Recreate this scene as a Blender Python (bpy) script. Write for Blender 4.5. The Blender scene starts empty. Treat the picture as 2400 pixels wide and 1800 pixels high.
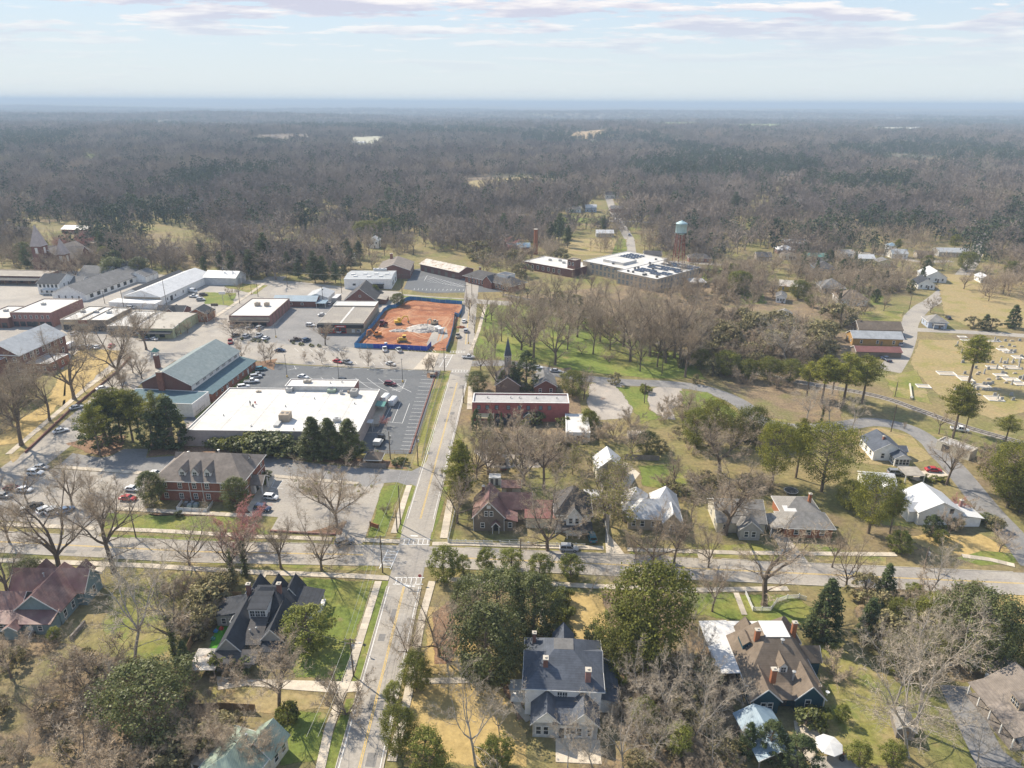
import bpy, bmesh, math, random
from mathutils import Vector, Matrix, noise as mnoise
R = math.radians
scene = bpy.context.scene
COL = scene.collection
# ------------------------------------------------------------------ camera
F_PX, HOR_Y, CAM_H, ROLL = 1664.0, 240.0, 102.0, math.atan(13/2400)
PITCH = math.atan((900-HOR_Y)/F_PX)
SP, CP = math.sin(PITCH), math.cos(PITCH)
SR, CR = math.sin(ROLL), math.cos(ROLL)
cam = bpy.data.cameras.new('camera')
cam.sensor_fit = 'HORIZONTAL'; cam.sensor_width = 36.0; cam.lens = 36.0*F_PX/2400
cam.clip_start = 1.0; cam.clip_end = 120000.0
cam_o = bpy.data.objects.new('camera', cam); COL.objects.link(cam_o)
R0, U0, F0 = Vector((1,0,0)), Vector((0,SP,CP)), Vector((0,CP,-SP))
rv = R0*CR + U0*SR; uv_ = U0*CR - R0*SR
cam_o.matrix_world = Matrix(((rv.x,uv_.x,-F0.x,0),(rv.y,uv_.y,-F0.y,0),(rv.z,uv_.z,-F0.z,CAM_H),(0,0,0,1)))
scene.camera = cam_o
# ------------------------------------------------------------------ sun, sky, exposure
SUN_DIR = Vector((-8.7, 7.2, 10.3)).normalized()
sun = bpy.data.lights.new('sun', 'SUN'); sun.energy = 4.9; sun.angle = R(0.6); sun.color = (1.0, .90, .745)
sun_o = bpy.data.objects.new('sun', sun); COL.objects.link(sun_o)
sun_o.rotation_euler = SUN_DIR.to_track_quat('Z', 'Y').to_euler(); sun_o.location = (-80, 80, 200)
world = bpy.data.worlds.new('World'); scene.world = world; world.use_nodes = True
def nd(t, kind, **kw):
    n = t.nodes.new(kind)
    for k, v in kw.items():
        if k in n.inputs: n.inputs[k].default_value = v
        else: setattr(n, k, v)
    return n
def build_world():
    t = world.node_tree; t.nodes.clear(); L = t.links.new
    out = nd(t, 'ShaderNodeOutputWorld'); bg = nd(t, 'ShaderNodeBackground')
    sky = nd(t, 'ShaderNodeTexSky', sky_type='NISHITA', sun_disc=False)
    sky.sun_elevation = math.asin(SUN_DIR.z); sky.sun_rotation = math.atan2(SUN_DIR.x, SUN_DIR.y)
    sky.altitude = 250; sky.air_density = 1.15; sky.dust_density = .25; sky.ozone_density = 1.0
    tc = nd(t, 'ShaderNodeTexCoord'); sep = nd(t, 'ShaderNodeSeparateXYZ'); L(tc.outputs['Generated'], sep.inputs[0])
    mz = nd(t, 'ShaderNodeMath', operation='MAXIMUM'); L(sep.outputs['Z'], mz.inputs[0]); mz.inputs[1].default_value = 0.004
    az = nd(t, 'ShaderNodeMath', operation='ADD'); L(mz.outputs[0], az.inputs[0]); az.inputs[1].default_value = 0.07
    dx = nd(t, 'ShaderNodeMath', operation='DIVIDE'); L(sep.outputs['X'], dx.inputs[0]); L(az.outputs[0], dx.inputs[1])
    dy = nd(t, 'ShaderNodeMath', operation='DIVIDE'); L(sep.outputs['Y'], dy.inputs[0]); L(az.outputs[0], dy.inputs[1])
    comb = nd(t, 'ShaderNodeCombineXYZ'); L(dx.outputs[0], comb.inputs[0]); L(dy.outputs[0], comb.inputs[1])
    mp = nd(t, 'ShaderNodeMapping'); L(comb.outputs[0], mp.inputs[0]); mp.inputs['Location'].default_value = (CLOUD_X, CLOUD_Y, 0); mp.inputs['Scale'].default_value = (.7, 1.0, 1)
    n1 = nd(t, 'ShaderNodeTexNoise', Scale=1.7, Detail=12.0, Roughness=.6); L(mp.outputs[0], n1.inputs['Vector'])
    n2 = nd(t, 'ShaderNodeTexNoise', Scale=.3, Detail=3.0, Roughness=.5); L(mp.outputs[0], n2.inputs['Vector'])
    mul = nd(t, 'ShaderNodeMath', operation='MULTIPLY_ADD'); L(n2.outputs[0], mul.inputs[0]); mul.inputs[1].default_value = .7; L(n1.outputs[0], mul.inputs[2])
    rmp = nd(t, 'ShaderNodeMapRange'); L(mul.outputs[0], rmp.inputs[0]); rmp.interpolation_type = 'SMOOTHSTEP'
    rmp.inputs[1].default_value = .85; rmp.inputs[2].default_value = .925
    # thin veil: a pale layer everywhere, thicker low down where the air is looked through longways
    veil = nd(t, 'ShaderNodeMapRange'); L(mz.outputs[0], veil.inputs[0]); veil.interpolation_type = 'SMOOTHSTEP'
    veil.inputs[1].default_value = 0; veil.inputs[2].default_value = .65; veil.inputs[3].default_value = .98; veil.inputs[4].default_value = .15
    vm = nd(t, 'ShaderNodeMixRGB'); L(veil.outputs[0], vm.inputs[0]); L(sky.outputs[0], vm.inputs[1])
    vh = nd(t, 'ShaderNodeMapRange'); L(mz.outputs[0], vh.inputs[0]); vh.inputs[1].default_value = 0; vh.inputs[2].default_value = .17
    vc = nd(t, 'ShaderNodeMixRGB'); L(vh.outputs[0], vc.inputs[0]); vc.inputs[1].default_value = VEIL; vc.inputs[2].default_value = VEIL_HIGH; L(vc.outputs[0], vm.inputs[2])
    # cloud colour: white, with lilac-grey shade painted into the bases
    # the same clouds sampled a little higher up: where cloud hangs above, this is its shaded base
    up = nd(t, 'ShaderNodeVectorMath', operation='ADD'); L(mp.outputs[0], up.inputs[0]); up.inputs[1].default_value = (-.03, -.24, 0)
    n3 = nd(t, 'ShaderNodeTexNoise', Scale=1.7, Detail=8.0, Roughness=.6); L(up.outputs[0], n3.inputs['Vector'])
    mul3 = nd(t, 'ShaderNodeMath', operation='MULTIPLY_ADD'); L(n2.outputs[0], mul3.inputs[0]); mul3.inputs[1].default_value = .7; L(n3.outputs[0], mul3.inputs[2])
    shade = nd(t, 'ShaderNodeMapRange'); L(mul3.outputs[0], shade.inputs[0]); shade.inputs[1].default_value = .82; shade.inputs[2].default_value = .97
    cc = nd(t, 'ShaderNodeMixRGB'); L(shade.outputs[0], cc.inputs[0]); cc.inputs[1].default_value = CLOUD_W; cc.inputs[2].default_value = CLOUD_G
    fac = nd(t, 'ShaderNodeMath', operation='MULTIPLY'); L(rmp.outputs[0], fac.inputs[0])
    fade = nd(t, 'ShaderNodeMapRange'); L(mz.outputs[0], fade.inputs[0]); fade.interpolation_type = 'SMOOTHSTEP'
    fade.inputs[1].default_value = .035; fade.inputs[2].default_value = .115; fade.inputs[3].default_value = .10; fade.inputs[4].default_value = .92
    L(fade.outputs[0], fac.inputs[1])
    cm = nd(t, 'ShaderNodeMixRGB'); L(fac.outputs[0], cm.inputs[0]); L(vm.outputs[0], cm.inputs[1]); L(cc.outputs[0], cm.inputs[2])
    L(cm.outputs[0], bg.inputs[0]); bg.inputs[1].default_value = SKY_STRENGTH
    L(bg.outputs[0], out.inputs[0])
SKY_STRENGTH = .14
CLOUD_X, CLOUD_Y = 20.142, 1.921
VEIL = (3.95, 4.2, 4.15, 1); VEIL_HIGH = (2.45, 3.3, 4.3, 1); CLOUD_W = (5.0, 4.75, 4.65, 1); CLOUD_G = (3.2, 3.2, 3.8, 1)
build_world()
scene.view_settings.view_transform = 'Standard'; scene.view_settings.look = 'None'
scene.view_settings.gamma = 1.0; scene.view_settings.use_curve_mapping = False
scene.view_settings.exposure = 0.60
cy = scene.cycles
cy.max_bounces = 4; cy.diffuse_bounces = 2; cy.glossy_bounces = 2; cy.transmission_bounces = 3; cy.transparent_max_bounces = 8
cy.volume_bounces = 0; cy.caustics_reflective = False; cy.caustics_refractive = False
cy.use_denoising = True
try: cy.denoiser = 'OPENIMAGEDENOISE'; cy.denoising_prefilter = 'ACCURATE'
except Exception: pass
# ------------------------------------------------------------------ helpers
rnd = random.Random(7)
def P(px, py, z=0.0):
    """ground (or height z) point seen at photograph pixel px, py (2400 x 1800)"""
    dx, dy = px-1200, py-900
    u, v = (dx*CR+dy*SR)/F_PX, (-dx*SR+dy*CR)/F_PX
    t = (CAM_H-z)/(SP+v*CP)
    return Vector((u*t, (CP-v*SP)*t, z))
def height_at(bx, by, ty):
    p = P(bx, by); v = (ty-900-(bx-1200)*SR)/F_PX
    return CAM_H - p.y*(SP+v*CP)/(CP-v*SP)
def to_px(p):
    d = Vector(p)-Vector((0,0,CAM_H)); f = d.dot(F0)
    return 1200+F_PX*d.dot(rv)/f, 900-F_PX*d.dot(uv_)/f
MATS = {}
def mat(name, col, rough=.85, var=.16, scale=.5, col2=None, mix=(.45,.62), mscale=.12, metal=0.0, spec=.25, bump=0.0, bscale=6.0, rand=0.0, isl=0.0, edge=False, stripe=None, trans=0.0, detail=4.0, extra=None):
    """principled material: base colour varied by world-space noise, optional second colour in patches, optional stripes"""
    m = bpy.data.materials.new(name); m.use_nodes = True; t = m.node_tree; t.nodes.clear(); L = t.links.new
    out = nd(t, 'ShaderNodeOutputMaterial'); b = nd(t, 'ShaderNodeBsdfPrincipled')
    b.inputs['Roughness'].default_value = rough; b.inputs['Metallic'].default_value = metal; b.inputs['Specular IOR Level'].default_value = spec
    g = nd(t, 'ShaderNodeNewGeometry'); pos = g.outputs['Position']
    c = nd(t, 'ShaderNodeRGB'); c.outputs[0].default_value = (*col, 1); cur = c.outputs[0]
    def noise(sc, det=4.0, ro=.6):
        n = nd(t, 'ShaderNodeTexNoise', Scale=sc, Detail=det, Roughness=ro); L(pos, n.inputs['Vector']); return n.outputs[0]
    def rng(x, a, b_, c_=0.0, d_=1.0):
        r = nd(t, 'ShaderNodeMapRange'); L(x, r.inputs[0])
        for i, q in enumerate((a, b_, c_, d_)): r.inputs[i+1].default_value = q
        return r.outputs[0]
    layers = [] if col2 is None else ([(col2, mix, mscale)] if not isinstance(col2, list) else col2)
    for (k2, mx, ms) in layers:
        mr = nd(t, 'ShaderNodeMixRGB'); L(rng(noise(ms, 6.0, .62), *mx), mr.inputs[0]); L(cur, mr.inputs[1]); mr.inputs[2].default_value = (*k2, 1); cur = mr.outputs[0]
    if stripe:
        sc, ang, amt = stripe
        mp = nd(t, 'ShaderNodeMapping'); L(pos, mp.inputs[0]); mp.inputs['Rotation'].default_value = ang
        w = nd(t, 'ShaderNodeTexWave', Scale=sc, Distortion=.15); L(mp.outputs[0], w.inputs[0]); w.bands_direction = 'X'
        mu = nd(t, 'ShaderNodeMixRGB', blend_type='MULTIPLY'); mu.inputs[0].default_value = 1; L(cur, mu.inputs[1]); L(rng(w.outputs['Fac'], 0, .25, 1-amt, 1), mu.inputs[2]); cur = mu.outputs[0]
    if var:
        mu = nd(t, 'ShaderNodeMixRGB', blend_type='MULTIPLY'); mu.inputs[0].default_value = 1; L(cur, mu.inputs[1])
        L(rng(noise(scale, detail, .68), .25, .75, 1-var*1.6, 1+var*1.6), mu.inputs[2]); cur = mu.outputs[0]
    if rand:
        oi = nd(t, 'ShaderNodeObjectInfo'); mu = nd(t, 'ShaderNodeMixRGB', blend_type='MULTIPLY'); mu.inputs[0].default_value = 1
        L(cur, mu.inputs[1]); L(rng(oi.outputs['Random'], 0, 1, 1-rand, 1+rand), mu.inputs[2]); cur = mu.outputs[0]
    if isl:
        mu = nd(t, 'ShaderNodeMixRGB', blend_type='MULTIPLY'); mu.inputs[0].default_value = 1; L(cur, mu.inputs[1]); L(rng(g.outputs['Random Per Island'], 0, 1, 1-isl, 1+isl), mu.inputs[2]); cur = mu.outputs[0]
    L(cur, b.inputs['Base Color'])
    if bump:
        bp = nd(t, 'ShaderNodeBump', Strength=bump, Distance=.12); L(noise(bscale, 5.0), bp.inputs['Height']); L(bp.outputs[0], b.inputs['Normal'])
    sh = b.outputs[0]
    if trans:
        tl = nd(t, 'ShaderNodeBsdfTranslucent'); L(cur, tl.inputs[0]); ms_ = nd(t, 'ShaderNodeMixShader'); ms_.inputs[0].default_value = trans
        L(sh, ms_.inputs[1]); L(tl.outputs[0], ms_.inputs[2]); sh = ms_.outputs[0]
    if edge: # ragged, thinning border where the sheet's edge weight falls off
        at = nd(t, 'ShaderNodeAttribute', attribute_name='inside'); ad = nd(t, 'ShaderNodeMath', operation='MULTIPLY_ADD'); L(noise(.9, 5.0, .7), ad.inputs[0]); ad.inputs[1].default_value = 1.5; 
        sb = nd(t, 'ShaderNodeMath', operation='SUBTRACT'); L(at.outputs['Fac'], sb.inputs[0]); sb.inputs[1].default_value = .75; L(sb.outputs[0], ad.inputs[2])
        tp = nd(t, 'ShaderNodeBsdfTransparent'); mx = nd(t, 'ShaderNodeMixShader'); L(rng(ad.outputs[0], .38, .62), mx.inputs[0]); L(tp.outputs[0], mx.inputs[1]); L(sh, mx.inputs[2]); sh = mx.outputs[0]
    L(sh, out.inputs[0]); MATS[name] = m
    return m
def link(o, parent=None):
    COL.objects.link(o)
    if parent is not None: o.parent = parent
    return o
def mesh(name, verts, faces, m, smooth=False, midx=None):
    me = bpy.data.meshes.new(name); me.from_pydata([tuple(v) for v in verts], [], faces)
    ms = m if isinstance(m, (list, tuple)) else [m]
    for k in ms: me.materials.append(MATS[k] if isinstance(k, str) else k)
    if midx: me.polygons.foreach_set('material_index', midx)
    if smooth: me.polygons.foreach_set('use_smooth', [True]*len(faces))
    me.update(); return me
def obj(name, me, parent=None, loc=None, rz=None):
    o = bpy.data.objects.new(name, me); link(o, parent)
    if loc is not None: o.location = loc
    if rz is not None: o.rotation_euler = (0, 0, rz)
    return o
def tag(o, label, cat, group=None):
    o['label'] = label; o['category'] = cat
    if group: o['group'] = group
    return o
def empty(name, loc, rz=0.0):
    o = bpy.data.objects.new(name, None); link(o); o.location = loc; o.rotation_euler = (0, 0, rz); o.empty_display_size = .3
    return o
def struct(name, me, label=None):
    o = obj(name, me); o['kind'] = 'structure'
    if label: o['label'] = label
    return o
class MB:
    """collects shapes into one mesh"""
    def __init__(s): s.v = []; s.f = []; s.mi = []
    def add(s, vs, fs, mi=0):
        n = len(s.v); s.v += [tuple(q) for q in vs]; s.f += [tuple(i+n for i in f) for f in fs]; s.mi += [mi]*len(fs); return s
    def box(s, x0, x1, y0, y1, z0, z1, mi=0):
        return s.add([(x0,y0,z0),(x1,y0,z0),(x1,y1,z0),(x0,y1,z0),(x0,y0,z1),(x1,y0,z1),(x1,y1,z1),(x0,y1,z1)],
                     [(0,3,2,1),(4,5,6,7),(0,1,5,4),(1,2,6,5),(2,3,7,6),(3,0,4,7)], mi)
    def bar(s, a, b, w, h, mi=0, z_up=Vector((0,0,1))):
        a, b = Vector(a), Vector(b); d = (b-a).normalized(); sx = d.cross(z_up)
        if sx.length < 1e-4: sx = Vector((1,0,0))
        sx.normalize(); up = sx.cross(d); vs = []
        for p in (a, b):
            for (i, j) in ((-1,-1),(1,-1),(1,1),(-1,1)): vs.append(p+sx*w/2*i+up*h/2*j)
        return s.add(vs, [(3,2,1,0),(4,5,6,7),(0,1,5,4),(1,2,6,5),(2,3,7,6),(3,0,4,7)], mi)
    def tube(s, pts, rad, n=6, mi=0, cap=True):
        pts = [Vector(p) for p in pts]; rr = rad if isinstance(rad, (list, tuple)) else [rad]*len(pts); base = len(s.v); ref = Vector((0,0,1)); vs = []; fs = []
        for i, p in enumerate(pts):
            d = (pts[min(i+1, len(pts)-1)]-pts[max(i-1, 0)]).normalized()
            a = d.cross(ref if abs(d.z) < .9 else Vector((1,0,0))).normalized(); b = d.cross(a)
            for k in range(n):
                q = 2*math.pi*k/n; vs.append(p+(a*math.cos(q)+b*math.sin(q))*rr[i])
        for i in range(len(pts)-1):
            for k in range(n):
                k2 = (k+1) % n; fs.append((i*n+k, (i+1)*n+k, (i+1)*n+k2, i*n+k2))
        if cap: fs.append(tuple(range(n))); m_ = (len(pts)-1)*n; fs.append(tuple(m_+k for k in reversed(range(n))))
        return s.add(vs, fs, mi)
    def lathe(s, prof, n=12, mi=0, c=(0,0,0)):
        vs = []; fs = []
        for (r, z) in prof:
            for k in range(n):
                q = 2*math.pi*k/n; vs.append((c[0]+r*math.cos(q), c[1]+r*math.sin(q), c[2]+z))
        for i in range(len(prof)-1):
            for k in range(n):
                k2 = (k+1) % n; fs.append((i*n+k, i*n+k2, (i+1)*n+k2, (i+1)*n+k))
        fs.append(tuple(reversed(range(n)))); m_ = (len(prof)-1)*n; fs.append(tuple(m_+k for k in range(n)))
        return s.add(vs, fs, mi)
    def slab(s, vs, fs, t, mi=0):
        """thick sheet: faces given on top, copied t below, closed at the rim"""
        n = len(vs); lo = [(v[0], v[1], v[2]-t) for v in vs]; edges = {}
        for f in fs:
            for i in range(len(f)): edges[(f[i], f[(i+1) % len(f)])] = 1
        side = [(a, a+n, b+n, b) for (a, b) in edges if (b, a) not in edges]
        return s.add(list(vs)+lo, list(fs)+[tuple(i+n for i in reversed(f)) for f in fs]+[tuple(reversed(q)) for q in side], mi)
    def build(s, name, m, parent=None, smooth=False):
        return obj(name, mesh(name, s.v, s.f, m, smooth, s.mi), parent)
ZSTEP = [0.0]
def zs(z):
    ZSTEP[0] += .00035; return z+ZSTEP[0]
def sheet(name, pts, m, z, label=None):
    """flat ground polygon from photograph pixels, edges slightly uneven"""
    vs = []; z = zs(z)
    for i, a in enumerate(pts):
        pa = P(*a); pb = P(*pts[(i+1) % len(pts)]); n = max(1, int((pb-pa).length/4)); 
        for k in range(n):
            q = pa.lerp(pb, k/n); vs.append((q.x, q.y, z))
    me = bpy.data.meshes.new(name); bm = bmesh.new(); f = bm.faces.new([bm.verts.new(v) for v in vs]); bm.normal_update()
    bmesh.ops.triangulate(bm, faces=[f]); bmesh.ops.recalc_face_normals(bm, faces=bm.faces)
    for q in bm.faces:
        if q.normal.z < 0: q.normal_flip()
    bm.to_mesh(me); bm.free(); me.materials.append(MATS[m])
    return struct(name, me, label)
def lawn(name, pts, m, z, wob=.5, label=None):
    z = zs(z); vs = []; k_ = len(pts); r_ = random.Random(sum(int(a[0]) for a in pts))
    for i, a in enumerate(pts):
        pa = P(*a); pb = P(*pts[(i+1) % k_]); d = pb-pa; n = max(1, int(d.length/2.5)); s_ = Vector((-d.y, d.x, 0)).normalized() if d.length > 0 else Vector()
        for k in range(n):
            q = pa.lerp(pb, k/n)+s_*(r_.uniform(-1, 1)*min(wob, .5)); vs.append((q.x, q.y, z))
    me = bpy.data.meshes.new(name); bm = bmesh.new(); la = bm.verts.layers.float.new('inside'); outer = [bm.verts.new(v) for v in vs]; f = bm.faces.new(outer); bm.normal_update()
    if wob >= .4:
        bmesh.ops.inset_region(bm, faces=[f], thickness=1.3 if wob >= .6 else .9, use_even_offset=False, use_boundary=True)
        for v in bm.verts: v[la] = 0.0 if v.is_boundary else 1.0
    else:
        for v in bm.verts: v[la] = 1.0
    bmesh.ops.triangulate(bm, faces=list(bm.faces))
    bm.normal_update()
    for q in bm.faces:
        if q.normal.z < 0: q.normal_flip()
    bm.to_mesh(me); bm.free(); me.materials.append(MATS[m])
    return struct(name, me, label)
def offset_line(pts, o):
    out = []
    for i, p in enumerate(pts):
        d = (pts[min(i+1, len(pts)-1)]-pts[max(i-1, 0)]); d.z = 0; d.normalize(); out.append(p+Vector((d.y, -d.x, 0))*o)
    return out
def resample(pts, step):
    out = [pts[0].copy()]
    for a, b in zip(pts, pts[1:]):
        n = max(1, int(round((b-a).length/step)))
        for k in range(1, n+1): out.append(a.lerp(b, k/n))
    return out
def smooth_line(pts, n=6):
    if len(pts) < 3: return [Vector(p) for p in pts]
    q = [pts[0]*2-pts[1]]+list(pts)+[pts[-1]*2-pts[-2]]; out = []
    for i in range(1, len(q)-2):
        for k in range(n):
            t = k/n; a, b, c, d = q[i-1], q[i], q[i+1], q[i+2]
            out.append(.5*((2*b)+(c-a)*t+(2*a-5*b+4*c-d)*t*t+(3*b-a-3*c+d)*t**3))
    out.append(q[-2].copy()); return out
def strip_mesh(name, line, o0, o1, m, z, z1=None):
    a = offset_line(line, o0); b = offset_line(line, o1); vs = []; fs = []
    for p, q in zip(a, b): vs += [(p.x, p.y, z), (q.x, q.y, z)]
    if z1 is None:
        for i in range(len(a)-1): fs.append((2*i, 2*i+1, 2*i+3, 2*i+2))
        return mesh(name, vs, fs, m)
    mb = MB(); n = len(vs)
    for i in range(len(a)-1): fs.append((2*i, 2*i+1, 2*i+3, 2*i+2))
    top = [(v[0], v[1], z1) for v in vs]; mb.slab(top, fs, z1-z); return mesh(name, mb.v, mb.f, m)
def road(name, px, width, m, z, label=None, curve=True):
    line = [P(*q) if not isinstance(q, Vector) else q for q in px]
    if curve: line = smooth_line(line)
    line = resample(line, 6.0)
    return struct(name, strip_mesh(name, line, -width/2, width/2, m, z), label), line
# ------------------------------------------------------------------ materials
GREEN=(.14,.175,.036); TAN=(.315,.245,.12); LITTER=(.19,.14,.085); GOLD=(.42,.305,.125)
mat('ground', (.235,.185,.085), .95, .25, .8, [((.15,.155,.045),(.42,.62),.045), (LITTER,(.5,.68),.03), ((.30,.235,.11),(.55,.7),.09)], bump=.5)
mat('far_ground', (.17,.13,.095), .95, .3, .02, [((.20,.165,.075),(.5,.64),.0022), ((.07,.085,.04),(.52,.62),.0014)])
mat('grass_green', GREEN, .95, .24, 1.1, [((.22,.21,.055),(.46,.66),.10), (TAN,(.60,.74),.16)], edge=True, bump=.6)
mat('grass_mixed', (.20,.195,.05), .95, .24, 1.1, [(TAN,(.44,.62),.09), (GREEN,(.52,.66),.13)], edge=True, bump=.6)
mat('grass_tan', TAN, .95, .2, 1.0, [((.24,.215,.065),(.50,.68),.08), ((.36,.25,.12),(.55,.7),.2)], edge=True, bump=.5)
mat('grass_gold', GOLD, .95, .18, .9, [((.36,.26,.10),(.5,.7),.12)], edge=True, bump=.5)
mat('park_grass', (.16,.20,.04), .95, .22, .9, [((.235,.22,.065),(.48,.64),.05), ((.26,.20,.085),(.60,.74),.11)], edge=True, bump=.6)
mat('leaf_litter', (.205,.15,.095), .95, .3, 1.3, [((.27,.20,.115),(.45,.65),.2), ((.17,.16,.06),(.5,.68),.06)], edge=True, bump=.7)
mat('mulch', (.25,.155,.095), .95, .3, 1.6, [((.19,.11,.065),(.45,.65),.3)], edge=True, bump=.6)
mat('asphalt', (.355,.32,.272), .9, .12, 1.5, [((.26,.24,.22),(.45,.7),.07), ((.385,.355,.315),(.55,.75),.16), ((.225,.21,.195),(.63,.66),.12)])
mat('asphalt_mid', (.24,.23,.22), .9, .12, 1.2, [((.18,.175,.17),(.45,.7),.09), ((.31,.295,.27),(.58,.75),.2)])
mat('asphalt_dark', (.125,.13,.135), .88, .12, 1.2, [((.21,.205,.195),(.62,.70),.09), ((.17,.172,.172),(.50,.72),.06), ((.095,.10,.107),(.55,.75),.16)])
mat('square_paving', (.37,.335,.29), .9, .12, 1.0, [((.27,.25,.225),(.45,.68),.05), ((.42,.385,.335),(.55,.75),.14)])
mat('gravel', (.36,.32,.275), .95, .2, 2.5, [((.45,.40,.34),(.5,.68),.12), ((.40,.25,.15),(.60,.75),.1)], edge=True, bump=.5)
mat('concrete', (.50,.435,.345), .9, .12, 2.0, [((.38,.34,.28),(.5,.72),.25)], rand=.16)
mat('kerb_stone', (.50,.455,.385), .9, .12, 2.0)
mat('clay', (.30,.115,.052), .95, .26, 1.2, [((.41,.20,.105),(.42,.62),.10), ((.235,.085,.042),(.50,.64),.22), ((.36,.24,.15),(.60,.72),.05)], bump=.9, bscale=2.0)
mat('paint_white', (.72,.71,.68), .8, .18, 3.0)
mat('paint_yellow', (.62,.42,.10), .8, .2, 3.0)
mat('ballast', (.29,.26,.225), .95, .3, 3.0, bump=.5)
# ------------------------------------------------------------------ ground sheet to the horizon
def hill(x, y):
    d = math.hypot(x, y)
    if d < 850: return 0.0
    k = min(1, (d-850)/1900); k = k*k*(3-2*k)
    n = mnoise.noise(Vector((x/2100+5.3, y/1500+1.7, .3)))*.6+mnoise.noise(Vector((x/800, y/620, 4.1)))*.28+mnoise.noise(Vector((x/6500+2, y/4200, 9.1)))*.5
    far = min(1, max(0, (d-6000)/16000))
    return k*(n*(40+48*far)+3+16*far) 
def build_ground():
    ys = [-1500, -400, 0]; y = 0
    while y < 70000:
        y += max(14, y*.022) if y < 12000 else y*.035
        ys.append(y)
    us = [i/60 for i in range(-60, 61)]
    vs = []; fs = []; n = len(us)
    for y in ys:
        w = max(900, abs(y)*1.25+500)
        for u in us:
            x = u*w; vs.append((x, y, hill(x, y)+(0 if y < 5000 else mnoise.noise(Vector((x/90, y/200, 2)))*5)))
    for j in range(len(ys)-1):
        for i in range(n-1): fs.append((j*n+i, j*n+i+1, (j+1)*n+i+1, (j+1)*n+i))
    mi = [0 if max(vs[f[0]][1], 0) < 1000 else 1 for f in fs]
    struct('ground', mesh('ground', vs, fs, ['ground', 'far_ground'], True, mi))
build_ground()
# ------------------------------------------------------------------ paved areas, roads
def PX(*a): return list(a)
sheet('town_pavement', [(-60,640),(90,632),(330,640),(560,662),(650,662),(940,684),(948,700),(900,727),(832,812),(700,815),(560,800),(420,838),(330,900),(250,935),(120,850),(-60,830)], 'square_paving', .010)
sheet('market_street_pavement', [(-80,775),(330,778),(520,790),(684,808),(829,815),(1015,827),(1100,832),(1100,868),(1031,869),(958,866),(698,854),(600,846),(540,838),(430,846),(310,838),(-80,830)], 'asphalt', .034)
sheet('shop_parking_lot', [(519,797),(652,804),(682,809),(829,816),(893,724),(760,708),(684,716),(640,770)], 'asphalt_mid', .022)
sheet('store_parking_lot', [(610,849),(690,856),(958,867),(1031,869),(966,1064),(850,1062),(440,1000),(430,985)], 'asphalt_dark', .040)
sheet('depot_parking_lot', [(946,677),(966,632),(995,628),(1100,655),(1165,673),(1178,684),(1000,687)], 'asphalt_dark', .022)
sheet('office_lane', [(130,1097),(170,1062),(236,1073),(262,1068),(290,1052),(348,1052),(342,1073),(420,1068),(600,1063),(668,1075),(736,1086),(826,1095),(916,1100),(965,1104),(1012,1080),(985,1175),(955,1138),(930,1130),(900,1132),(860,1141),(640,1119),(336,1113)], 'asphalt_mid', .028)
sheet('office_parking_lot', [(630,1119),(900,1133),(853,1268),(848,1275),(790,1275),(786,1252),(634,1244),(652,1212),(600,1208),(590,1180)], 'asphalt', .022)
sheet('town_hall_parking_lot', [(-60,1170),(20,1130),(85,1096),(340,1113),(340,1190),(318,1192),(270,1196),(240,1245),(225,1262),(150,1262),(150,1240),(80,1225),(-60,1215)], 'asphalt', .016)
sheet('construction_ground', [(833,812),(881,757),(901,730),(927,722),(953,706),(965,703),(1031,710),(1083,713),(1083,731),(1075,745),(1062,772),(1047,822),(1001,821),(875,814)], 'clay', .046)
for k, pts in enumerate([[(1380,900),(1420,893),(1452,897),(1490,930),(1495,950),(1480,982),(1400,986),(1370,945)], [(1512,915),(1545,905),(1600,907),(1610,940),(1580,960),(1585,985),(1550,985),(1518,958)], [(1130,1025),(1180,1010),(1290,1020),(1320,1080),(1260,1100),(1140,1098),(1108,1060)], [(1430,1070),(1470,1085),(1500,1110),(1470,1150),(1440,1140),(1425,1250),(1465,1300),(1420,1310),(1418,1200),(1405,1120)]]):
    lawn(['gravel_lot','gravel_lot','gravel_yard','driveway'][k], pts, ['gravel','gravel','gravel','concrete'][k], .03, .6 if k < 3 else .15)
AV = [(828,1870),(843,1797),(947,1375),(977,1247),(1075,884),(1088,840),(1096,760),(1103,702),(1108,660)]
av_o, AVL = road('avenue', AV, 7.6, 'asphalt', .052, curve=False)
CS = [(-260,1256),(0,1270),(455,1293),(965,1303),(1450,1324),(1890,1345),(2400,1368),(2600,1377)]
cs_o, CSL = road('cross_street', CS, 8.4, 'asphalt', .058, curve=False)
road('courthouse_street', [(-160,1240),(0,1135),(180,1000),(330,866),(470,775),(600,692),(648,648)], 12.5, 'asphalt', .040, curve=False)
road('park_road', [(1098,852),(1190,852),(1260,863),(1340,882),(1450,895),(1560,900),(1640,909),(1700,928),(1745,952),(1780,985),(1870,1004),(1973,998),(2044,989),(2125,1003),(2180,1036),(2207,1068),(2239,1100),(2315,1193),(2370,1253),(2430,1330)], 7.0, 'asphalt_mid', .046)
road('back_street', [(300,640),(500,660),(640,661),(760,672),(900,690),(1000,699),(1110,706),(1200,712)], 9, 'asphalt', .028)
road('mill_street', [(1480,610),(1475,560),(1440,500),(1425,460)], 8, 'asphalt', .03, curve=False)
road('mill_side_street', [(1300,515),(1500,520),(1560,524)], 7, 'asphalt', .026)
road('village_street', [(1480,618),(1580,614),(1700,622),(1760,632)], 7, 'asphalt', .026)
road('cottage_street', [(1650,722),(1760,722),(1850,722),(2020,718),(2120,722)], 7, 'gravel', .03)
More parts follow.
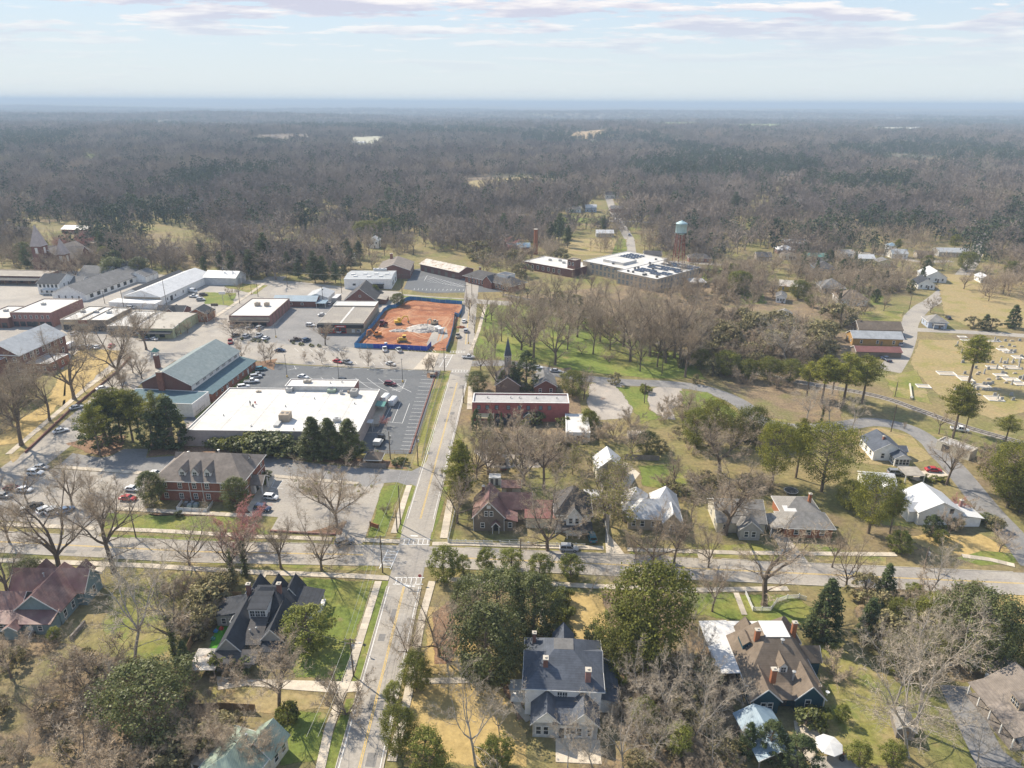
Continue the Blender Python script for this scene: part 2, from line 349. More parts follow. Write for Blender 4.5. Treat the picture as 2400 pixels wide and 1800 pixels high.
road('cemetery_road', [(2085,870),(2110,830),(2125,790),(2132,755),(2160,722),(2195,700),(2260,640),(2290,590),(2305,540)], 8.5, 'asphalt', .034)
road('cemetery_drive', [(2130,772),(2220,776),(2330,782),(2440,790)], 6.5, 'asphalt', .036)
road('cemetery_lane', [(2115,860),(2180,868),(2260,860)], 4.5, 'gravel', .03)
road('hill_street', [(1900,585),(2060,596),(2150,612),(2230,612)], 7, 'asphalt', .024)
sheet('mill_parking_lot', [(1585,640),(1600,634),(1650,640),(1630,648),(1622,665),(1590,668)], 'asphalt_dark', .03)
# rail line across the park edge
RAIL = smooth_line([P(*q) for q in [(1180,690),(1300,716),(1420,760),(1560,810),(1700,850),(1820,885),(2040,925),(2150,960),(2260,1000),(2420,1045)]])
RAIL = resample(RAIL, 5.0)
struct('rail_bed', strip_mesh('rail_bed', RAIL, -2.0, 2.0, 'ballast', .05))
sheet('rail_yard', [(2040,930),(2090,928),(2200,965),(2280,1005),(2200,1010),(2160,985),(2090,965),(2050,958)], 'gravel', .03)
def field(px, m, n=16):
    pl = [P(*q) for q in px]; xs = [p.x for p in pl]; ys = [p.y for p in pl]; vs = []; fs = []; idx = {}
    def ins(x, y):
        c = False; j = len(pl)-1
        for i in range(len(pl)):
            if (pl[i].y > y) != (pl[j].y > y) and x < (pl[j].x-pl[i].x)*(y-pl[i].y)/(pl[j].y-pl[i].y)+pl[i].x: c = not c
            j = i
        return c
    X = lambda i: min(xs)+(max(xs)-min(xs))*i/n
    Y = lambda j: min(ys)+(max(ys)-min(ys))*j/n
    def vid(i, j):
        if (i, j) not in idx: idx[(i, j)] = len(vs); vs.append((X(i), Y(j), hill(X(i), Y(j))+2.0))
        return idx[(i, j)]
    for i in range(n):
        for j in range(n):
            if ins(X(i+.5), Y(j+.5)): fs.append((vid(i,j), vid(i+1,j), vid(i+1,j+1), vid(i,j+1)))
    struct('field', mesh('field', vs, fs, m))
mat('field_tan', (.40,.28,.15), .95, .12, .01); mat('field_green', (.22,.25,.08), .95, .12, .01); mat('field_pale', (.42,.40,.30), .95, .12, .01)
for px_, m_ in (([(1340,318),(1430,312),(1420,328),(1330,332)],'field_tan'), ([(1530,290),(1640,288),(1640,303),(1530,303)],'field_green'), ([(1720,294),(1830,290),(1840,304),(1720,306)],'field_green'), ([(2040,298),(2170,300),(2170,308),(2040,308)],'field_pale'), ([(1900,342),(2060,340),(2050,348),(1900,350)],'field_pale'), ([(1910,392),(1960,390),(1950,405),(1910,406)],'field_tan'), ([(1000,298),(1050,296),(1045,308),(1000,306)],'field_tan'), ([(820,330),(900,325),(890,352),(815,352)],'field_pale'), ([(190,365),(250,372),(230,392),(180,390)],'field_green')): field(px_, m_)
# ------------------------------------------------------------------ lawns and beds
lawn('park_lawn', [(1100,828),(1118,770),(1140,706),(1290,706),(1430,745),(1620,840),(1660,890),(1560,889),(1450,882),(1330,868),(1250,848),(1125,842)], 'park_grass', .016, 1.0)
lawn('lawn', [(707,1352),(882,1360),(803,1598),(690,1592),(655,1540),(690,1450)], 'grass_green', .02)
lawn('lawn', [(894,1362),(912,1362),(856,1594),(826,1597)], 'grass_green', .024, .15)
lawn('lawn', [(640,1660),(775,1668),(745,1790),(650,1800)], 'grass_green', .02)
lawn('lawn', [(812,1640),(838,1636),(790,1820),(745,1820)], 'grass_green', .024, .2)
lawn('lawn', [(500,1600),(790,1630),(772,1668),(620,1680),(470,1660)], 'grass_tan', .021)
lawn('lawn', [(252,1200),(560,1212),(620,1240),(640,1250),(600,1262),(420,1258),(235,1240)], 'grass_green', .025)
lawn('lawn', [(245,1252),(600,1268),(850,1283),(855,1285),(700,1284),(500,1276),(240,1268)], 'grass_green', .026, .2)
lawn('lawn', [(895,1140),(928,1134),(945,1140),(905,1262),(858,1262)], 'grass_green', .033)
lawn('lawn', [(962,1134),(982,1142),(950,1262),(928,1262)], 'grass_green', .034, .2)
lawn('lawn', [(1035,1142),(1052,1140),(1012,1265),(992,1265)], 'grass_green', .034, .2)
lawn('lawn', [(1020,885),(1056,872),(1000,1080),(990,1095),(968,1090)], 'grass_mixed', .044, .2)
lawn('lawn', [(320,1330),(560,1335),(580,1400),(480,1480),(430,1560),(310,1560),(230,1480),(250,1400)], 'grass_mixed', .018, 1)
lawn('lawn', [(380,1309),(870,1325),(885,1338),(640,1330),(360,1320)], 'grass_mixed', .022, .3)
lawn('lawn', [(970,1600),(1080,1590),(1200,1610),(1245,1740),(1240,1800),(945,1800),(945,1660)], 'grass_gold', .018, 1)
lawn('lawn', [(1000,1420),(1110,1420),(1130,1580),(985,1585)], 'grass_gold', .017, .6)
lawn('lawn', [(1330,1385),(1420,1385),(1440,1500),(1330,1510)], 'grass_gold', .02, .6)
lawn('lawn', [(1255,1440),(1300,1440),(1300,1500),(1250,1510)], 'grass_gold', .021, .4)
lawn('lawn', [(1040,1283),(1430,1295),(1435,1308),(1035,1298)], 'grass_mixed', .022, .3)
lawn('lawn', [(1470,1300),(2080,1325),(2080,1305),(1900,1270),(1480,1275)], 'grass_mixed', .019, .5)
lawn('lawn', [(2090,1255),(2300,1250),(2385,1295),(2370,1315),(2200,1300)], 'grass_gold', .022, .5)
lawn('lawn', [(2300,1290),(2388,1300),(2380,1322),(2300,1326),(2240,1308)], 'grass_green', .028, .3)
lawn('lawn', [(1600,1385),(1850,1392),(1930,1430),(1900,1470),(1700,1455),(1590,1440)], 'grass_green', .019, .6)
lawn('lawn', [(1900,1480),(1990,1500),(2060,1600),(2120,1740),(2080,1800),(1960,1800),(1900,1640)], 'grass_mixed', .02, .8)
lawn('lawn', [(2340,1370),(2440,1385),(2440,1480),(2330,1450)], 'grass_gold', .018, .8)
lawn('lawn', [(1490,1090),(1580,1085),(1620,1130),(1590,1150),(1500,1140)], 'grass_green', .02, .6)
lawn('lawn', [(1440,905),(1520,908),(1525,960),(1560,980),(1500,995),(1480,960)], 'grass_green', .034, .6)
lawn('lawn', [(1590,915),(1660,918),(1735,970),(1760,1000),(1700,990),(1600,965)], 'grass_green', .034, .6)
lawn('lawn', [(1740,920),(1830,925),(1850,990),(1790,985),(1745,940)], 'grass_mixed', .02, .6)
lawn('lawn', [(1985,1010),(2060,1000),(2140,1020),(2190,1075),(2120,1100),(2000,1085)], 'grass_tan', .022, .6)
lawn('lawn', [(2060,1140),(2160,1120),(2300,1220),(2190,1250),(2060,1230)], 'grass_mixed', .02, .6)
lawn('lawn', [(150,960),(230,880),(300,822),(190,815),(150,850),(110,935)], 'grass_gold', .036, .6)
lawn('lawn', [(60,1040),(150,940),(180,920),(120,935),(20,1000),(-40,1050)], 'grass_gold', .037, .6)
lawn('lawn', [(30,1085),(170,960),(270,870),(258,868),(150,960),(20,1065)], 'grass_tan', .048, .3)
lawn('lawn', [(470,684),(556,686),(548,718),(478,713)], 'grass_green', .03, .6)
lawn('lawn', [(510,660),(630,668),(600,690),(530,675)], 'grass_mixed', .031, .5)
lawn('lawn', [(945,693),(1090,702),(1090,706),(940,697)], 'grass_green', .032, .3)
lawn('cemetery_lawn', [(2150,795),(2440,800),(2440,960),(2330,985),(2220,950),(2150,880),(2130,850)], 'grass_tan', .018, .8)
lawn('lawn', [(2070,880),(2150,865),(2190,950),(2090,930)], 'grass_mixed', .024, .6)
lawn('lawn', [(2190,640),(2420,655),(2420,770),(2280,770),(2210,740)], 'grass_tan', .016, 1.5)
lawn('lawn', [(1990,670),(2060,670),(2080,715),(2000,715)], 'grass_green', .018, .6)
lawn('lawn', [(2010,730),(2120,728),(2115,765),(2020,755)], 'grass_mixed', .018, .6)
lawn('lawn', [(1950,780),(2030,790),(2010,860),(1950,850),(1930,800)], 'grass_mixed', .017, .8)
lawn('lawn', [(1735,670),(1785,665),(1800,712),(1730,715)], 'grass_green', .02, .6)
lawn('lawn', [(1660,622),(1700,622),(1695,660),(1640,668),(1620,650)], 'grass_green', .022, .6)
lawn('lawn', [(1330,560),(1470,560),(1470,600),(1340,598),(1310,580)], 'grass_tan', .02, 1)
lawn('lawn', [(1445,560),(1468,560),(1475,606),(1430,600)], 'grass_green', .024, .6)
lawn('field', [(1280,508),(1430,512),(1420,525),(1290,522)], 'grass_green', .02, 1)
lawn('field', [(1090,425),(1210,415),(1310,418),(1290,432),(1150,440),(1080,450)], 'grass_tan', .03, 1)
lawn('field', [(660,560),(700,555),(700,600),(665,610)], 'grass_green', .03, 1)
lawn('lawn', [(605,862),(620,862),(560,905),(490,965),(462,985),(455,975),(510,930)], 'grass_green', .046, .2)
for pts in [[(150,1040),(235,1020),(300,1020),(285,1055),(262,1067),(236,1072),(200,1062)], [(345,1035),(430,1040),(420,1066),(345,1072)], [(430,1045),(600,1050),(830,1072),(920,1080),(960,1100),(826,1093),(700,1080),(600,1061),(425,1066)], [(700,1250),(815,1220),(800,1258),(758,1252)], [(340,1205),(600,1210),(610,1190),(560,1205)], [(1010,1440),(1060,1400),(1080,1500),(1060,1560),(1010,1560)], [(1170,1600),(1215,1600),(1245,1690),(1215,1690)], [(560,855),(650,840),(645,868),(600,858)], [(1000,874),(1030,872),(1022,888),(998,886)]]:
    lawn('planting_bed', pts, 'mulch', .038, .4)
for pts in [[(-60,1440),(150,1500),(380,1560),(480,1640),(480,1830),(-60,1830)], [(1400,1380),(1600,1400),(1700,1560),(1760,1830),(1330,1830),(1450,1560)], [(1100,880),(1340,860),(1380,1010),(1340,1060),(1100,1010)], [(1640,830),(1960,800),(1980,1000),(1780,980),(1700,905)], [(1150,700),(1700,640),(2050,760),(1950,900),(1700,860),(1440,745)], [(2000,1330),(2330,1370),(2330,1600),(2100,1600),(2000,1450)]]:
    lawn('wood_floor', pts, 'leaf_litter', .012, 1.5)
# ------------------------------------------------------------------ buildings
for n_, c_, k_ in [
 ('shingle_black',(.045,.048,.055),{}), ('shingle_slate',(.085,.095,.115),{}), ('shingle_brown',(.165,.13,.098),{}), ('shingle_taupe',(.20,.17,.145),{}), ('shingle_grey',(.17,.165,.16),{}),
 ('shingle_dark',(.085,.08,.078),{}), ('shingle_mid',(.24,.225,.205),{})]:
    mat(n_, c_, .9, .14, 1.2, tuple(min(1,q*1.35) for q in c_), (.45,.7), .35, stripe=(1.7,(0,R(90),0),.18), **k_)
for n_, c_ in [('metal_white',(.57,.57,.565)), ('metal_grey',(.42,.43,.43)), ('metal_green',(.27,.335,.27)), ('metal_teal',(.10,.25,.21)), ('metal_blue',(.22,.30,.36)), ('metal_red',(.22,.095,.08)), ('metal_tan',(.36,.32,.26))]:
    mat(n_, c_, .5, .10, .8, tuple(q*.78 for q in c_), (.5,.75), .25, spec=.4, stripe=(1.0,(0,0,0),.14))
mat('metal_maroon', (.195,.105,.088), .6, .2, .8, [((.28,.18,.15),(.45,.65),.3), ((.14,.065,.075),(.5,.7),.2)], spec=.4, stripe=(.9,(0,0,0),.12))
mat('metal_rust', (.52,.47,.40), .6, .2, .6, [((.30,.19,.11),(.52,.62),.22), ((.62,.58,.52),(.55,.7),.5)], stripe=(.8,(0,0,0),.12))
mat('gym_roof', (.215,.255,.255), .9, .10, .8, (.25,.285,.28), (.45,.7), .2)
mat('gym_aisle_roof', (.10,.155,.175), .9, .12, .8)
mat('membrane_white', (.60,.585,.555), .8, .07, 1.0, [((.50,.47,.42),(.50,.70),.20), ((.36,.31,.25),(.62,.74),.55), ((.54,.52,.48),(.5,.56),.08)])
mat('membrane_grey', (.40,.385,.37), .8, .1, 1.0, [((.30,.29,.285),(.52,.72),.2)])
mat('tar_roof', (.30,.27,.235), .9, .14, 1.0, [((.40,.36,.30),(.5,.7),.15)])
mat('porch_white_roof', (.60,.59,.57), .7, .08, .8, [((.55,.53,.5),(.58,.75),.4)])
for n_, c_ in [('wall_white',(.80,.79,.76)), ('wall_cream',(.60,.55,.44)), ('wall_grey',(.36,.35,.33)), ('wall_tan',(.40,.33,.25)), ('wall_store',(.38,.325,.295)), ('wall_brown',(.20,.16,.125)), ('wall_teal',(.018,.062,.085)), ('wall_slate',(.19,.25,.26)), ('wall_blue',(.06,.22,.42)), ('wall_paleblue',(.38,.43,.52)), ('wall_orange',(.40,.24,.085)), ('wall_yellow',(.55,.38,.07)), ('wall_green',(.45,.47,.29)), ('wall_black',(.045,.048,.05))]:
    mat(n_, c_, .8, .10, .9, stripe=(2.2,(0,R(90),0),.10))
mat('brick_red', (.29,.125,.085), .9, .14, 3.5, [((.215,.09,.065),(.45,.65),.9), ((.34,.17,.12),(.55,.7),1.7)], stripe=(4.0,(0,R(90),0),.12))
mat('brick_dark', (.20,.105,.085), .9, .16, 3.5, [((.20,.09,.07),(.45,.65),.35)], stripe=(4.0,(0,R(90),0),.12))
mat('brick_pink', (.30,.16,.14), .9, .12, 3.0, [((.22,.13,.11),(.45,.7),.4)])
mat('brick_orange', (.33,.135,.07), .9, .14, 3.5)
mat('red_paint_brick', (.37,.115,.10), .85, .12, 1.2, [((.29,.095,.085),(.45,.7),.4)])
mat('trim_white', (.68,.67,.64), .7, .06, 1.0)
mat('trim_dark', (.05,.05,.055), .7, .1, 1.0)
mat('glass', (.028,.036,.045), .12, .25, .6, spec=.6)
mat('glass_pale', (.16,.20,.23), .15, .2, .6, spec=.6)
mat('sign_red', (.50,.05,.04), .6, .05); mat('sign_tan', (.55,.42,.25), .7, .08); mat('awning_teal', (.07,.22,.20), .8, .1); mat('awning_stripe', (.62,.50,.30), .8, .1, stripe=(1.2,(0,0,0),.5))
mat('steel', (.42,.42,.41), .5, .12, 2.0, metal=.3); mat('steel_dark', (.12,.12,.12), .6, .15, 2.0)
mat('wood_fence', (.30,.20,.11), .9, .2, 2.0, rand=.12); mat('wood_grey', (.23,.20,.175), .9, .2, 2.0, rand=.12); mat('fence_white', (.74,.74,.72), .7, .06)
WIN = {}
def win_mesh(w, h, fm, gm, cross):
    k = (round(w,2), round(h,2), fm, gm, cross)
    if k not in WIN:
        f = MB(); t = max(.13, .13*w)
        f.box(-w/2-t, w/2+t, -.07, .0, -h/2-t, -h/2); f.box(-w/2-t, w/2+t, -.07, .0, h/2, h/2+t); f.box(-w/2-t, -w/2, -.07, .0, -h/2, h/2); f.box(w/2, w/2+t, -.07, .0, -h/2, h/2)
        if cross: f.box(-w/2, w/2, -.055, -.02, -.05, .05)
        if cross > 1: f.box(-.05, .05, -.05, -.021, -h/2, h/2)
        g = MB(); g.box(-w/2, w/2, -.03, -.004, -h/2, h/2)
        WIN[k] = (mesh('window', f.v, f.f, fm), mesh('pane', g.v, g.f, gm))
    return WIN[k]
ROT = {'S':0.0, 'E':R(90), 'N':R(180), 'W':R(-90)}
class Bld:
    def __init__(s, name, label, anchor, px, py, z, w, d, rz=-2.0, cat='house', group=None):
        a = P(px, py, z); a.z = 0; rz = R(rz); ex = Vector((math.cos(rz), math.sin(rz), 0)); ey = Vector((-ex.y, ex.x, 0))
        ox = {'L':w/2, 'R':-w/2, 'C':0}[anchor[1]]; oy = {'N':d/2, 'F':-d/2, 'C':0}[anchor[0]]
        c = a+ex*ox+ey*oy; s.w, s.d = w, d; s.root = empty(name, c, rz); tag(s.root, label, cat, group); s.c = c; s.rz = rz; s.full = (-w/2, w/2, -d/2, d/2)
        LANDMARKS.append((label, c, max(w, d)))
    def local(s, px, py, z=0):
        p = P(px, py, z)-s.c; return (p.x*math.cos(s.rz)+p.y*math.sin(s.rz), -p.x*math.sin(s.rz)+p.y*math.cos(s.rz))
    def part(s, mb, name, m, parent=None, label=None, smooth=False):
        o = mb.build(name, m, parent or s.root, smooth)
        if label: o['label'] = label
        return o
    def box(s, name, x0, x1, y0, y1, z0, z1, m, parent=None): mb = MB(); mb.box(x0, x1, y0, y1, z0, z1); return s.part(mb, name, m, parent)
    def walls(s, blk, z, m, gable=None, rise=0, z0=-.1, name='wall'):
        x0, x1, y0, y1 = blk; mb = MB(); mb.box(x0, x1, y0, y1, z0, z)
        if gable == 'y': xm = (x0+x1)/2; mb.add([(x0,y0,z),(x1,y0,z),(xm,y0,z+rise),(x0,y1,z),(x1,y1,z),(xm,y1,z+rise)], [(0,1,2),(5,4,3),(1,4,5,2),(3,0,2,5)])
        if gable == 'x': ym = (y0+y1)/2; mb.add([(x0,y0,z),(x0,y1,z),(x0,ym,z+rise),(x1,y0,z),(x1,y1,z),(x1,ym,z+rise)], [(2,1,0),(3,4,5),(0,3,5,2),(4,1,2,5)])
        return s.part(mb, name, m)
    def gable(s, blk, z, rise, axis, m, over=.4, t=.16, wall=None, trim='trim_white', z0=-.1):
        if wall: s.walls(blk, z, wall, axis, rise, z0)
        x0, x1, y0, y1 = blk; mb = MB(); up = .05+t
        if axis == 'y':
            hw = (x1-x0)/2; sl = rise/hw; xm = (x0+x1)/2; e = hw+over; ya, yb = y0-over*.7, y1+over*.7; ze = z-over*sl+up
            vs = [(xm-e,ya,ze),(xm,ya,z+rise+up),(xm+e,ya,ze),(xm-e,yb,ze),(xm,yb,z+rise+up),(xm+e,yb,ze)]; fs = [(0,1,4,3),(1,2,5,4)]
            bars = [((xm-e,ya-.03,ze-.1),(xm,ya-.03,z+rise+up-.1)),((xm,ya-.03,z+rise+up-.1),(xm+e,ya-.03,ze-.1))]
        else:
            hw = (y1-y0)/2; sl = rise/hw; ym = (y0+y1)/2; e = hw+over; xa, xb = x0-over*.7, x1+over*.7; ze = z-over*sl+up
            vs = [(xa,ym-e,ze),(xb,ym-e,ze),(xa,ym,z+rise+up),(xb,ym,z+rise+up),(xa,ym+e,ze),(xb,ym+e,ze)]; fs = [(0,1,3,2),(2,3,5,4)]
            bars = [((q,ym-e,ze-.1),(q,ym,z+rise+up-.1)) for q in (xa-.03, xb+.03)]+[((q,ym+e,ze-.1),(q,ym,z+rise+up-.1)) for q in (xa-.03, xb+.03)]
        mb.slab(vs, fs, t); ro = s.part(mb, 'roof', m)
        if trim:
            for a, b in bars:
                tb = MB(); tb.bar(a, b, .06, .2); s.part(tb, 'rake_trim', trim, ro)
        return ro
    def hip(s, blk, z, rise, m, over=.4, t=.16, wall=None, ridge=None, deck=None):
        if wall: s.walls(blk, z, wall)
        x0, x1, y0, y1 = blk; x0 -= over; x1 += over; y0 -= over; y1 += over; w, d = x1-x0, y1-y0; zb = z+t*.6; zr = z+rise+t; xm, ym = (x0+x1)/2, (y0+y1)/2; mb = MB()
        if deck:
            a0, a1, b0, b1 = deck; vs = [(x0,y0,zb),(x1,y0,zb),(x1,y1,zb),(x0,y1,zb),(a0,b0,zr),(a1,b0,zr),(a1,b1,zr),(a0,b1,zr)]
            fs = [(0,1,5,4),(1,2,6,5),(2,3,7,6),(3,0,4,7),(4,5,6,7)]
        elif w >= d:
            r_ = (w-d)/2 if ridge is None else ridge/2; vs = [(x0,y0,zb),(x1,y0,zb),(x1,y1,zb),(x0,y1,zb),(xm-r_-.01,ym,zr),(xm+r_+.01,ym,zr)]; fs = [(0,1,5,4),(1,2,5),(2,3,4,5),(3,0,4)]
        else:
            r_ = (d-w)/2 if ridge is None else ridge/2; vs = [(x0,y0,zb),(x1,y0,zb),(x1,y1,zb),(x0,y1,zb),(xm,ym-r_-.01,zr),(xm,ym+r_+.01,zr)]; fs = [(0,1,4),(1,2,5,4),(2,3,5),(3,0,4,5)]
        mb.slab(vs, fs, t); ro = s.part(mb, 'roof', m)
        tb = MB(); q = .05
        for a, b in (((x0-q,y0-q,zb-.13),(x1+q,y0-q,zb-.13)),((x1+q,y0-q,zb-.13),(x1+q,y1+q,zb-.13)),((x1+q,y1+q,zb-.13),(x0-q,y1+q,zb-.13)),((x0-q,y1+q,zb-.13),(x0-q,y0-q,zb-.13))): tb.bar(a, b, .08, .2)
        s.part(tb, 'fascia', 'trim_white', ro); return ro
    def shed(s, blk, z_hi, z_lo, side, m, t=.14, name='porch_roof'):
        """single slope falling towards side S, N, E or W"""
        x0, x1, y0, y1 = blk; zz = {'S':(z_lo,z_lo,z_hi,z_hi), 'N':(z_hi,z_hi,z_lo,z_lo), 'E':(z_hi,z_lo,z_lo,z_hi), 'W':(z_lo,z_hi,z_hi,z_lo)}[side]; mb = MB()
        mb.slab([(x0,y0,zz[0]),(x1,y0,zz[1]),(x1,y1,zz[2]),(x0,y1,zz[3])], [(0,1,2,3)], t); return s.part(mb, name, m)
    def flat(s, blk, z, wall, roof, par=.45, cap='kerb_stone', capw=.3):
        x0, x1, y0, y1 = blk; s.walls(blk, z-par, wall); s.box('roof', x0+.05, x1-.05, y0+.05, y1-.05, z-par, z-par+.06, roof)
        if par > .05:
            mb = MB(); c = .28
            for q in ((x0,x1,y0,y0+c),(x0,x1,y1-c,y1),(x0,x0+c,y0+c,y1-c),(x1-c,x1,y0+c,y1-c)): mb.box(*q, z-par, z)
            pr = s.part(mb, 'parapet', wall); mb = MB()
            for q in ((x0-.05,x1+.05,y0-.05,y0+capw),(x0-.05,x1+.05,y1-capw,y1+.05),(x0-.05,x0+capw,y0+capw,y1-capw),(x1-capw,x1+.05,y0+capw,y1-capw)): mb.box(*q, z+.002, z+.09)
            s.part(mb, 'coping', cap, pr)
    def win(s, blk, face, us, z, w=.9, h=1.5, fm='trim_white', gm='glass', cross=1, name='window', parent=None):
        x0, x1, y0, y1 = blk; fme, gme = win_mesh(w, h, fm, gm, cross)
        for u in us:
            p = {'S':(u,y0-.004,z), 'N':(u,y1+.004,z), 'E':(x1+.004,u,z), 'W':(x0-.004,u,z)}[face]
            o = obj(name, fme, parent or s.root, p, ROT[face]); obj('pane', gme, o)
    def door(s, blk, face, u, w=1.0, h=2.1, m='trim_dark', z0=.1):
        x0, x1, y0, y1 = blk; mb = MB(); mb.box(-w/2, w/2, -.05, 0, 0, h); o = mb.build('door', m, s.root)
        p = {'S':(u,y0-.004,z0), 'N':(u,y1+.004,z0), 'E':(x1+.004,u,z0), 'W':(x0-.004,u,z0)}[face]; o.location = p; o.rotation_euler = (0,0,ROT[face])
        hb = MB(); hb.box(w*.3, w*.3+.08, -.12, -.05, .95, 1.1); hb.build('handle', 'steel', o)
    def chimney(s, x, y, z0, z1, w=.8, m='brick_red', d=None):
        d = d or w; mb = MB(); mb.box(x-w/2, x+w/2, y-d/2, y+d/2, z0, z1-.2); o = s.part(mb, 'chimney', m)
        c = MB(); c.box(x-w/2-.08, x+w/2+.08, y-d/2-.08, y+d/2+.08, z1-.2, z1-.02); c.box(x-w*.2, x+w*.2, y-d*.2, y+d*.2, z1-.02, z1+.2); s.part(c, 'chimney_cap', 'kerb_stone', o)
    def dormer(s, x, y0, y1, z0, w, h, rise, roof, wall='trim_white', face='S', wins=1, ww=.7, wh=1.0, gable=True):
        """roof dormer whose window wall stands at y0 (facing S) and runs back to y1; turned for other faces"""
        mb = MB(); mb.box(-w/2, w/2, 0, y1-y0, -.6, h)
        if gable: mb.add([(-w/2,0,h),(w/2,0,h),(0,0,h+rise)], [(0,1,2)])
        o = mb.build('dormer', wall, s.root); rb = MB(); o_ = .22; L_ = y1-y0
        if gable:
            sl = rise/(w/2); rb.slab([(-w/2-o_,-o_,h-o_*sl+.1),(0,-o_,h+rise+.1),(w/2+o_,-o_,h-o_*sl+.1),(-w/2-o_,L_,h-o_*sl+.1),(0,L_,h+rise+.1),(w/2+o_,L_,h-o_*sl+.1)], [(0,1,4,3),(1,2,5,4)], .1)
        else: rb.slab([(-w/2-o_,-o_,h+.12),(w/2+o_,-o_,h+.12),(w/2+o_,L_,h+rise+.12),(-w/2-o_,L_,h+rise+.12)], [(0,1,2,3)], .1)
        rb.build('dormer_roof', roof, o)
        for k in range(wins):
            u = (k-(wins-1)/2)*(ww+.22); g = MB(); g.box(u-ww/2, u+ww/2, -.05, -.003, h*.5-wh/2, h*.5+wh/2); g.build('dormer_window', 'glass', o)
            f = MB(); f.box(u-ww/2-.06, u+ww/2+.06, -.075, -.052, h*.5-.04, h*.5+.04); f.box(u-.03, u+.03, -.072, -.0535, h*.5-wh/2, h*.5+wh/2); f.build('dormer_window_bar', 'trim_white', o)
        o.location = (x, y0, z0) if face in 'SN' else (y0, x, z0); o.rotation_euler = (0,0,ROT[face]); return o
    def posts(s, pts, z0, z1, m='trim_white', w=.2, name='porch_post'):
        for (x, y) in pts: s.box(name, x-w/2, x+w/2, y-w/2, y+w/2, z0, z1, m)
    def unit(s, x, y, z, w=1.8, d=1.4, h=1.2, m='steel', fans=1):
        mb = MB(); mb.box(x-w/2, x+w/2, y-d/2, y+d/2, z+.12, z+h); mb.box(x-w/2+.1, x+w/2-.1, y-d/2+.1, y+d/2-.1, z, z+.12); o = s.part(mb, 'roof_unit', m)
        for k in range(fans): c = MB(); c.lathe([(.42*min(w/fans,d)*.8,0),(.42*min(w/fans,d)*.8,.08)], 10, 0, (x+(k-(fans-1)/2)*w/fans, y, z+h+.003)); s.part(c, 'fan', 'steel_dark', o)
    def vent(s, x, y, z, r=.12, h=.6): mb = MB(); mb.tube([(x,y,z-.3),(x,y,z+h)], r, 6); mb.lathe([(r*1.8,0),(r*1.8,.12),(.02,.22)], 8, 0, (x,y,z+h)); s.part(mb, 'roof_vent', 'steel')
LANDMARKS = []
def lin(a, b, n): return [a+(b-a)*(i+.5)/n for i in range(n)]
# ---- black-roofed bungalow
b = Bld('bungalow', 'grey bungalow with black shingle roof, two chimneys and front dormer beside the avenue', 'NL', 508, 1523, 3.3, 11.9, 18.5, 0)
W_ = 'wall_grey'; R_ = 'shingle_black'
b.hip((-5.9,5.9,-1,9.2), 3.3, 4.4, R_, wall=W_, ridge=2.6)
b.gable((-5.9,-1.5,-9.2,3), 3.3, 2.7, 'y', R_, wall=W_); b.gable((1.7,5.9,-6.4,3), 3.3, 2.5, 'y', R_, wall=W_)
b.walls((-1.5,1.7,-6.0,-1), 3.0, W_); b.shed((-1.7,1.9,-7.6,-.6), 5.2, 3.05, 'S', 'shingle_dark', name='roof')
b.shed((-6.3,2.2,-12.2,-9.0), 3.2, 2.5, 'S', 'shingle_dark'); b.walls((-5.6,.5,-11.4,-9.2), 2.45, W_)
b.walls((2.0,5.6,-8.4,-6.4), 2.5, W_); b.shed((1.9,5.9,-8.9,-6.2), 3.1, 2.5, 'S', R_)
b.dormer(-.3, -1.6, 5.2, 4.6, 3.6, 2.1, .7, 'shingle_black', wins=3, ww=.85, wh=1.25, gable=False)
b.walls((-10.3,-5.9,1.2,6.6), 2.7, W_); b.shed((-10.7,-5.4,.8,7), 3.9, 2.8, 'W', R_)
b.shed((5.6,10.4,3.2,9.6), 4.0, 3.0, 'E', R_); b.posts([(10,3.6),(10,6.4),(10,9.2),(7,3.6)], 0, 3.0); b.box('porch_floor', 5.9, 10.3, 3.3, 9.5, 0, .5, 'wall_white')
for x in (-3.8, .2, 3.9): b.gable((x-1.7,x+1.7,6,10.6), 3.5, 2.6, 'y', R_, wall=W_)
b.chimney(-4.1, 4.6, 4, 8.3, .8, 'brick_dark'); b.chimney(2.6, 3.9, 5, 9.0, .8, 'brick_dark')
b.win((-5.9,5.9,-1,9.2), 'E', (.8,2.4,-.4), 1.8, .8, 1.6); b.win((1.7,5.9,-6.4,3), 'E', (-5,-3.2), 1.8, .8, 1.6); b.win((-5.6,.5,-11.4,-9.2), 'S', (-4.5,-2.6), 1.3, .8, 1.2); b.door((-5.6,.5,-11.4,-9.2), 'S', -.8); b.win((-10.3,-5.9,1.2,6.6), 'S', (-8.8,-7.2), 1.4, .8, 1.3)
b.vent(.2, -4.4, 3.9); b.vent(-.9, -4.9, 3.8)
# ---- lean-to and shed roof beside it
b = Bld('carport', 'rusty leaf-strewn carport roof on the end of the black-roofed bungalow', 'CC', 484, 1545, 2.5, 5.2, 5.4, 0, 'carport')
b.shed((-2.6,2.6,-2.7,2.7), 2.7, 2.4, 'S', 'metal_rust', name='roof'); b.posts([(-2.3,-2.4),(2.3,-2.4),(-2.3,2.4)], 0, 2.4, 'wood_grey')
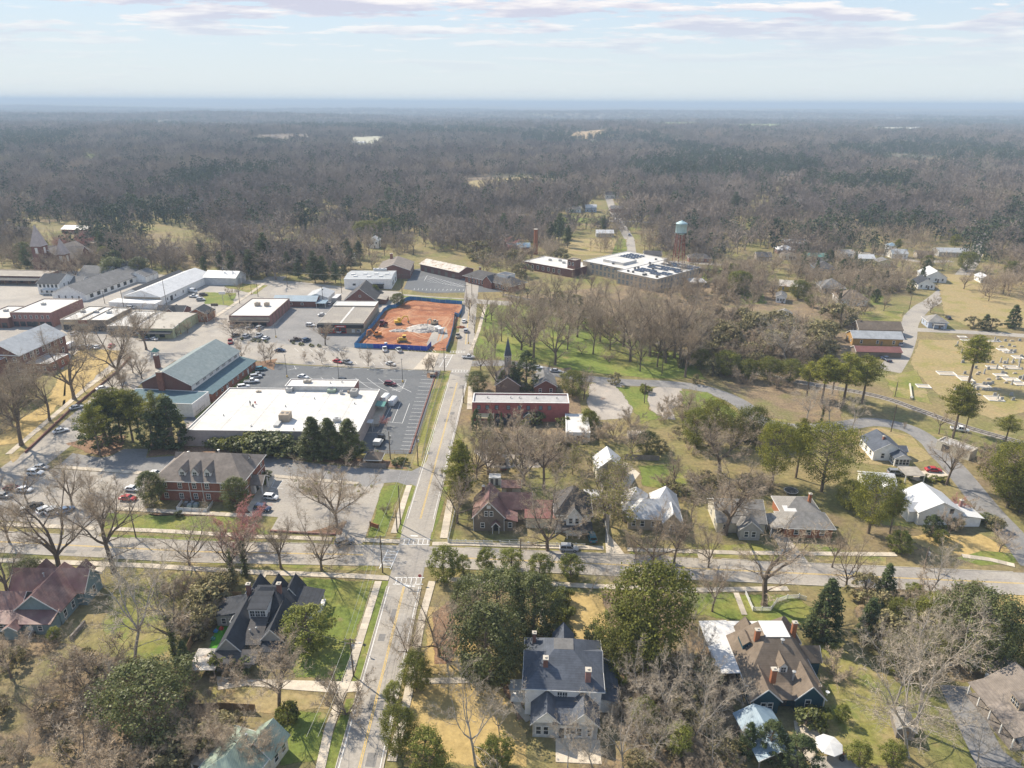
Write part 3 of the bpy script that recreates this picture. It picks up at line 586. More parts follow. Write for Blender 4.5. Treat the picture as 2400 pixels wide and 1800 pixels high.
# ---- green metal roofed house at the bottom edge
b = Bld('green_roofed_house', 'house with weathered green metal hip roof behind bare branches', 'CC', 572, 1758, 4.5, 10.5, 11.0, -18)
b.hip((-5.0,3.6,-6,4.0), 3.3, 3.0, 'metal_green', .5, wall='wall_cream', ridge=4.0); b.gable((-1.0,4.0,1,5.6), 3.4, 2.3, 'y', 'metal_green', .5, wall='wall_cream'); b.win((-1,4.0,1,5.6), 'E', (2.4,4.4), 1.7); b.win((-5.2,4.6,-6,4.5), 'S', (-3,0,3), 1.6)
b.shed((-8.2,-5.2,-3.5,2), 3.0, 2.4, 'W', 'metal_tan'); b.posts([(-8,-3.2),(-8,1.7)], 0, 2.4); b.vent(0, 1, 6.2)
# ---- maroon-roofed slate house at the left edge
b = Bld('maroon_roofed_house', 'slate-blue house with weathered maroon metal roof on the west lot', 'NR', 119, 1456, 3.4, 15.5, 14.0, 0)
R_ = 'metal_maroon'; W_ = 'wall_slate'
b.gable((-1.5,7.6,-4,7), 3.6, 3.8, 'y', R_, .5, wall=W_); b.gable((-6.5,9.4,2.2,8.4), 3.8, 3.4, 'x', R_, .5, wall=W_); b.gable((-8.5,-1.0,-3.5,2.4), 3.2, 2.4, 'x', R_, .45, wall=W_)
b.walls((-1.5,7.4,-7,-4), 2.9, W_); b.shed((-1.8,7.8,-7.4,-3.8), 3.9, 2.9, 'S', R_); b.walls((-6,-1.5,-6.4,-3.5), 2.7, W_); b.shed((-6.4,-1.2,-6.9,-3.3), 3.4, 2.6, 'S', R_)
b.gable((-1.2,1.6,-8.6,-6.6), 2.4, .9, 'y', R_, .3, wall=W_)
b.win((-1.5,7.6,-4,7), 'E', (-2.4,.4), 1.7, .9, 1.6); b.win((-6.5,9.4,2.2,8.4), 'E', (5.4,), 1.9, .9, 1.7); b.win((-6,-1.5,-6.4,-3.5), 'S', (-5,-3.2), 1.5, .8, 1.0); b.win((-1.5,7.4,-7,-4), 'S', (5.2,), 1.6, .8, 1.1); b.door((-1.5,7.4,-7,-4), 'S', 3.2, m='trim_white')
b.gable((-4.6,-1.4,7,10), 4.2, 2, 'y', R_, .3, wall=W_); b.gable((4.2,7.4,7,10), 4.2, 2, 'y', R_, .3, wall=W_); b.vent(.6, 3.6, 6.6)
st = MB()
for k in range(5): st.box(1.9, 3.9, -8.9+k*.3, -7.0, -.02, .2+k*.22)
b.part(st, 'steps', 'wood_grey'); rl = MB(); rl.bar((3.9,-9.0,1.1),(3.9,-7,2.0),.06,.06); rl.bar((3.9,-9.0,0),(3.9,-9,1.1),.07,.07); b.part(rl, 'handrail', 'trim_white')
# ---- white two-storey house
b = Bld('white_two_storey_house', 'white two-storey house with slate-blue shingle hip roof and brick chimneys', 'NL', 1231, 1610, 6.4, 13.4, 11.8, -3)
R_ = 'shingle_slate'; W_ = 'wall_white'; f_ = b.full
b.hip(f_, 6.4, 3.0, R_, .5, wall=W_, deck=(-1.7,1.8,.2,3.2)); b.box('roof_deck', -1.75, 1.85, .25, 3.15, 9.565, 9.61, 'shingle_grey')
b.gable((-6.9,-2.6,-2.2,3.2), 6.4, 2.1, 'x', R_, .4, wall=W_); b.gable((2.8,6.9,-1.6,4.0), 6.4, 2.0, 'x', R_, .4, wall=W_); b.gable((-1.5,1.9,5,9.2), 5.6, 2.2, 'y', R_, .4, wall=W_)
g_ = (-5.2,5.9,-10.6,-5.9); b.walls(g_, 3.3, W_); b.gable((-5.2,-.4,-10.6,-5.7), 3.3, 2.5, 'y', R_, .45, wall=W_); b.gable((1.1,5.9,-10.6,-5.7), 3.3, 2.5, 'y', R_, .45, wall=W_); b.shed((-1.8,2.6,-11.0,-5.9), 4.6, 3.5, 'S', R_, name='roof')
b.win(f_, 'S', (-2.6,), 5.0, .7, .9); b.win(f_, 'S', (-.6,.3), 4.8, .75, 1.6, cross=2); b.win(g_, 'S', (-4.2,-2.9,2.8,4.6), 1.6, .8, 1.7); b.win(g_, 'S', (.9,1.8), 1.8, .75, 1.4); b.door(g_, 'S', -.2, .9, 2.2, 'wall_black')
b.win(f_, 'W', (-3.2,.8,4), 4.8, .8, 1.5); b.win(f_, 'W', (-4.2,), 1.6, .9, 1.6)
b.walls((6.7,9.6,-4.6,4.6), 2.8, W_); b.shed((6.6,10.2,-5.2,5.2), 3.9, 2.9, 'E', R_); b.posts([(10,-5),(10,-2),(10,1),(10,4.6)], 0, 2.9)
b.walls((-9.4,-6.7,-3.2,-1.0), 1.1, W_); b.posts([(-9.2,-3),(-9.2,-1.2),(-7.9,-3)], 1.1, 3.0, w=.12); b.shed((-9.6,-6.6,-3.4,-.8), 3.2, 3.0, 'W', 'metal_grey')
b.chimney(-3.2, -2.4, 7, 10.0, .85, 'brick_dark', 1.0); b.chimney(4.3, -4.5, 6.4, 9.7, .95, 'brick_pink', 1.0); b.chimney(-5.4, 4.2, 6.4, 9.8, .7, 'brick_dark')
b.box('terrace', -1.2, 6.4, -15.5, -10.7, 0, .12, 'concrete')
# ---- teal house with brown shingle roof
b = Bld('teal_house', 'dark teal house with brown shingle roof, white roof deck and orange brick chimneys', 'NL', 1764, 1632, 3.6, 12.8, 15.0, 0)
R_ = 'shingle_brown'; W_ = 'wall_teal'
b.hip((-6.4,6.4,-4.5,7.5), 3.6, 5.0, R_, .5, wall=W_, deck=(-1.7,2.9,1.8,6.2)); b.box('roof_deck', -1.75, 2.95, 1.75, 6.25, 8.78, 8.84, 'porch_white_roof')
b.gable((1.5,6.3,-7.6,-2), 3.5, 2.6, 'y', R_, .5, wall=W_); b.gable((-6.4,-1.7,-7.9,-2), 3.4, 2.3, 'y', R_, .5, wall=W_); b.walls((-1.7,1.5,-6.2,-4.5), 2.8, W_); b.shed((-2,1.9,-7.6,-4), 4.2, 2.9, 'S', R_)
b.hip((1.6,6.8,6,10.8), 3.8, 4.2, R_, .4, wall=W_); b.gable((5,9.4,1.6,5.2), 3.3, 1.9, 'x', R_, .35, wall=W_)
b.shed((-11.2,-5.6,-2.0,12.4), 3.75, 3.55, 'W', 'porch_white_roof'); b.shed((-5.6,3.0,7.2,12.4), 3.76, 3.56, 'N', 'porch_white_roof'); b.walls((-6.4,1.8,7.5,8.4), 3.3, W_)
b.posts([(-11,-1.7),(-11,3),(-11,7.4),(-11,12),(-6,12.1),(-1.5,12.1)], 0, 3.5)
b.gable((-4.6,-1.2,6.2,9.6), 4.6, 2.2, 'y', R_, .3, wall=W_); b.dormer(-4.4, 2.4, 5.6, 5.2, 2.0, 1.2, .8, R_, 'wall_teal'); b.dormer(.3, -3.2, 1.0, 4.9, 1.5, 1.5, .9, R_, 'trim_white', ww=.85, wh=1.0)
b.chimney(-3.0, 2.6, 5.5, 9.9, .9, 'brick_orange', .7); b.chimney(5.1, 5.4, 5, 9.3, .85, 'brick_orange', .7); b.chimney(-2.2, -5.0, 4.5, 7.6, .9, 'brick_orange', .8)
b.win((1.5,6.3,-7.6,-2), 'S', (3.6,), 2.1, .85, 1.6); b.win((-6.4,-1.7,-7.9,-2), 'S', (-4.4,-3.2), 1.7, .8, 1.5); b.win((-6.4,6.4,-4.5,7.5), 'W', (-3,0), 1.8, .9, 1.7, cross=2); b.win((-6.4,-1.7,-7.9,-2), 'W', (-6,-4), 1.8, .9, 1.7); b.door((-1.7,1.5,-6.2,-4.5), 'S', 0)
b.vent(1.2, 1.0, 8.0, .22, .8); b.vent(1.8, -4.3, 4.6, .2, 1.6); b.posts([(6.45,-7.7)], 0, 3.4, w=.16)
dish = MB(); dish.lathe([(.05,0),(.32,.10),(.36,.14),(.30,.12),(.03,.03)], 12, 0, (7.0,-7.2,4.3)); dish.tube([(7,-7.2,3.6),(7,-7.2,4.3)], .04, 5); b.part(dish, 'satellite_dish', 'metal_white')
b = Bld('garden_shed', 'open garden shed with blue-grey ribbed metal roof in front of teal house', 'CC', 1795, 1712, 3.4, 6.4, 9.4, 8, 'shed')
b.gable((-3.2,3.2,-4.7,4.7), 2.6, 1.5, 'y', 'metal_blue', .4, wall=None); b.walls((-2.9,2.9,1.5,4.5), 2.6, 'wood_grey', 'y', 1.4); b.posts([(-3,-4.4),(3,-4.4),(-3,-.5),(3,-.5)], 0, 2.6, 'wood_grey')
# ---- taupe-roofed house at the bottom right corner
b = Bld('taupe_roofed_house', 'grey-blue house with taupe shingle roof and long white-columned side porch', 'FL', 2277, 1600, 3.2, 12.5, 11.5, 2)
b.gable((-4.2,6.4,-6,5.8), 3.3, 4.0, 'y', 'shingle_taupe', .6, wall='wall_paleblue'); b.shed((-6.6,-4.0,-6.3,6.2), 3.75, 2.9, 'W', 'shingle_taupe'); b.posts([(-6.3,y) for y in (-6,-3,0,3,5.8)], 0, 2.8); b.box('porch_floor', -6.5, -4.2, -6.1, 6, 0, .5, 'wood_grey')
b.dormer(-.8, -3.2, 1.0, 4.2, 2.2, 1.9, .6, 'shingle_taupe', 'wall_tan', 'W', 2, .8, 1.2, False); b.win((-4.2,6.4,-6,5.8), 'W', (-4,-1,2.2), 1.8, .9, 1.5); b.gable((-1,5,5.4,9.2), 3.2, 2.4, 'y', 'shingle_taupe', .4, wall='wall_paleblue')
b = Bld('small_shed', 'tiny grey-roofed garden shed under the big pale bare tree', 'CC', 2119, 1686, 2.4, 2.8, 4.2, -14, 'shed'); b.gable(b.full, 2.1, .9, 'y', 'shingle_mid', .25, wall='wood_grey'); b.door(b.full, 'S', 0, .9, 1.8, 'wood_fence')
# ---- brick office with dormers
b = Bld('brick_office', 'two-storey red brick office with taupe hip roof and three white front dormers', 'NL', 361, 1125, 6.2, 24.2, 15.7, -2.7, 'office building')
f_ = b.full; b.hip(f_, 6.2, 4.6, 'shingle_taupe', .6, wall='brick_red', ridge=13); b.box('belt_course', f_[0]-.06, f_[1]+.06, f_[2]-.06, f_[3]+.06, 3.05, 3.3, 'trim_white')
for x in (-4.6,-1.1,2.4): b.dormer(x, -6.7, -1.0, 6.8, 1.9, 1.6, 1.3, 'shingle_taupe', ww=.95, wh=1.3)
b.dormer(2.6, -10.6, -5.5, 7.0, 1.7, 1.35, 1.1, 'shingle_taupe', face='W'); b.dormer(2.0, 10.4, 15.4, 7.0, 1.7, 1.35, 1.1, 'shingle_taupe', face='E')
for z_ in (1.55, 4.75): b.win(f_, 'S', (-9.4,-5.2,-1.2,2.3,6.6,10.4), z_, .95, 1.5, cross=2); b.win(f_, 'E', (-5.2,-1.4,5.5), z_, .95, 1.5, cross=2); b.win(f_, 'W', (-4,3), z_, .95, 1.5, cross=2)
b.posts([(-2.6,-7.95),(1.0,-7.95),(-11.6,-7.95),(11.6,-7.95)], 0, 6.1, w=.14, name='downspout'); b.vent(-6.5, 1.6, 9.6, .2, .5); b.vent(1.8, 2.6, 10.0, .22, .4)
g_ = (12.1,15.6,-3.4,1.2); b.gable(g_, 3.2, 1.6, 'x', 'shingle_taupe', .4); b.posts([(15.3,-3.1),(15.3,.9)], 0, 3.2, w=.35); b.walls((12.1,13.2,-3.1,.9), 3.2, 'trim_white', 'x', 1.3); b.door((12.1,13.2,-3.1,.9), 'E', -1.1, 1.6, 2.4, 'glass')
# ---- big white-roofed store
b = Bld('store', 'huge flat white-roofed store with grey-brown walls and rooftop units', 'NL', 435, 1008, 5.5, 54.6, 35.7, -.8, 'store')
x0, x1, y0, y1 = b.full; b.flat((x0,x1,y0,y1), 5.5, 'wall_store', 'membrane_white', .3, 'trim_white', .25); b.walls((x0-3,x0+9,y0-.05,y0+7.5), 4.6, 'wall_store', name='loading_wing')
b.flat((-6.5,18.5,y1-1.5,y1+5.5), 7.0, 'brick_pink', 'membrane_white', .25, 'trim_white', .25); b.box('lower_band', -6.4, 18.4, y1-1.62, y1-1.5, 5.3, 6.9, 'membrane_white')
b.unit(1.6, -9, 5.25, 3.2, 3.6, 2.6, 'wall_tan', 2); b.box('duct', -.6, 1.0, -14.6, -10.9, 5.3, 6.0, 'steel')
b.unit(18.5, -9.5, 5.25, 2.2, 1.6, 1.2); b.unit(19.3, 12.4, 5.25, 2.4, 3.0, 2.2, 'wall_grey'); b.unit(-4.6, 15.4, 5.25, 2.2, 2.0, 1.5); b.unit(10.6, 15.2, 5.25, 3.0, 2.0, 1.2, 'metal_green'); b.unit(14.4, 13.8, 5.25, 1.0, 1.2, 1.2); b.unit(17, 14.8, 5.25, 1.3, 1.0, .8, 'wall_tan'); b.unit(.5, y1+2.6, 6.8, 2.6, 1.6, 1.0, 'metal_tan'); b.unit(-15.5, 14.6, 5.25, 1.6, 1.0, .5, 'wall_tan')
for q in [(-20,-6),(-8,-14),(23,-10),(9,y1+2),(13,y1+3),(21,5),(-2,2),(6,9)]: b.vent(q[0], q[1], 5.3 if q[1] < y1 else 6.9, .18, .4)
b.box('loading_dock', x1, x1+3, -2, 13, 0, 1.0, 'concrete'); b.shed((x1,x1+3.2,8,12.5), 3.4, 3.0, 'E', 'metal_teal', name='dock_canopy'); b.posts([(x1+2.9,8.3),(x1+2.9,12.2)], 1.0, 3.0, 'steel', .12, 'canopy_post')
sm = MB()
for k in range(6): sm.box(-26+k*9.1, -25.9+k*9.1, y0+1, y1-2, 5.262, 5.29)
b.part(sm, 'roof_seam', 'membrane_grey')
# ---- gymnasium hall
b = Bld('gymnasium_hall', 'long brick gymnasium with grey-green gable roof, chimney and blue side aisle', 'NL', 332, 897, 7.2, 18.6, 37.5, -6, 'hall')
x0, x1, y0, y1 = b.full; b.gable((x0,x1,y0,y1), 7.2, 4.6, 'y', 'gym_roof', .6, wall='brick_dark'); b.box('clerestory', x1+.003, x1+.06, y0+.3, y1-.3, 4.9, 7.1, 'trim_white')
for yy in lin(y0+2, y1-1, 7): b.win((x0,x1+.06,y0,y1), 'E', (yy-.8,yy,yy+.8), 6.1, .55, .9)
ea = (x1+.02,x1+6.4,y0+1.5,y1); b.walls(ea, 3.3, 'brick_red'); b.shed((x1-.02,x1+6.9,y0+1.2,y1+.5), 4.9, 3.4, 'E', 'gym_aisle_roof', name='aisle_roof')
b.win(ea, 'E', lin(y0+3, y1-1, 8), 2.0, .9, 1.2); b.door(ea, 'E', y0+13, m='trim_white'); b.door(ea, 'E', y1-7, m='trim_white')
an = (x0-2.5,x1+6.4,y0-11.5,y0-.02); b.flat(an, 4.9, 'wall_white', 'gym_aisle_roof', .12, 'trim_white', .2)
b.chimney(-1.6, y0-.45, 4.8, 12.0, 2.2, 'brick_red', .9)
# cupola stands free of the far gable: bell turret on the roof of the neighbouring porch
b = Bld('bell_turret', 'small white bell turret with green metal cap beside the gymnasium', 'CC', 371, 862, 0, 2.2, 2.2, -6, 'turret')
b.walls((-.8,.8,-.8,.8), 5.4, 'brick_dark'); b.box('belfry', -.95, .95, -.95, .95, 5.41, 5.7, 'trim_white'); b.posts([(-.75,-.75),(.75,-.75),(.75,.75),(-.75,.75)], 5.7, 7.1, w=.28); b.hip((-1,1,-1,1), 7.1, 1.6, 'metal_teal', .25, ridge=0)
# ---- red two-storey building
b = Bld('red_brick_block', 'long two-storey painted red brick building with pale flat roof and parapet', 'NL', 1107, 943, 7.0, 33.0, 8.4, -.6, 'building')
f_ = b.full; b.flat(f_, 7.0, 'red_paint_brick', 'membrane_grey', .5, 'trim_white', .35); b.win(f_, 'S', (-14.3,-11.4,-8.2,-4.2,-.4,2.6,6.8,9.8), 5.2, 1.0, 1.3, 'trim_dark', 'glass_pale'); b.win(f_, 'S', (-8,-4,-.6,6.4), 2.2, 1.1, 1.3, 'trim_dark')
for x in (-11.5,-3.5,-.5,5.4,12.5): b.vent(x, .8, 6.6, .16, .5)
b.shed((-15,-9,-7.6,-4.2), 3.0, 2.7, 'S', 'awning_stripe', name='awning'); b.posts([(-14.8,-7.3),(-9.2,-7.3)], 0, 2.7, 'wood_fence'); b.gable((1.2,4.2,-6.4,-4.2), 2.8, 1.3, 'y', 'shingle_black', .3, wall='wood_fence'); b.door((1.2,4.2,-6.4,-4.2), 'S', 2.7, 1.4, 2.3, 'glass_pale'); b.walls((-8.8,-.5,-7.5,-4.2), 1.6, 'wall_black', name='terrace_wall')
b = Bld('white_outbuilding', 'low white flat-roofed outbuilding beside the long red building', 'NL', 1328, 1013, 3.4, 7.6, 14.5, -2, 'outbuilding'); b.flat(b.full, 3.4, 'wall_white', 'membrane_white', .2, 'trim_white'); b.win(b.full, 'S', (-2,1.5), 1.8, 1, 1.2); b.door(b.full, 'S', 0)
b = Bld('grey_roofed_cottage', 'brick cottage with grey gable roof between dark evergreens and park road', 'NL', 1254, 906, 3.4, 8.0, 11.5, 3, 'house'); b.gable(b.full, 3.4, 2.4, 'y', 'shingle_grey', .5, wall='brick_dark'); b.win(b.full, 'S', (-2,2), 1.8, .9, 1.3); b.vent(1.5, 2, 4.9)
# ---- chapel hidden in evergreens
b = Bld('chapel', 'small chapel with dark roof and slender blue-grey spire among evergreens', 'CC', 1190, 888, 3.5, 9, 14, 0, 'church'); b.gable(b.full, 3.6, 3.2, 'y', 'shingle_dark', .4, wall='wall_brown'); b.walls((-1.3,1.3,4.7,7.3), 11, 'wall_grey', name='tower'); b.hip((-1.2,1.2,4.8,7.2), 11, 7.5, 'shingle_slate', .2, ridge=0); b.win((-1.3,1.3,4.7,7.3), 'S', (0,), 9.6, .8, 1.6, gm='glass_pale'); b.posts([(0,6)], 18.4, 20, 'trim_white', .12, 'finial')
# ---- brown house with maroon roof
b = Bld('brown_gabled_house', 'brown house with steep maroon metal roof and white-trimmed front gable', 'NL', 1110, 1211, 4.2, 7.7, 9.6, 0, 'house')
R_ = 'metal_maroon'; f_ = b.full; b.gable(f_, 4.2, 4.3, 'y', R_, .45, wall='wall_brown'); b.gable((2.5,11.0,.2,5.2), 3.8, 3.0, 'x', R_, .4, wall='wall_brown'); b.walls((3.85,7.0,-4.6,.2), 2.9, 'wall_brown'); b.shed((3.6,7.4,-5,.2), 4.0, 2.9, 'E', R_)
b.win(f_, 'S', (-.65,.65), 5.1, .75, 1.3); b.win(f_, 'S', (-1.6,), 1.7, .85, 1.3); b.win((3.85,7,-4.6,.2), 'S', (5.4,), 1.7, .85, 1.3); b.gable((.9,2.7,-6.2,-4.8), 2.3, 1.0, 'y', R_, .25); b.posts([(1,-6.1),(2.6,-6.1)], 0, 2.3, w=.14); b.door(f_, 'S', 1.8, m='wall_black')
b.chimney(-1.6, 2.6, 6, 9.0, .7, 'brick_dark'); b.box('attic_vent', -.5, .5, -4.87, -4.83, 6.6, 7.5, 'trim_white'); b.posts([(-3.9,-4.85),(3.9,-4.85)], 0, 4.2, w=.14, name='corner_board')
b = Bld('maroon_shed', 'grey shed with low maroon roof behind the brown gabled house', 'NL', 1176, 1141, 2.6, 5.2, 4.0, -1, 'shed'); b.gable(b.full, 2.4, 1.0, 'x', 'metal_maroon', .3, wall='wall_grey'); b.door(b.full, 'S', -.5, 1.6, 2, 'wall_brown')
# ---- dark-roofed two-storey house beside it
b = Bld('dark_roofed_house', 'white two-storey house with steep mossy dark roof behind bare tree', 'NL', 1303, 1205, 5.4, 8.8, 9.6, -2, 'house')
f_ = b.full; b.hip(f_, 5.4, 5.2, 'shingle_dark', .5, wall='wall_white', ridge=1.5); b.gable((-1.8,2.2,-6.2,-1), 5.4, 2.6, 'y', 'shingle_dark', .4, wall='wall_white'); b.win((-1.8,2.2,-6.2,-1), 'S', (-.7,.9), 4.4, .8, 1.4); b.shed((-4.8,4.8,-7.8,-4.8), 3.4, 2.8, 'S', 'shingle_dark'); b.posts([(x,-7.5) for x in (-4.4,-1.5,1.5,4.4)], 0, 2.8); b.win(f_, 'S', (-3,3), 1.7, .9, 1.5); b.door(f_, 'S', 0)
b.walls((-12,-4.4,-3,3.5), 3.2, 'wall_cream'); b.shed((-12.4,-4.2,-3.4,4), 4.2, 3.2, 'S', 'metal_red', name='roof')
b = Bld('carport', 'white flat carport beside the concrete drive of the dark-roofed house', 'CC', 1391, 1160, 2.4, 5.6, 5.2, -4, 'carport'); b.shed(b.full, 2.6, 2.4, 'S', 'porch_white_roof', name='roof'); b.posts([(-2.6,-2.4),(2.6,-2.4),(2.6,2.4),(-2.6,2.4)], 0, 2.4); b.walls((1.2,2.7,-2.3,2.4), 2.35, 'wall_white')
b = Bld('garage', 'tall garage with bright white metal gable roof behind budding tree', 'NL', 1400, 1099, 4.4, 7.6, 7.4, 2, 'garage'); b.gable(b.full, 4.4, 3.2, 'y', 'metal_white', .5, wall='wall_cream'); b.door(b.full, 'S', -1.7, 2.6, 2.4, 'trim_white'); b.door(b.full, 'S', 1.7, 2.6, 2.4, 'trim_white'); b.win(b.full, 'S', (0,), 5.4, .9, 1.1)
# ---- white metal multi-gabled house
b = Bld('white_metal_roofed_house', 'pale house with bright white standing-seam metal roof of many hips', 'NL', 1462, 1212, 3.4, 14.4, 12.0, -5, 'house')
R_ = 'metal_white'; b.hip((-7,-.5,-3,6), 3.4, 4.4, R_, .4, wall='wall_tan', ridge=1.0); b.hip((.8,7.2,-1.5,6.4), 3.4, 4.6, R_, .4, wall='wall_tan', ridge=.6); b.hip((-6,7.2,-6,2), 3.35, 3.4, R_, .4, wall='wall_tan'); b.gable((2.8,7.2,-7.4,-2), 3.4, 2.6, 'y', R_, .4, wall='wall_tan'); b.win((-6,7.2,-6,2), 'S', (-4.6,-2.4,.4), 1.8, .9, 1.5); b.win((2.8,7.2,-7.4,-2), 'S', (5,), 1.8, 1.0, 1.5); b.door((-6,7.2,-6,2), 'S', 1.9); b.win((-7,-.5,-3,6), 'W', (-1,2), 1.8)
# ---- grey house behind big bare tree
b = Bld('grey_cottage', 'cream-sided cottage with grey gable roof behind the broad bare tree', 'NL', 1682, 1222, 3.2, 12.0, 11.0, -3, 'house'); b.gable(b.full, 3.2, 3.4, 'x', 'shingle_mid', .5, wall='wall_cream'); b.gable((-1,4,-8.6,-2), 3.1, 2.2, 'y', 'shingle_mid', .4, wall='wall_grey'); b.win((-1,4,-8.6,-2), 'S', (.6,2.4), 1.7); b.win(b.full, 'W', (-3,1.5), 1.7); b.win(b.full, 'S', (-4,), 1.7); b.chimney(3, 1.5, 5, 8, .7)
b = Bld('brick_cottage', 'brick cottage with grey hip roofs and white-posted corner porch', 'NL', 1840, 1236, 3.0, 12.0, 7.0, -2, 'house'); b.hip(b.full, 3.0, 2.4, 'shingle_mid', .5, wall='brick_orange'); b.hip((-4.5,5,2.5,11), 3.2, 2.6, 'shingle_mid', .5, wall='brick_orange'); b.shed((-4.4,-1.2,1,4.8), 4.4, 3.9, 'S', 'porch_white_roof'); b.shed((-9.5,-5.6,-3.8,3.2), 3.2, 2.8, 'W', 'shingle_mid'); b.posts([(-9.3,-3.5),(-9.3,0),(-9.3,2.9)], 0, 2.8); b.win(b.full, 'S', (-3,0,3.4), 1.7, 1, 1.3); b.chimney(3.2, 6.5, 4.5, 7.2, .7, 'brick_orange')
b = Bld('white_cottage', 'white cottage with slate roof and glazed front sun porch in dry yard', 'NL', 2049, 1057, 3.2, 8.8, 10.0, -3, 'house'); b.gable(b.full, 3.2, 2.6, 'y', 'shingle_slate', .4, wall='wall_white'); b.gable((.6,5.0,-8.4,-4.9), 2.5, 1.3, 'y', 'shingle_slate', .3, wall='wall_white'); b.win((.6,5,-8.4,-4.9), 'S', (1.3,2.4,3.4,4.4), 1.4, .8, 1.7); b.win((.6,5,-8.4,-4.9), 'W', (-7.6,-6.4,-5.5), 1.4, .7, 1.7); b.win(b.full, 'S', (-1.6,), 1.7); b.win(b.full, 'W', (-3,.4,3.4), 1.7); b.chimney(-.6, -1.5, 4.8, 6.8, .6); b.gable((4,6.4,-3.5,0), 2.6, 1, 'x', 'shingle_slate', .3, wall='wall_white')
b = Bld('white_shed', 'white shed with pale metal gable roof beside the flat carport', 'NR', 2100, 1134, 2.6, 8.2, 6.0, -8, 'shed'); b.gable(b.full, 2.6, 1.4, 'x', 'metal_white', .4, wall='wall_white'); b.gable((.5,4.1,-5,-2), 2.5, 1.2, 'y', 'metal_white', .3, wall='wall_white'); b.door((.5,4.1,-5,-2), 'S', 2.2)
b = Bld('carport', 'flat tan carport with white posts beside the parked red car', 'NL', 2123, 1115, 2.4, 5.6, 5.4, -3, 'carport'); b.shed(b.full, 2.65, 2.5, 'S', 'tar_roof', name='roof'); b.posts([(-2.6,-2.5),(2.6,-2.5),(-2.6,2.5),(2.6,2.5)], 0, 2.5)
b = Bld('white_metal_roofed_cottage', 'white cottage with smooth pale metal gable roof beside the hedge', 'NL', 2156, 1198, 4.2, 11.0, 10.0, 0, 'house'); b.gable(b.full, 4.0, 2.8, 'y', 'metal_white', .5, wall='wall_white'); b.gable((-7.2,-3.5,-3.5,.2), 3.4, 1.3, 'x', 'metal_white', .4, wall='wall_white'); b.walls((5.5,10.5,-5.6,0), 2.7, 'wall_white'); b.shed((5.3,11,-6,.4), 3.5, 2.7, 'E', 'porch_white_roof'); b.win(b.full, 'S', (-3.2,-2.2,-.2,.8), 2.0, .8, 1.5); b.win(b.full, 'S', (2.8,), 4.2, .8, 1.1, 'trim_dark'); b.win(b.full, 'W', (2.5,4), 2.6); b.chimney(-6.1, 3.4, 0, 5.0, 1.0, 'brick_orange'); b.chimney(7.6, -.8, 2.5, 5.2, .7, 'brick_pink')
b = Bld('tan_wall_shed', 'roofless-looking pale shed with long tan side wall by the rail line', 'NL', 2275, 1060, 3.0, 5.0, 10.0, 35, 'shed'); b.flat(b.full, 3.0, 'wall_cream', 'membrane_grey', .3); b.door(b.full, 'W', 2, 2.4, 2.4)
# ---- town square buildings
b = Bld('brick_courthouse', 'two-storey brick courthouse with pale grey hip roof at the golden lawn', 'NR', 43, 832, 8.4, 16, 27, -5, 'public building')
f_ = b.full; b.gable(f_, 8.4, 4.4, 'y', 'metal_grey', .8, wall='brick_dark'); b.win(f_, 'E', lin(-12.5,12.5,7), 6.4, 1.1, 1.9); b.win(f_, 'E', lin(-12.5,12.5,7), 2.4, 1.1, 2.2); b.win(f_, 'S', (-6,-2,2,6), 6.2, 1.1, 1.8); b.win(f_, 'S', (-6,-2,2,6), 2.3, 1.1, 1.8)
b.box('cornice', f_[0]-.3, f_[1]+.3, f_[2]-.3, f_[3]+.3, 7.9, 8.3, 'trim_white'); b.posts([(8.15,-6),(8.15,2)], 0, 8, w=.3, name='downspout')
b.flat((8.02,17.5,-11,1), 4.0, 'brick_red', 'membrane_grey', .3, 'trim_white'); b.win((8.02,17.5,-11,1), 'S', (10.5,13,15.5), 2.0, 1, 1.6); b.win((8.02,17.5,-11,1), 'E', (-8,-3), 2.0, 1, 1.6)
b.flat((-8,2,-18,-13.52), 7.0, 'brick_red', 'membrane_white', .3, 'trim_white'); b.win((-8,2,-18,-13.5), 'S', (-6,-3,0), 5, 1, 1.6)
b = Bld('brick_warehouse', 'long dark brick warehouse with brown roof at the upper left edge', 'NR', 95, 648, 4.5, 46, 16, -3, 'warehouse'); b.flat(b.full, 4.5, 'brick_dark', 'tar_roof', .3); b.shed((-23,23,-13,-8.02), 3.6, 3.0, 'S', 'shingle_dark', name='canopy'); b.posts([(x,-12.6) for x in lin(-22,22,6)], 0, 3.0, 'wood_fence'); b.win(b.full, 'S', lin(-21,21,6), 1.7, 1.6, 1.6, 'trim_dark')
def shop(name, label, anchor, px, py, z, w, d, wall, roof, rz=-2, par=.5, wins=4, front='glass', cap='kerb_stone', sign=None, awn=None, units=1):
    b = Bld(name, label, anchor, px, py, z, w, d, rz, 'shop'); b.flat(b.full, z, wall, roof, par, cap)
    x0, x1, y0, y1 = b.full
    if wins: b.win(b.full, 'S', lin(x0+.5, x1-.5, wins), 1.5, min(2.0, w/wins*.7), 1.9, 'trim_dark', front); 
    if z > 6: b.win(b.full, 'S', lin(x0+.5, x1-.5, wins+1), 5.0, .9, 1.5)
    b.door(b.full, 'S', (x0+x1)/2+.1, 1.1, 2.2, 'glass')
    if sign: b.box('sign_board', x0+w*.2, x1-w*.2, y0-.14, y0-.01, 3.1, 4.0, sign)
    if awn: b.shed((x0+.4,x1-.4,y0-1.8,y0-.01), 3.0, 2.5, 'S', awn, name='awning')
    for k in range(units): b.unit(x0+w*(.35+.3*k), 2+3*k, z-par+.06, 2.0, 1.5, 1.1)
    return b
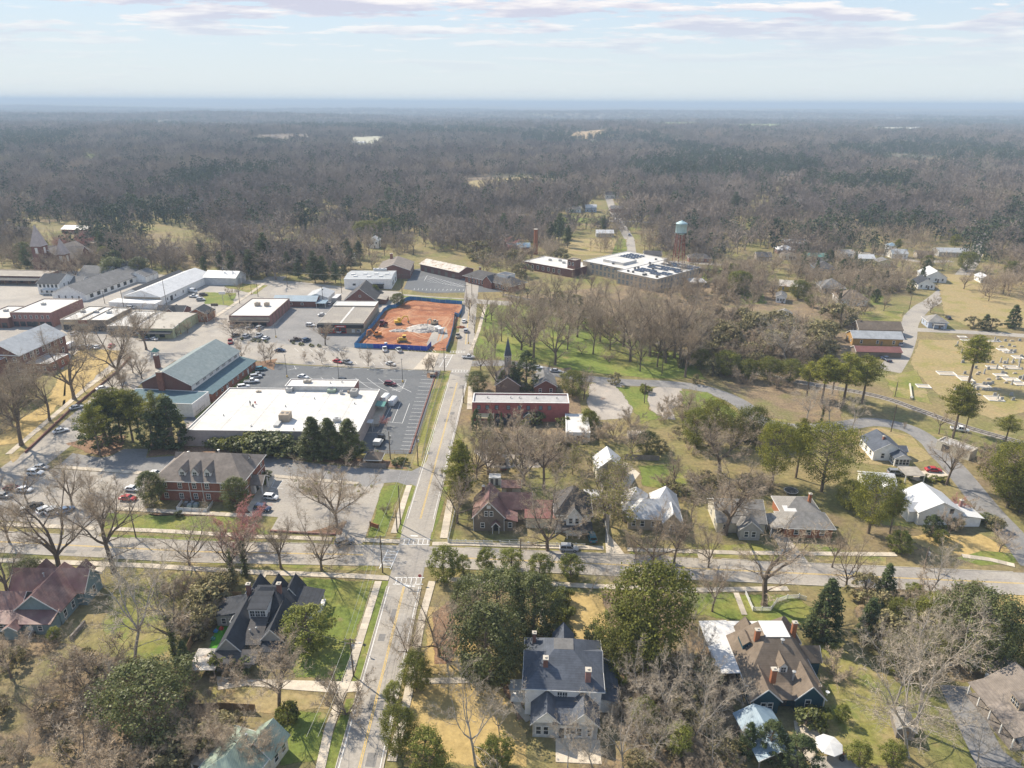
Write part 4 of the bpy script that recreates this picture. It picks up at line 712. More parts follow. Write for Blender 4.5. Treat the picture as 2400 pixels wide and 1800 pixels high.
shop('brick_shop_block', 'large two-storey brick shop block with bright white flat roof', 'NL', 22, 732, 7.2, 20, 26, 'brick_pink', 'membrane_white', -1, .4, 6)
shop('brick_corner_shop', 'low brick shop with white roof at the far left edge', 'NL', -55, 745, 5.0, 15, 22, 'brick_dark', 'membrane_white', -1, .4, 4)
shop('tan_shop', 'narrow shop with tan signboard front and white roof', 'NL', 140, 749, 5.2, 8.4, 24, 'wall_tan', 'membrane_white', -1, .4, 2, sign='sign_tan')
shop('teal_awning_shop', 'brick shop with teal awning and white roof', 'NL', 176, 750, 5.0, 6.5, 24, 'brick_red', 'membrane_white', -1, .4, 2, awn='awning_teal')
shop('brown_shop', 'brown brick shop with two upper windows and white roof', 'NL', 204, 750, 5.6, 9.5, 22, 'wall_brown', 'membrane_white', -1, .4, 2)
shop('low_white_roofed_shop', 'low shop with white membrane roof and dark canopy by the square', 'NL', 250, 764, 4.4, 12.5, 26, 'wall_grey', 'membrane_white', -1, .3, 3, awn='wall_black')
shop('narrow_white_roofed_shop', 'narrow shop with pale roof next to the green metal building', 'NL', 303, 766, 4.4, 6.5, 26, 'wall_tan', 'membrane_grey', -1, .3, 2, awn='wall_black')
b = Bld('green_metal_building', 'pale green metal-sided building with tan low roof at the street corner', 'NR', 404, 771, 4.6, 16.5, 27, -1, 'building'); b.gable(b.full, 4.6, .8, 'x', 'metal_tan', .2, wall='wall_green'); b.shed((-8.2,8.2,-16,-13.4), 3.6, 2.9, 'S', 'shingle_black', name='canopy'); b.win(b.full, 'S', (-5,-1.5,3), 1.6, 2.0, 1.7, 'trim_dark'); b.posts([(8.28,y) for y in lin(-13,13,6)], 0, 4.4, 'wall_tan', .12, 'rib')
b = Bld('brick_dark_gabled_annex', 'small brick annex with black gable roof behind green metal building', 'NR', 484, 735, 4.4, 10, 9, -2, 'building'); b.gable(b.full, 4.0, 2.6, 'y', 'shingle_black', .4, wall='brick_orange'); b.win(b.full, 'S', (2.5,), 1.8); b.posts([(5.1,-4.6)], 0, 3.9, w=.16, name='downspout')
b = Bld('black_gabled_annex', 'low building with paired black gables behind the shops', 'NR', 428, 732, 3.8, 14, 9, -2, 'building'); b.gable(b.full, 3.6, 2.4, 'x', 'shingle_black', .4, wall='brick_dark'); b.gable((-2,4,-6,2), 3.5, 2.4, 'y', 'shingle_black', .4, wall='brick_dark'); b.win(b.full, 'S', (-5,5.5), 1.7)
b = Bld('white_clapboard_house', 'white two-storey clapboard house with black roof and long grey-roofed wing', 'NL', 86, 664, 6.2, 17, 17, -2, 'house')
b.gable((-8.5,4,-8.5,8.5), 6.2, 3.6, 'x', 'shingle_black', .5, wall='wall_white'); b.win((-8.5,4,-8.5,8.5), 'S', lin(-8,3.5,5), 4.8, .9, 1.5, 'wall_black'); b.win((-8.5,4,-8.5,8.5), 'S', lin(-8,3.5,4), 1.8, .9, 1.5, 'wall_black'); b.shed((-5,3,-11,-8.5), 3.4, 2.9, 'S', 'porch_white_roof'); b.posts([(-4.8,-10.8),(-1,-10.8),(2.8,-10.8)], 0, 2.9); b.win((-8.5,4,-8.5,8.5), 'E', (-4,0,4), 4.6)
b = Bld('long_white_hall', 'long low white hall with grey shingle roof and black-shuttered windows', 'NR', 199, 690, 3.6, 20, 52, -8, 'hall')
b.gable(b.full, 3.6, 4.4, 'y', 'shingle_grey', .6, wall='wall_white'); b.win(b.full, 'E', lin(-24,16,7), 1.8, 2.0, 1.5, 'wall_black', cross=2); b.win(b.full, 'S', (-6,-2,2,6), 1.7, .9, 1.4); b.gable((-26,-8,-8,6), 3.4, 3.6, 'x', 'shingle_grey', .5, wall='wall_white'); b.gable((-24,-6,12,28), 4.0, 4.6, 'x', 'shingle_grey', .5, wall='wall_white'); b.hip((-12,4,20,36), 4.6, 6.4, 'shingle_black', .6, wall='wall_white', ridge=1); b.gable((4,16,18,30), 3.6, 2.6, 'y', 'shingle_grey', .5, wall='wall_white'); b.posts([(16.2,y) for y in (18,22,26,30)], 0, 3.6, w=.5); b.dormer(8, -6, 4, 4.2, 5, .4, 2.2, 'shingle_grey', face='E', wins=0)
b = Bld('dark_roofed_warehouse', 'low white warehouse with long black gable roof beside white metal building', 'NL', 283, 688, 3.6, 13, 48, -6, 'warehouse'); b.gable(b.full, 3.6, 2.6, 'y', 'shingle_black', .4, wall='wall_white'); b.win(b.full, 'S', (-3,3), 1.8)
b = Bld('white_metal_warehouse', 'long warehouse with bright white metal gable roof and open end wing', 'NR', 376, 697, 4.2, 21, 56, -6, 'warehouse'); b.gable(b.full, 4.2, 3.4, 'y', 'metal_white', .3, wall='wall_white'); b.gable((10,30,18,31), 4.4, 2.8, 'x', 'metal_white', .3, wall='metal_white'); b.win(b.full, 'E', (-22,-14,-6,2), 1.9, 1.2, 1.2); b.door(b.full, 'E', -18, 2.4, 2.6); b.door((10,30,18,31), 'E', 22, 3.0, 3.6, 'steel'); b.door((10,30,18,31), 'E', 27, 3.0, 3.6, 'steel'); b.box('gable_cladding', -10.4, 10.4, -28.09, -28.0, 1.6, 4.1, 'wall_tan')
b.box('front_block', -14, 12, -36, -28.5, 0, 3.0, 'wall_white')
b = Bld('brick_store', 'brick shop with white flat roof, dark canopy front and two rooftop units', 'NL', 536, 740, 5.2, 19.8, 33, 0, 'shop'); f_ = b.full; b.flat(f_, 5.2, 'brick_pink', 'membrane_white', .25, 'wall_brown', .3); b.unit(-2.2, 2.4, 5, 2.4, 2.2, 1.8, 'wall_tan'); b.unit(2.6, 2.2, 5, 2.2, 2.2, 1.8, 'wall_tan'); b.box('fascia', -9.8, 9.8, -16.9, -16.52, 3.0, 4.5, 'wall_tan'); b.box('canopy', -9.8, 9.8, -18.6, -16.6, 2.5, 3.0, 'wall_brown'); b.win(f_, 'S', (-6,-2,2.4,6.4), 1.4, 2.4, 1.8, 'trim_dark'); b.posts([(9.96,y) for y in lin(-15,15,6)], 0, 5, 'wall_brown', .3, 'pilaster'); b.posts([(x,-16.75) for x in (-9.6,-3.2,3.2,9.6)], 2.9, 4.8, 'wall_brown', .25, 'pilaster')
b = Bld('auto_store', 'shop with beige ribbed roof, dark fascia and red storefront sign', 'NL', 745, 757, 5.0, 21.4, 37.5, -.8, 'shop'); f_ = b.full; b.flat((-10.7,10.7,-18.7,10), 5.0, 'wall_tan', 'tar_roof', .06, 'kerb_stone', .2); b.flat((-10.7,10.7,10.02,18.7), 5.6, 'wall_tan', 'membrane_white', .2, 'trim_white'); b.box('roof_stripe', -.5, .5, -18.6, 9.9, 5.02, 5.08, 'membrane_white'); b.box('fascia', -10.9, 10.9, -20.2, -18.72, 3.0, 4.7, 'wall_black'); b.box('sign_board', -2.4, 2.8, -20.32, -20.22, 3.4, 4.3, 'sign_red'); b.box('sign_letters', -1.6, 2.0, -20.36, -20.33, 3.65, 4.05, 'trim_white'); b.win(f_, 'S', (-8,-5,-2,1), 1.5, 2.4, 2.2, 'sign_red'); b.box('poster', 5.0, 6.5, -18.82, -18.72, .5, 2.1, 'trim_white'); b.box('poster', 8.2, 9.4, -18.82, -18.72, .7, 2.0, 'trim_white')
sm = MB()
for k in range(15): sm.box(-10.5, 10.5, -17.8+k*1.85, -17.7+k*1.85, 5.02, 5.055)
b.part(sm, 'roof_seam', 'kerb_stone')
b = Bld('blue_roofed_workshop', 'low brick workshop with long pale blue-grey metal roof', 'NL', 640, 705, 3.2, 23, 9, -2, 'workshop'); b.gable(b.full, 3.2, 1.8, 'x', 'metal_blue', .4, wall='brick_dark'); b.gable((4,16,2,16), 3.6, 2.0, 'y', 'metal_grey', .4, wall='wall_white'); b.shed((11.5,17,-6,0), 3.0, 2.6, 'S', 'metal_blue'); b.posts([(16.7,-5.7),(12,-5.7)], 0, 2.6); b.win(b.full, 'S', (-7,-2,4), 1.7, 1.2, 1)
b = Bld('steep_roofed_hall', 'brown hall with very steep dark gable roof beside construction site', 'NL', 806, 705, 2.8, 17.5, 19, 0, 'hall'); b.gable(b.full, 2.8, 6.6, 'y', 'shingle_dark', .6, wall='brick_dark'); b.walls((8.8,13,-6,4), 2.6, 'brick_dark'); b.shed((8.6,13.4,-6.4,4.4), 3.3, 2.6, 'E', 'tar_roof'); b.win(b.full, 'S', (0,), 5.4, 1, 1)
b = Bld('trailer', 'small grey box trailer standing behind the auto shop', 'CC', 790, 708, 0, 3.2, 9, -4, 'trailer'); b.walls((-1.4,1.4,-4.2,4.2), 3.3, 'wall_grey', z0=.7, name='body'); b.box('roof', -1.45, 1.45, -4.25, 4.25, 3.3, 3.4, 'metal_white'); b.posts([(-1.1,-3),(1.1,-3),(-1.1,3),(1.1,3)], 0, .7, 'steel_dark', .5, 'wheel')
b = Bld('white_industrial_building', 'white-walled workshop with low metal roof and seven skylights', 'NL', 806, 655, 5.6, 27.5, 22.5, 1, 'workshop'); f_ = b.full; b.gable(f_, 5.6, 1.0, 'x', 'metal_grey', .2, wall='wall_white', trim=None)
for x, y in ((-8,-6),(0,-6.5),(7,-6),(-10,-2),(-3,-1.5),(3.5,-1),(10,-1.5)): b.box('skylight', x-1.1, x+1.1, y-.8, y+.8, 5.9+(10-abs(y))*.088-.1, 6.35+(10-abs(y))*.088, 'trim_white')
b.box('canopy', 3, 9.5, -12.8, -11.26, 2.7, 3.0, 'wall_black'); b.win(f_, 'S', (4.8,6.6,8.2), 1.4, 1.4, 2.2, 'trim_dark'); b.win(f_, 'S', (-8,-1.5), 2.6, 1.4, .8, 'trim_dark'); b.win(f_, 'E', (-7,-3,5), 2.2, 1.2, 2.0, 'trim_dark'); b.unit(4, 10, 6.3, 8, 2, 1.2, 'metal_white', 3)
b = Bld('brown_roofed_mill', 'brick mill building with brown gable roof behind white workshop', 'NL', 884, 634, 5.2, 20, 26, 2, 'building'); b.gable(b.full, 5.2, 3.6, 'y', 'shingle_taupe', .5, wall='brick_dark'); b.chimney(-4, 11, 6, 11, 1.6); b.win(b.full, 'E', lin(-12,12,5), 2.4, 1.2, 1.8)
b = Bld('rusty_roofed_depot', 'long brick freight depot with pale rust-streaked metal roof', 'NL', 985, 618, 4.6, 36, 12.5, -42, 'depot'); b.gable(b.full, 4.6, 2.2, 'x', 'metal_rust', .8, wall='brick_dark'); 
for u in lin(-16,16,5): b.door(b.full, 'S', u, 2.6, 2.8, 'wall_brown')
b = Bld('station_house', 'old brick station with dark hip roof and rows of arched windows', 'NL', 1090, 645, 4.2, 38, 12, -42, 'station'); b.hip((-19,19,-6,6), 4.0, 3.4, 'shingle_dark', 1.2, wall='brick_red'); b.gable((-2,5,-8,2), 4.2, 3.0, 'y', 'shingle_dark', .6, wall='brick_red'); b.flat((4,12,-2,5), 8.2, 'trim_white', 'shingle_slate', .1); b.win((-19,19,-6,6), 'S', lin(-17,17,12), 2.0, 1.2, 2.0); b.chimney(-13, 1, 6, 9, .9)
# ---- mill lofts with solar panels
b = Bld('mill_lofts', 'large old brick mill with bright white flat roof carrying dark solar panels', 'NL', 1446, 635, 7.8, 29, 27, -46, 'mill')
b.flat((-14.5,14.5,-13.5,34), 7.8, 'wall_tan', 'membrane_white', .25, 'trim_white'); b.flat((-48,-14.52,-6,40), 7.82, 'wall_tan', 'membrane_white', .25, 'trim_white'); b.flat((-38,-22,2,16), 9.2, 'membrane_white', 'membrane_white', .1, 'trim_white')
for z_ in (2.0, 5.5):
    b.win((-14.5,14.5,-13.5,34), 'S', lin(-14,14,9), z_, 1.7, 2.4, 'wall_tan', 'glass_pale', 2); b.win((-14.5,14.5,-13.5,34), 'E', lin(-13,33,14), z_, 1.5, 2.4, 'wall_tan', 'glass_pale', 2); b.win((-42,-14.5,-6,40), 'S', lin(-41,-15,8), z_, 1.7, 2.4, 'wall_tan', 'glass_pale', 2)
    b.win((-42,-14.5,-6,40), 'E', lin(-5.4,-13.6 if False else -5.0,1), z_, .5, 2.4, 'wall_tan', 'glass_pale', 1)
mat('solar', (.025,.03,.045), .25, .2, 1.0, spec=.6)
pm = MB(); pm.slab([(-1.8,-.9,.35),(1.8,-.9,.35),(1.8,.9,.75),(-1.8,.9,.75)], [(0,1,2,3)], .06); pm.box(-1.5,-1.4,.3,.4,0,.5); pm.box(1.4,1.5,.3,.4,0,.5); pme = mesh('solar_panel', pm.v, pm.f, 'solar')
for i in range(7):
    for j in range(11):
        if (i*7+j*3) % 13 in (3, 8) or j in (3, 7) or i == 0: continue
        obj('solar_panel', pme, b.root, (-11+i*3.9+(.6 if j > 5 else 0), -4+j*3.4, 7.64))
for i in range(3):
    for j in range(5): obj('solar_panel', pme, b.root, (-39+i*4.2, 20+j*3.4, 7.66))
um = MB(); um.box(-.6,.6,-.5,.5,.1,1.1); um.box(-.5,.5,-.4,.4,0,.1); ume = mesh('roof_unit', um.v, um.f, 'steel_dark')
for i in range(26): obj('roof_unit', ume, b.root, (rnd.uniform(-40,13), rnd.choice((-9.5,-11,20.5,27,31)) if i % 2 else rnd.uniform(-3,38), 7.66)) if True else None
b = Bld('old_mill_wing', 'low brick mill wing with white roof and square brick tower', 'NL', 1225, 612, 5, 40, 24, -40, 'mill'); b.flat(b.full, 5, 'brick_dark', 'membrane_white', .3); b.flat((14,20,-9,-3), 10.5, 'brick_dark', 'tar_roof', .4); b.win(b.full, 'S', lin(-18,12,7), 2.6, 1.4, 2.0); b.win((14,20,-9,-3), 'S', (15.7,18.2), 8, 1.2, 2); b.unit(-8, 2, 4.76); b.unit(-2, 5, 4.76); b.unit(4, 1, 4.76)
b = Bld('mill_chimney', 'tall tapering orange brick factory chimney behind the mill', 'CC', 1255, 596, 0, 3, 3, 0, 'chimney'); mb = MB(); mb.lathe([(1.7,0),(1.25,17),(1.45,17.1),(1.45,17.8),(.9,17.9),(.9,16)], 14); b.part(mb, 'stack', 'brick_orange', smooth=False); mb = MB(); mb.lathe([(1.5,17.82),(1.5,18.1),(1.0,18.15)], 14); b.part(mb, 'stack_cap', 'kerb_stone')
b = Bld('grey_roofed_barn', 'grey metal-roofed barn in bare trees behind the station', 'NL', 1188, 580, 4.5, 17, 12, 2, 'barn'); b.gable(b.full, 4.5, 2.2, 'x', 'metal_blue', .3, wall='brick_dark'); b.win(b.full, 'S', (-5,0,5), 2, 1.2, 1.2)
# ---- water tower
wp = P(1589, 621); wt = tag(empty('water_tower', wp), 'pale blue water tank on tall rust-red steel legs beside the mill', 'water tower'); LANDMARKS.append(('water tower', wp, 8))
mat('tank_blue', (.42,.56,.57), .55, .08, .5, [((.36,.48,.50),(.5,.7),.3)]); mat('rust_red', (.22,.06,.04), .8, .2, 1.0)
mb = MB(); mb.lathe([(.1,20.2),(2.4,20.6),(3.6,22.0),(3.65,22.1),(3.65,27.6),(3.9,27.65),(3.9,27.85),(2.6,28.7),(.35,29.6),(.3,30.0),(.02,30.1)], 20); mb.build('tank', 'tank_blue', wt, True)
mb = MB(); mb.lathe([(3.7,21.6),(4.1,21.6),(4.1,21.75),(3.7,21.75)], 20); tk = mb.build('catwalk', 'steel_dark', wt)
for k in range(4):
    q = PI_ = math.pi/4+k*math.pi/2; a = Vector((math.cos(q)*4.9, math.sin(q)*4.9, -.2)); c = Vector((math.cos(q)*3.1, math.sin(q)*3.1, 21.8)); mb = MB(); mb.tube([a, c], [.26,.22], 8); mb.build('leg', 'rust_red', wt)
    q2 = q+math.pi/2; br = MB()
    for z_ in (0, 7.2, 14.4):
        def at_(qq, z): k_ = 4.9+(3.1-4.9)*z/21.8; return Vector((math.cos(qq)*k_, math.sin(qq)*k_, z))
        br.tube([at_(q,z_+7.2), at_(q2,z_+7.2)], .07, 4); br.tube([at_(q,z_), at_(q2,z_+7.2)], .05, 4); br.tube([at_(q2,z_), at_(q,z_+7.2)], .05, 4)
    br.build('bracing', 'rust_red', wt)
mb = MB(); mb.tube([(0,0,-.2),(0,0,20.6)], .32, 10); mb.build('riser_pipe', 'rust_red', wt)
# ---- church with two spires
b = Bld('brick_church', 'dark brick church with two tall pale spires among bare trees', 'CC', 150, 606, 4, 22, 30, -3, 'church'); b.gable(b.full, 6, 7, 'y', 'shingle_taupe', .5, wall='brick_dark'); b.gable((-16,14,-4,8), 6, 6, 'x', 'shingle_taupe', .5, wall='brick_dark')
mat('spire', (.48,.40,.37), .8, .1)
for (x, y, h, sh, w) in ((-2.5,-17,16,13,6.4), (12,-17,11,9.5,5.2)):
    blk = (x-w/2,x+w/2,y-w/2,y+w/2); b.walls(blk, h, 'brick_dark', name='tower'); b.hip(blk, h, sh, 'spire', .3, ridge=0); b.win(blk, 'S', (x,), h-3, 1.4, 3.4, gm='trim_white'); b.win(blk, 'E', (y,), h-3, 1.4, 3.4, gm='trim_white')
    for ax, ay in ((-1,-1),(1,-1),(1,1),(-1,1)): b.hip((x+ax*w*.42-.5,x+ax*w*.42+.5,y+ay*w*.42-.5,y+ay*w*.42+.5), h+.2, 2.6, 'spire', .05, ridge=0)
# ---- cottages, houses and sheds farther off: px, py (near side, middle of wall foot), width, depth, wall height, rise, ridge, turn, roof, wall, label
def cottage(name, px, py, w, d, h, rise, axis, rz, roof, wall, label, hipd=False, wins=3, cat='house', chim=False, porch=False):
    b = Bld(name, label, 'NC', px, py, 0, w, d, rz, cat)
    (b.hip(b.full, h, rise, roof, .45, wall=wall) if hipd else b.gable(b.full, h, rise, axis, roof, .45, wall=wall))
    if wins: b.win(b.full, 'S', lin(-w/2+.3, w/2-.3, wins), 1.7 if h < 4.5 else h-1.6, .9, 1.4); b.win(b.full, 'W' if px > 1200 else 'E', lin(-d/2, d/2, 2), 1.7, .9, 1.4); b.door(b.full, 'S', w/2*.12+.6, .95, 2.0, 'wall_brown')
    if chim: b.chimney(w*.18, d*.1, h, h+rise+1.0, .8)
    if porch: b.shed((-w*.3,w*.3,-d/2-2.2,-d/2), 2.9, 2.4, 'S', roof); b.posts([(-w*.28,-d/2-2),(w*.28,-d/2-2)], 0, 2.4)
    return b
for a in [
 ('bungalow',1866,580,17,11,3.2,2.0,'x',-4,'metal_white','wall_tan','tan bungalow with long white metal roof at the wood edge'),
 ('bungalow',1843,596,12,11,3.0,2.6,'x',-4,'metal_white','brick_dark','brick bungalow with pale metal hip roof below the tan bungalow',True),
 ('cottage',1850,609,10,8,3.0,1.8,'y',-6,'shingle_taupe','wall_white','small white cottage with brown roof between two white-roofed bungalows'),
 ('cottage',1915,612,15,8,3.0,1.8,'x',-4,'metal_teal','wall_white','white cottage with bright teal metal roof'),
 ('blue_house',1932,640,12,13,3.4,3.0,'y',-8,'shingle_dark','wall_blue','bright blue house with dark hip roof and white porch',True,3,'house',False,True),
 ('grey_house',1952,688,13,13,3.2,4.2,'y',-8,'shingle_grey','wall_grey','grey house with big grey hip roof above the white corner cottage',True),
 ('white_house',1998,716,15,12,3.4,3.8,'y',-8,'shingle_brown','wall_white','white corner cottage with brown hip roof and black shutters',True,4),
 ('cottage',1836,758,7,11,3.0,1.8,'y',-20,'shingle_mid','wall_cream','cream cottage with taupe gable roof beside the gravel street'),
 ('cottage',1829,710,5,9,3.4,1.4,'y',-20,'shingle_mid','wall_white','narrow white cottage with tiny gable behind bushes'),
 ('yellow_house',1852,684,13,9,3.2,2.4,'x',-20,'metal_rust','wall_yellow','yellow house with rusty roof half hidden by trees'),
 ('red_shed',1776,675,5,4,2.4,1.0,'x',-6,'metal_red','wall_grey','small shed with bright red metal roof on green lawn',False,1,'shed'),
 ('brick_ranch',1640,615,15,8,3.0,2.2,'x',-4,'shingle_dark','brick_red','brick ranch house with dark hip roof beside the water tower',True,4),
 ('dark_cottage',1530,608,12,8,3.0,2.2,'x',-4,'shingle_dark','wall_grey','grey cottage with dark roof left of the water tower legs'),
 ('small_house',2196,770,8.5,9,3.2,2.6,'y',-10,'shingle_mid','wall_paleblue','pale blue cottage with grey hip roof beside cemetery road',True,2,'house',False,True),
 ('grey_ranch',2236,602,22,11,3.2,2.2,'x',-4,'metal_grey','wall_grey','long grey ranch house with pale roof at upper right'),
 ('white_gabled_house',2192,662,12,16,3.4,3.6,'y',-12,'metal_white','wall_white','white gabled house with pale roof among trees by sandy bank'),
 ('dark_gabled_house',2170,678,9,12,3.0,3.0,'y',-12,'shingle_black','wall_white','white house with black roof beside sandy bank'),
 ('tan_cottage',2168,607,11,8,3.0,2.0,'x',-10,'shingle_brown','wall_tan','tan cottage with brown roof above the hill street'),
 ('tall_white_house',2090,594,6,6,5.6,1.8,'y',-4,'metal_blue','wall_white','tall narrow white house with small blue hip roof',True,1),
 ('white_house',2108,606,11,9,3.4,2.4,'x',-4,'metal_grey','wall_white','white house with pale roof behind bare trees on hill street'),
 ('pink_roofed_cottage',1982,604,11,8,3,2,'x',-4,'metal_rust','wall_white','white cottage with pinkish rusted roof'),
 ('white_cottage',2030,616,11,8,3,2,'x',-4,'metal_white','wall_cream','cream cottage with white roof in the wood edge'),
 ('white_bungalow',2310,664,6,10,3,1.6,'y',-10,'metal_white','wall_white','small white bungalow among dark bushes at right'),
 ('green_cottage',2075,625,10,8,3,2,'y',-4,'shingle_grey','wall_green','pale green cottage with grey roof below hill street'),
 ('cottage',1790,612,10,9,3,2.4,'x',-6,'shingle_dark','wall_tan','tan cottage with dark roof beside the creek trees'),
 ('cream_house',797,622,17,11,4.6,2.4,'x',0,'shingle_brown','wall_cream','cream house with brown roof behind the white workshop'),
 ('grey_house',570,592,17,11,3.4,3.0,'x',-4,'shingle_grey','wall_grey','grey cottage with shaded porch behind conifers'),
 ('dark_house',390,606,15,11,3.6,3.4,'x',-4,'shingle_slate','wall_white','white house with slate roof behind the long warehouses'),
 ('grey_block',240,590,26,15,6.0,.6,'x',-4,'tar_roof','wall_grey','flat-roofed grey office block beside the church'),
 ('dark_cottage',32,552,16,11,3.6,3,'x',-4,'shingle_dark','wall_brown','brown cottage with dark roof at the far left'),
 ('white_roofed_house',176,548,22,11,3.6,2.2,'x',-4,'metal_white','brick_red','brick house with white metal roof behind the church spires'),
 ('blue_tarped_house',452,500,36,10,3.4,1.6,'x',-3,'metal_blue','wall_grey','long house with blue roof in the left woods'),
 ('dark_house',462,486,14,11,5.5,3,'y',-4,'shingle_dark','wall_tan','tan two-storey house with dark roof in the left woods'),
 ('white_house',590,453,17,12,3.6,3,'x',-4,'metal_white','wall_white','white-roofed house in a clearing of the woods'),
 ('white_house',705,436,8,12,6.0,3,'y',-4,'shingle_grey','wall_white','tall white house deep in the grey woods'),
 ('white_house',875,582,8,8,5.6,2.4,'y',-4,'metal_white','wall_white','white house glimpsed through bare trees above the depot'),
 ('white_house',1418,556,14,9,3.2,2,'x',0,'metal_white','wall_grey','house with white roof beside dark pines by mill street'),
 ('village_house',1344,498,15,10,3.4,2.4,'x',-2,'shingle_mid','wall_white','white village house left of mill street end'),
 ('village_house',1385,497,11,10,4.4,2.4,'x',-2,'metal_white','wall_paleblue','pale village house nearest to mill street end'),
 ('village_house',1434,465,15,10,4.4,2.6,'x',-2,'shingle_dark','wall_white','white village house with dark roof up the mill street'),
 ('village_house',1447,498,13,10,3.4,2.6,'x',-2,'shingle_grey','brick_red','brick village house right of mill street end'),
 ('orange_house',2055,810,22,8,3.4,2.2,'x',-4,'metal_grey','wall_orange','orange house with grey roof and cluttered yard beside cemetery road'),
 ('brown_roofed_house',2062,788,20,9,3.2,2.8,'x',-4,'shingle_brown','wall_brown','brown-roofed house directly behind the orange house'),
 ('red_barn',2058,838,19,6,2.6,1.4,'x',-4,'metal_red','wall_brown','low open barn with dull red metal roof before orange house',False,0,'barn'),
 ('farm_shed',860,352,46,22,6,2,'x',0,'metal_white','wall_white','large white-roofed farm shed in far clearing',False,0,'shed'),
 ('farm_shed',838,340,36,18,6,2,'x',0,'metal_white','wall_white','white farm shed uphill of the large one',False,0,'shed'),
 ('farm_shed',2150,304,46,20,6,2,'x',0,'metal_white','wall_white','distant white poultry shed in pale field',False,0,'shed'),
 ('farm_house',880,344,30,14,5,2,'x',0,'metal_tan','wall_tan','tan building beside the far white farm sheds',False,0,'house')]:
    cottage(*a)
b = Bld('picnic_pavilion', 'open picnic pavilion with white hip roof on tan lawn by the mill', 'CC', 1631, 668, 0, 9, 9, 0, 'pavilion'); b.hip(b.full, 2.8, 1.6, 'metal_white', .5); b.posts([(-4,-4),(4,-4),(4,4),(-4,4)], 0, 2.8)
# ------------------------------------------------------------------ trees
mat('bark', (.17,.132,.10), .95, .3, 3.0, rand=.2)
mat('bark_pale', (.33,.295,.255), .95, .3, 3.0, rand=.15)
mat('twig', (.42,.335,.24), .95, .2, .35, [((.35,.27,.185),(.45,.65),.05)], rand=.2, isl=.25)
mat('twig_pale', (.41,.345,.265), .95, .2, .35, rand=.15, isl=.25)
mat('twig_red', (.48,.24,.21), .95, .2, .5, rand=.15)
mat('twig_far', (.275,.225,.185), .95, .3, .02, [((.34,.265,.20),(.5,.64),.006), ((.20,.165,.145),(.5,.62),.0045), ((.26,.24,.15),(.6,.7),.012)], rand=.3, isl=.2)
mat('leaf_dark', (.115,.128,.042), .5, .3, .8, [((.17,.18,.06),(.45,.65),.5)], rand=.2, trans=.34, spec=.3, isl=.35)
mat('leaf_mid', (.15,.16,.034), .65, .3, .8, [((.25,.245,.045),(.45,.65),.5)], rand=.2, trans=.4, isl=.35)
mat('leaf_pine', (.19,.195,.034), .75, .3, .6, [((.29,.275,.045),(.45,.65),.3)], rand=.18, trans=.4, isl=.35)
mat('leaf_bright', (.20,.22,.045), .7, .25, .8, [((.28,.28,.07),(.45,.65),.4)], rand=.15, trans=.4, isl=.35)
mat('leaf_cedar', (.085,.11,.042), .85, .3, .8, [((.125,.145,.055),(.45,.65),.5)], rand=.2, trans=.3, isl=.35)
mat('leaf_olive', (.22,.195,.09), .85, .3, .8, [((.29,.24,.13),(.45,.65),.5)], rand=.2, trans=.25, isl=.35)
mat('pine_far', (.065,.085,.042), .9, .3, .03, rand=.3, isl=.3)
PI2 = 2*math.pi
def perp(d, r):
    a = d.cross(Vector((r.uniform(-1,1), r.uniform(-1,1), r.uniform(-1,1))))
    return a.normalized() if a.length > 1e-3 else Vector((1,0,0))
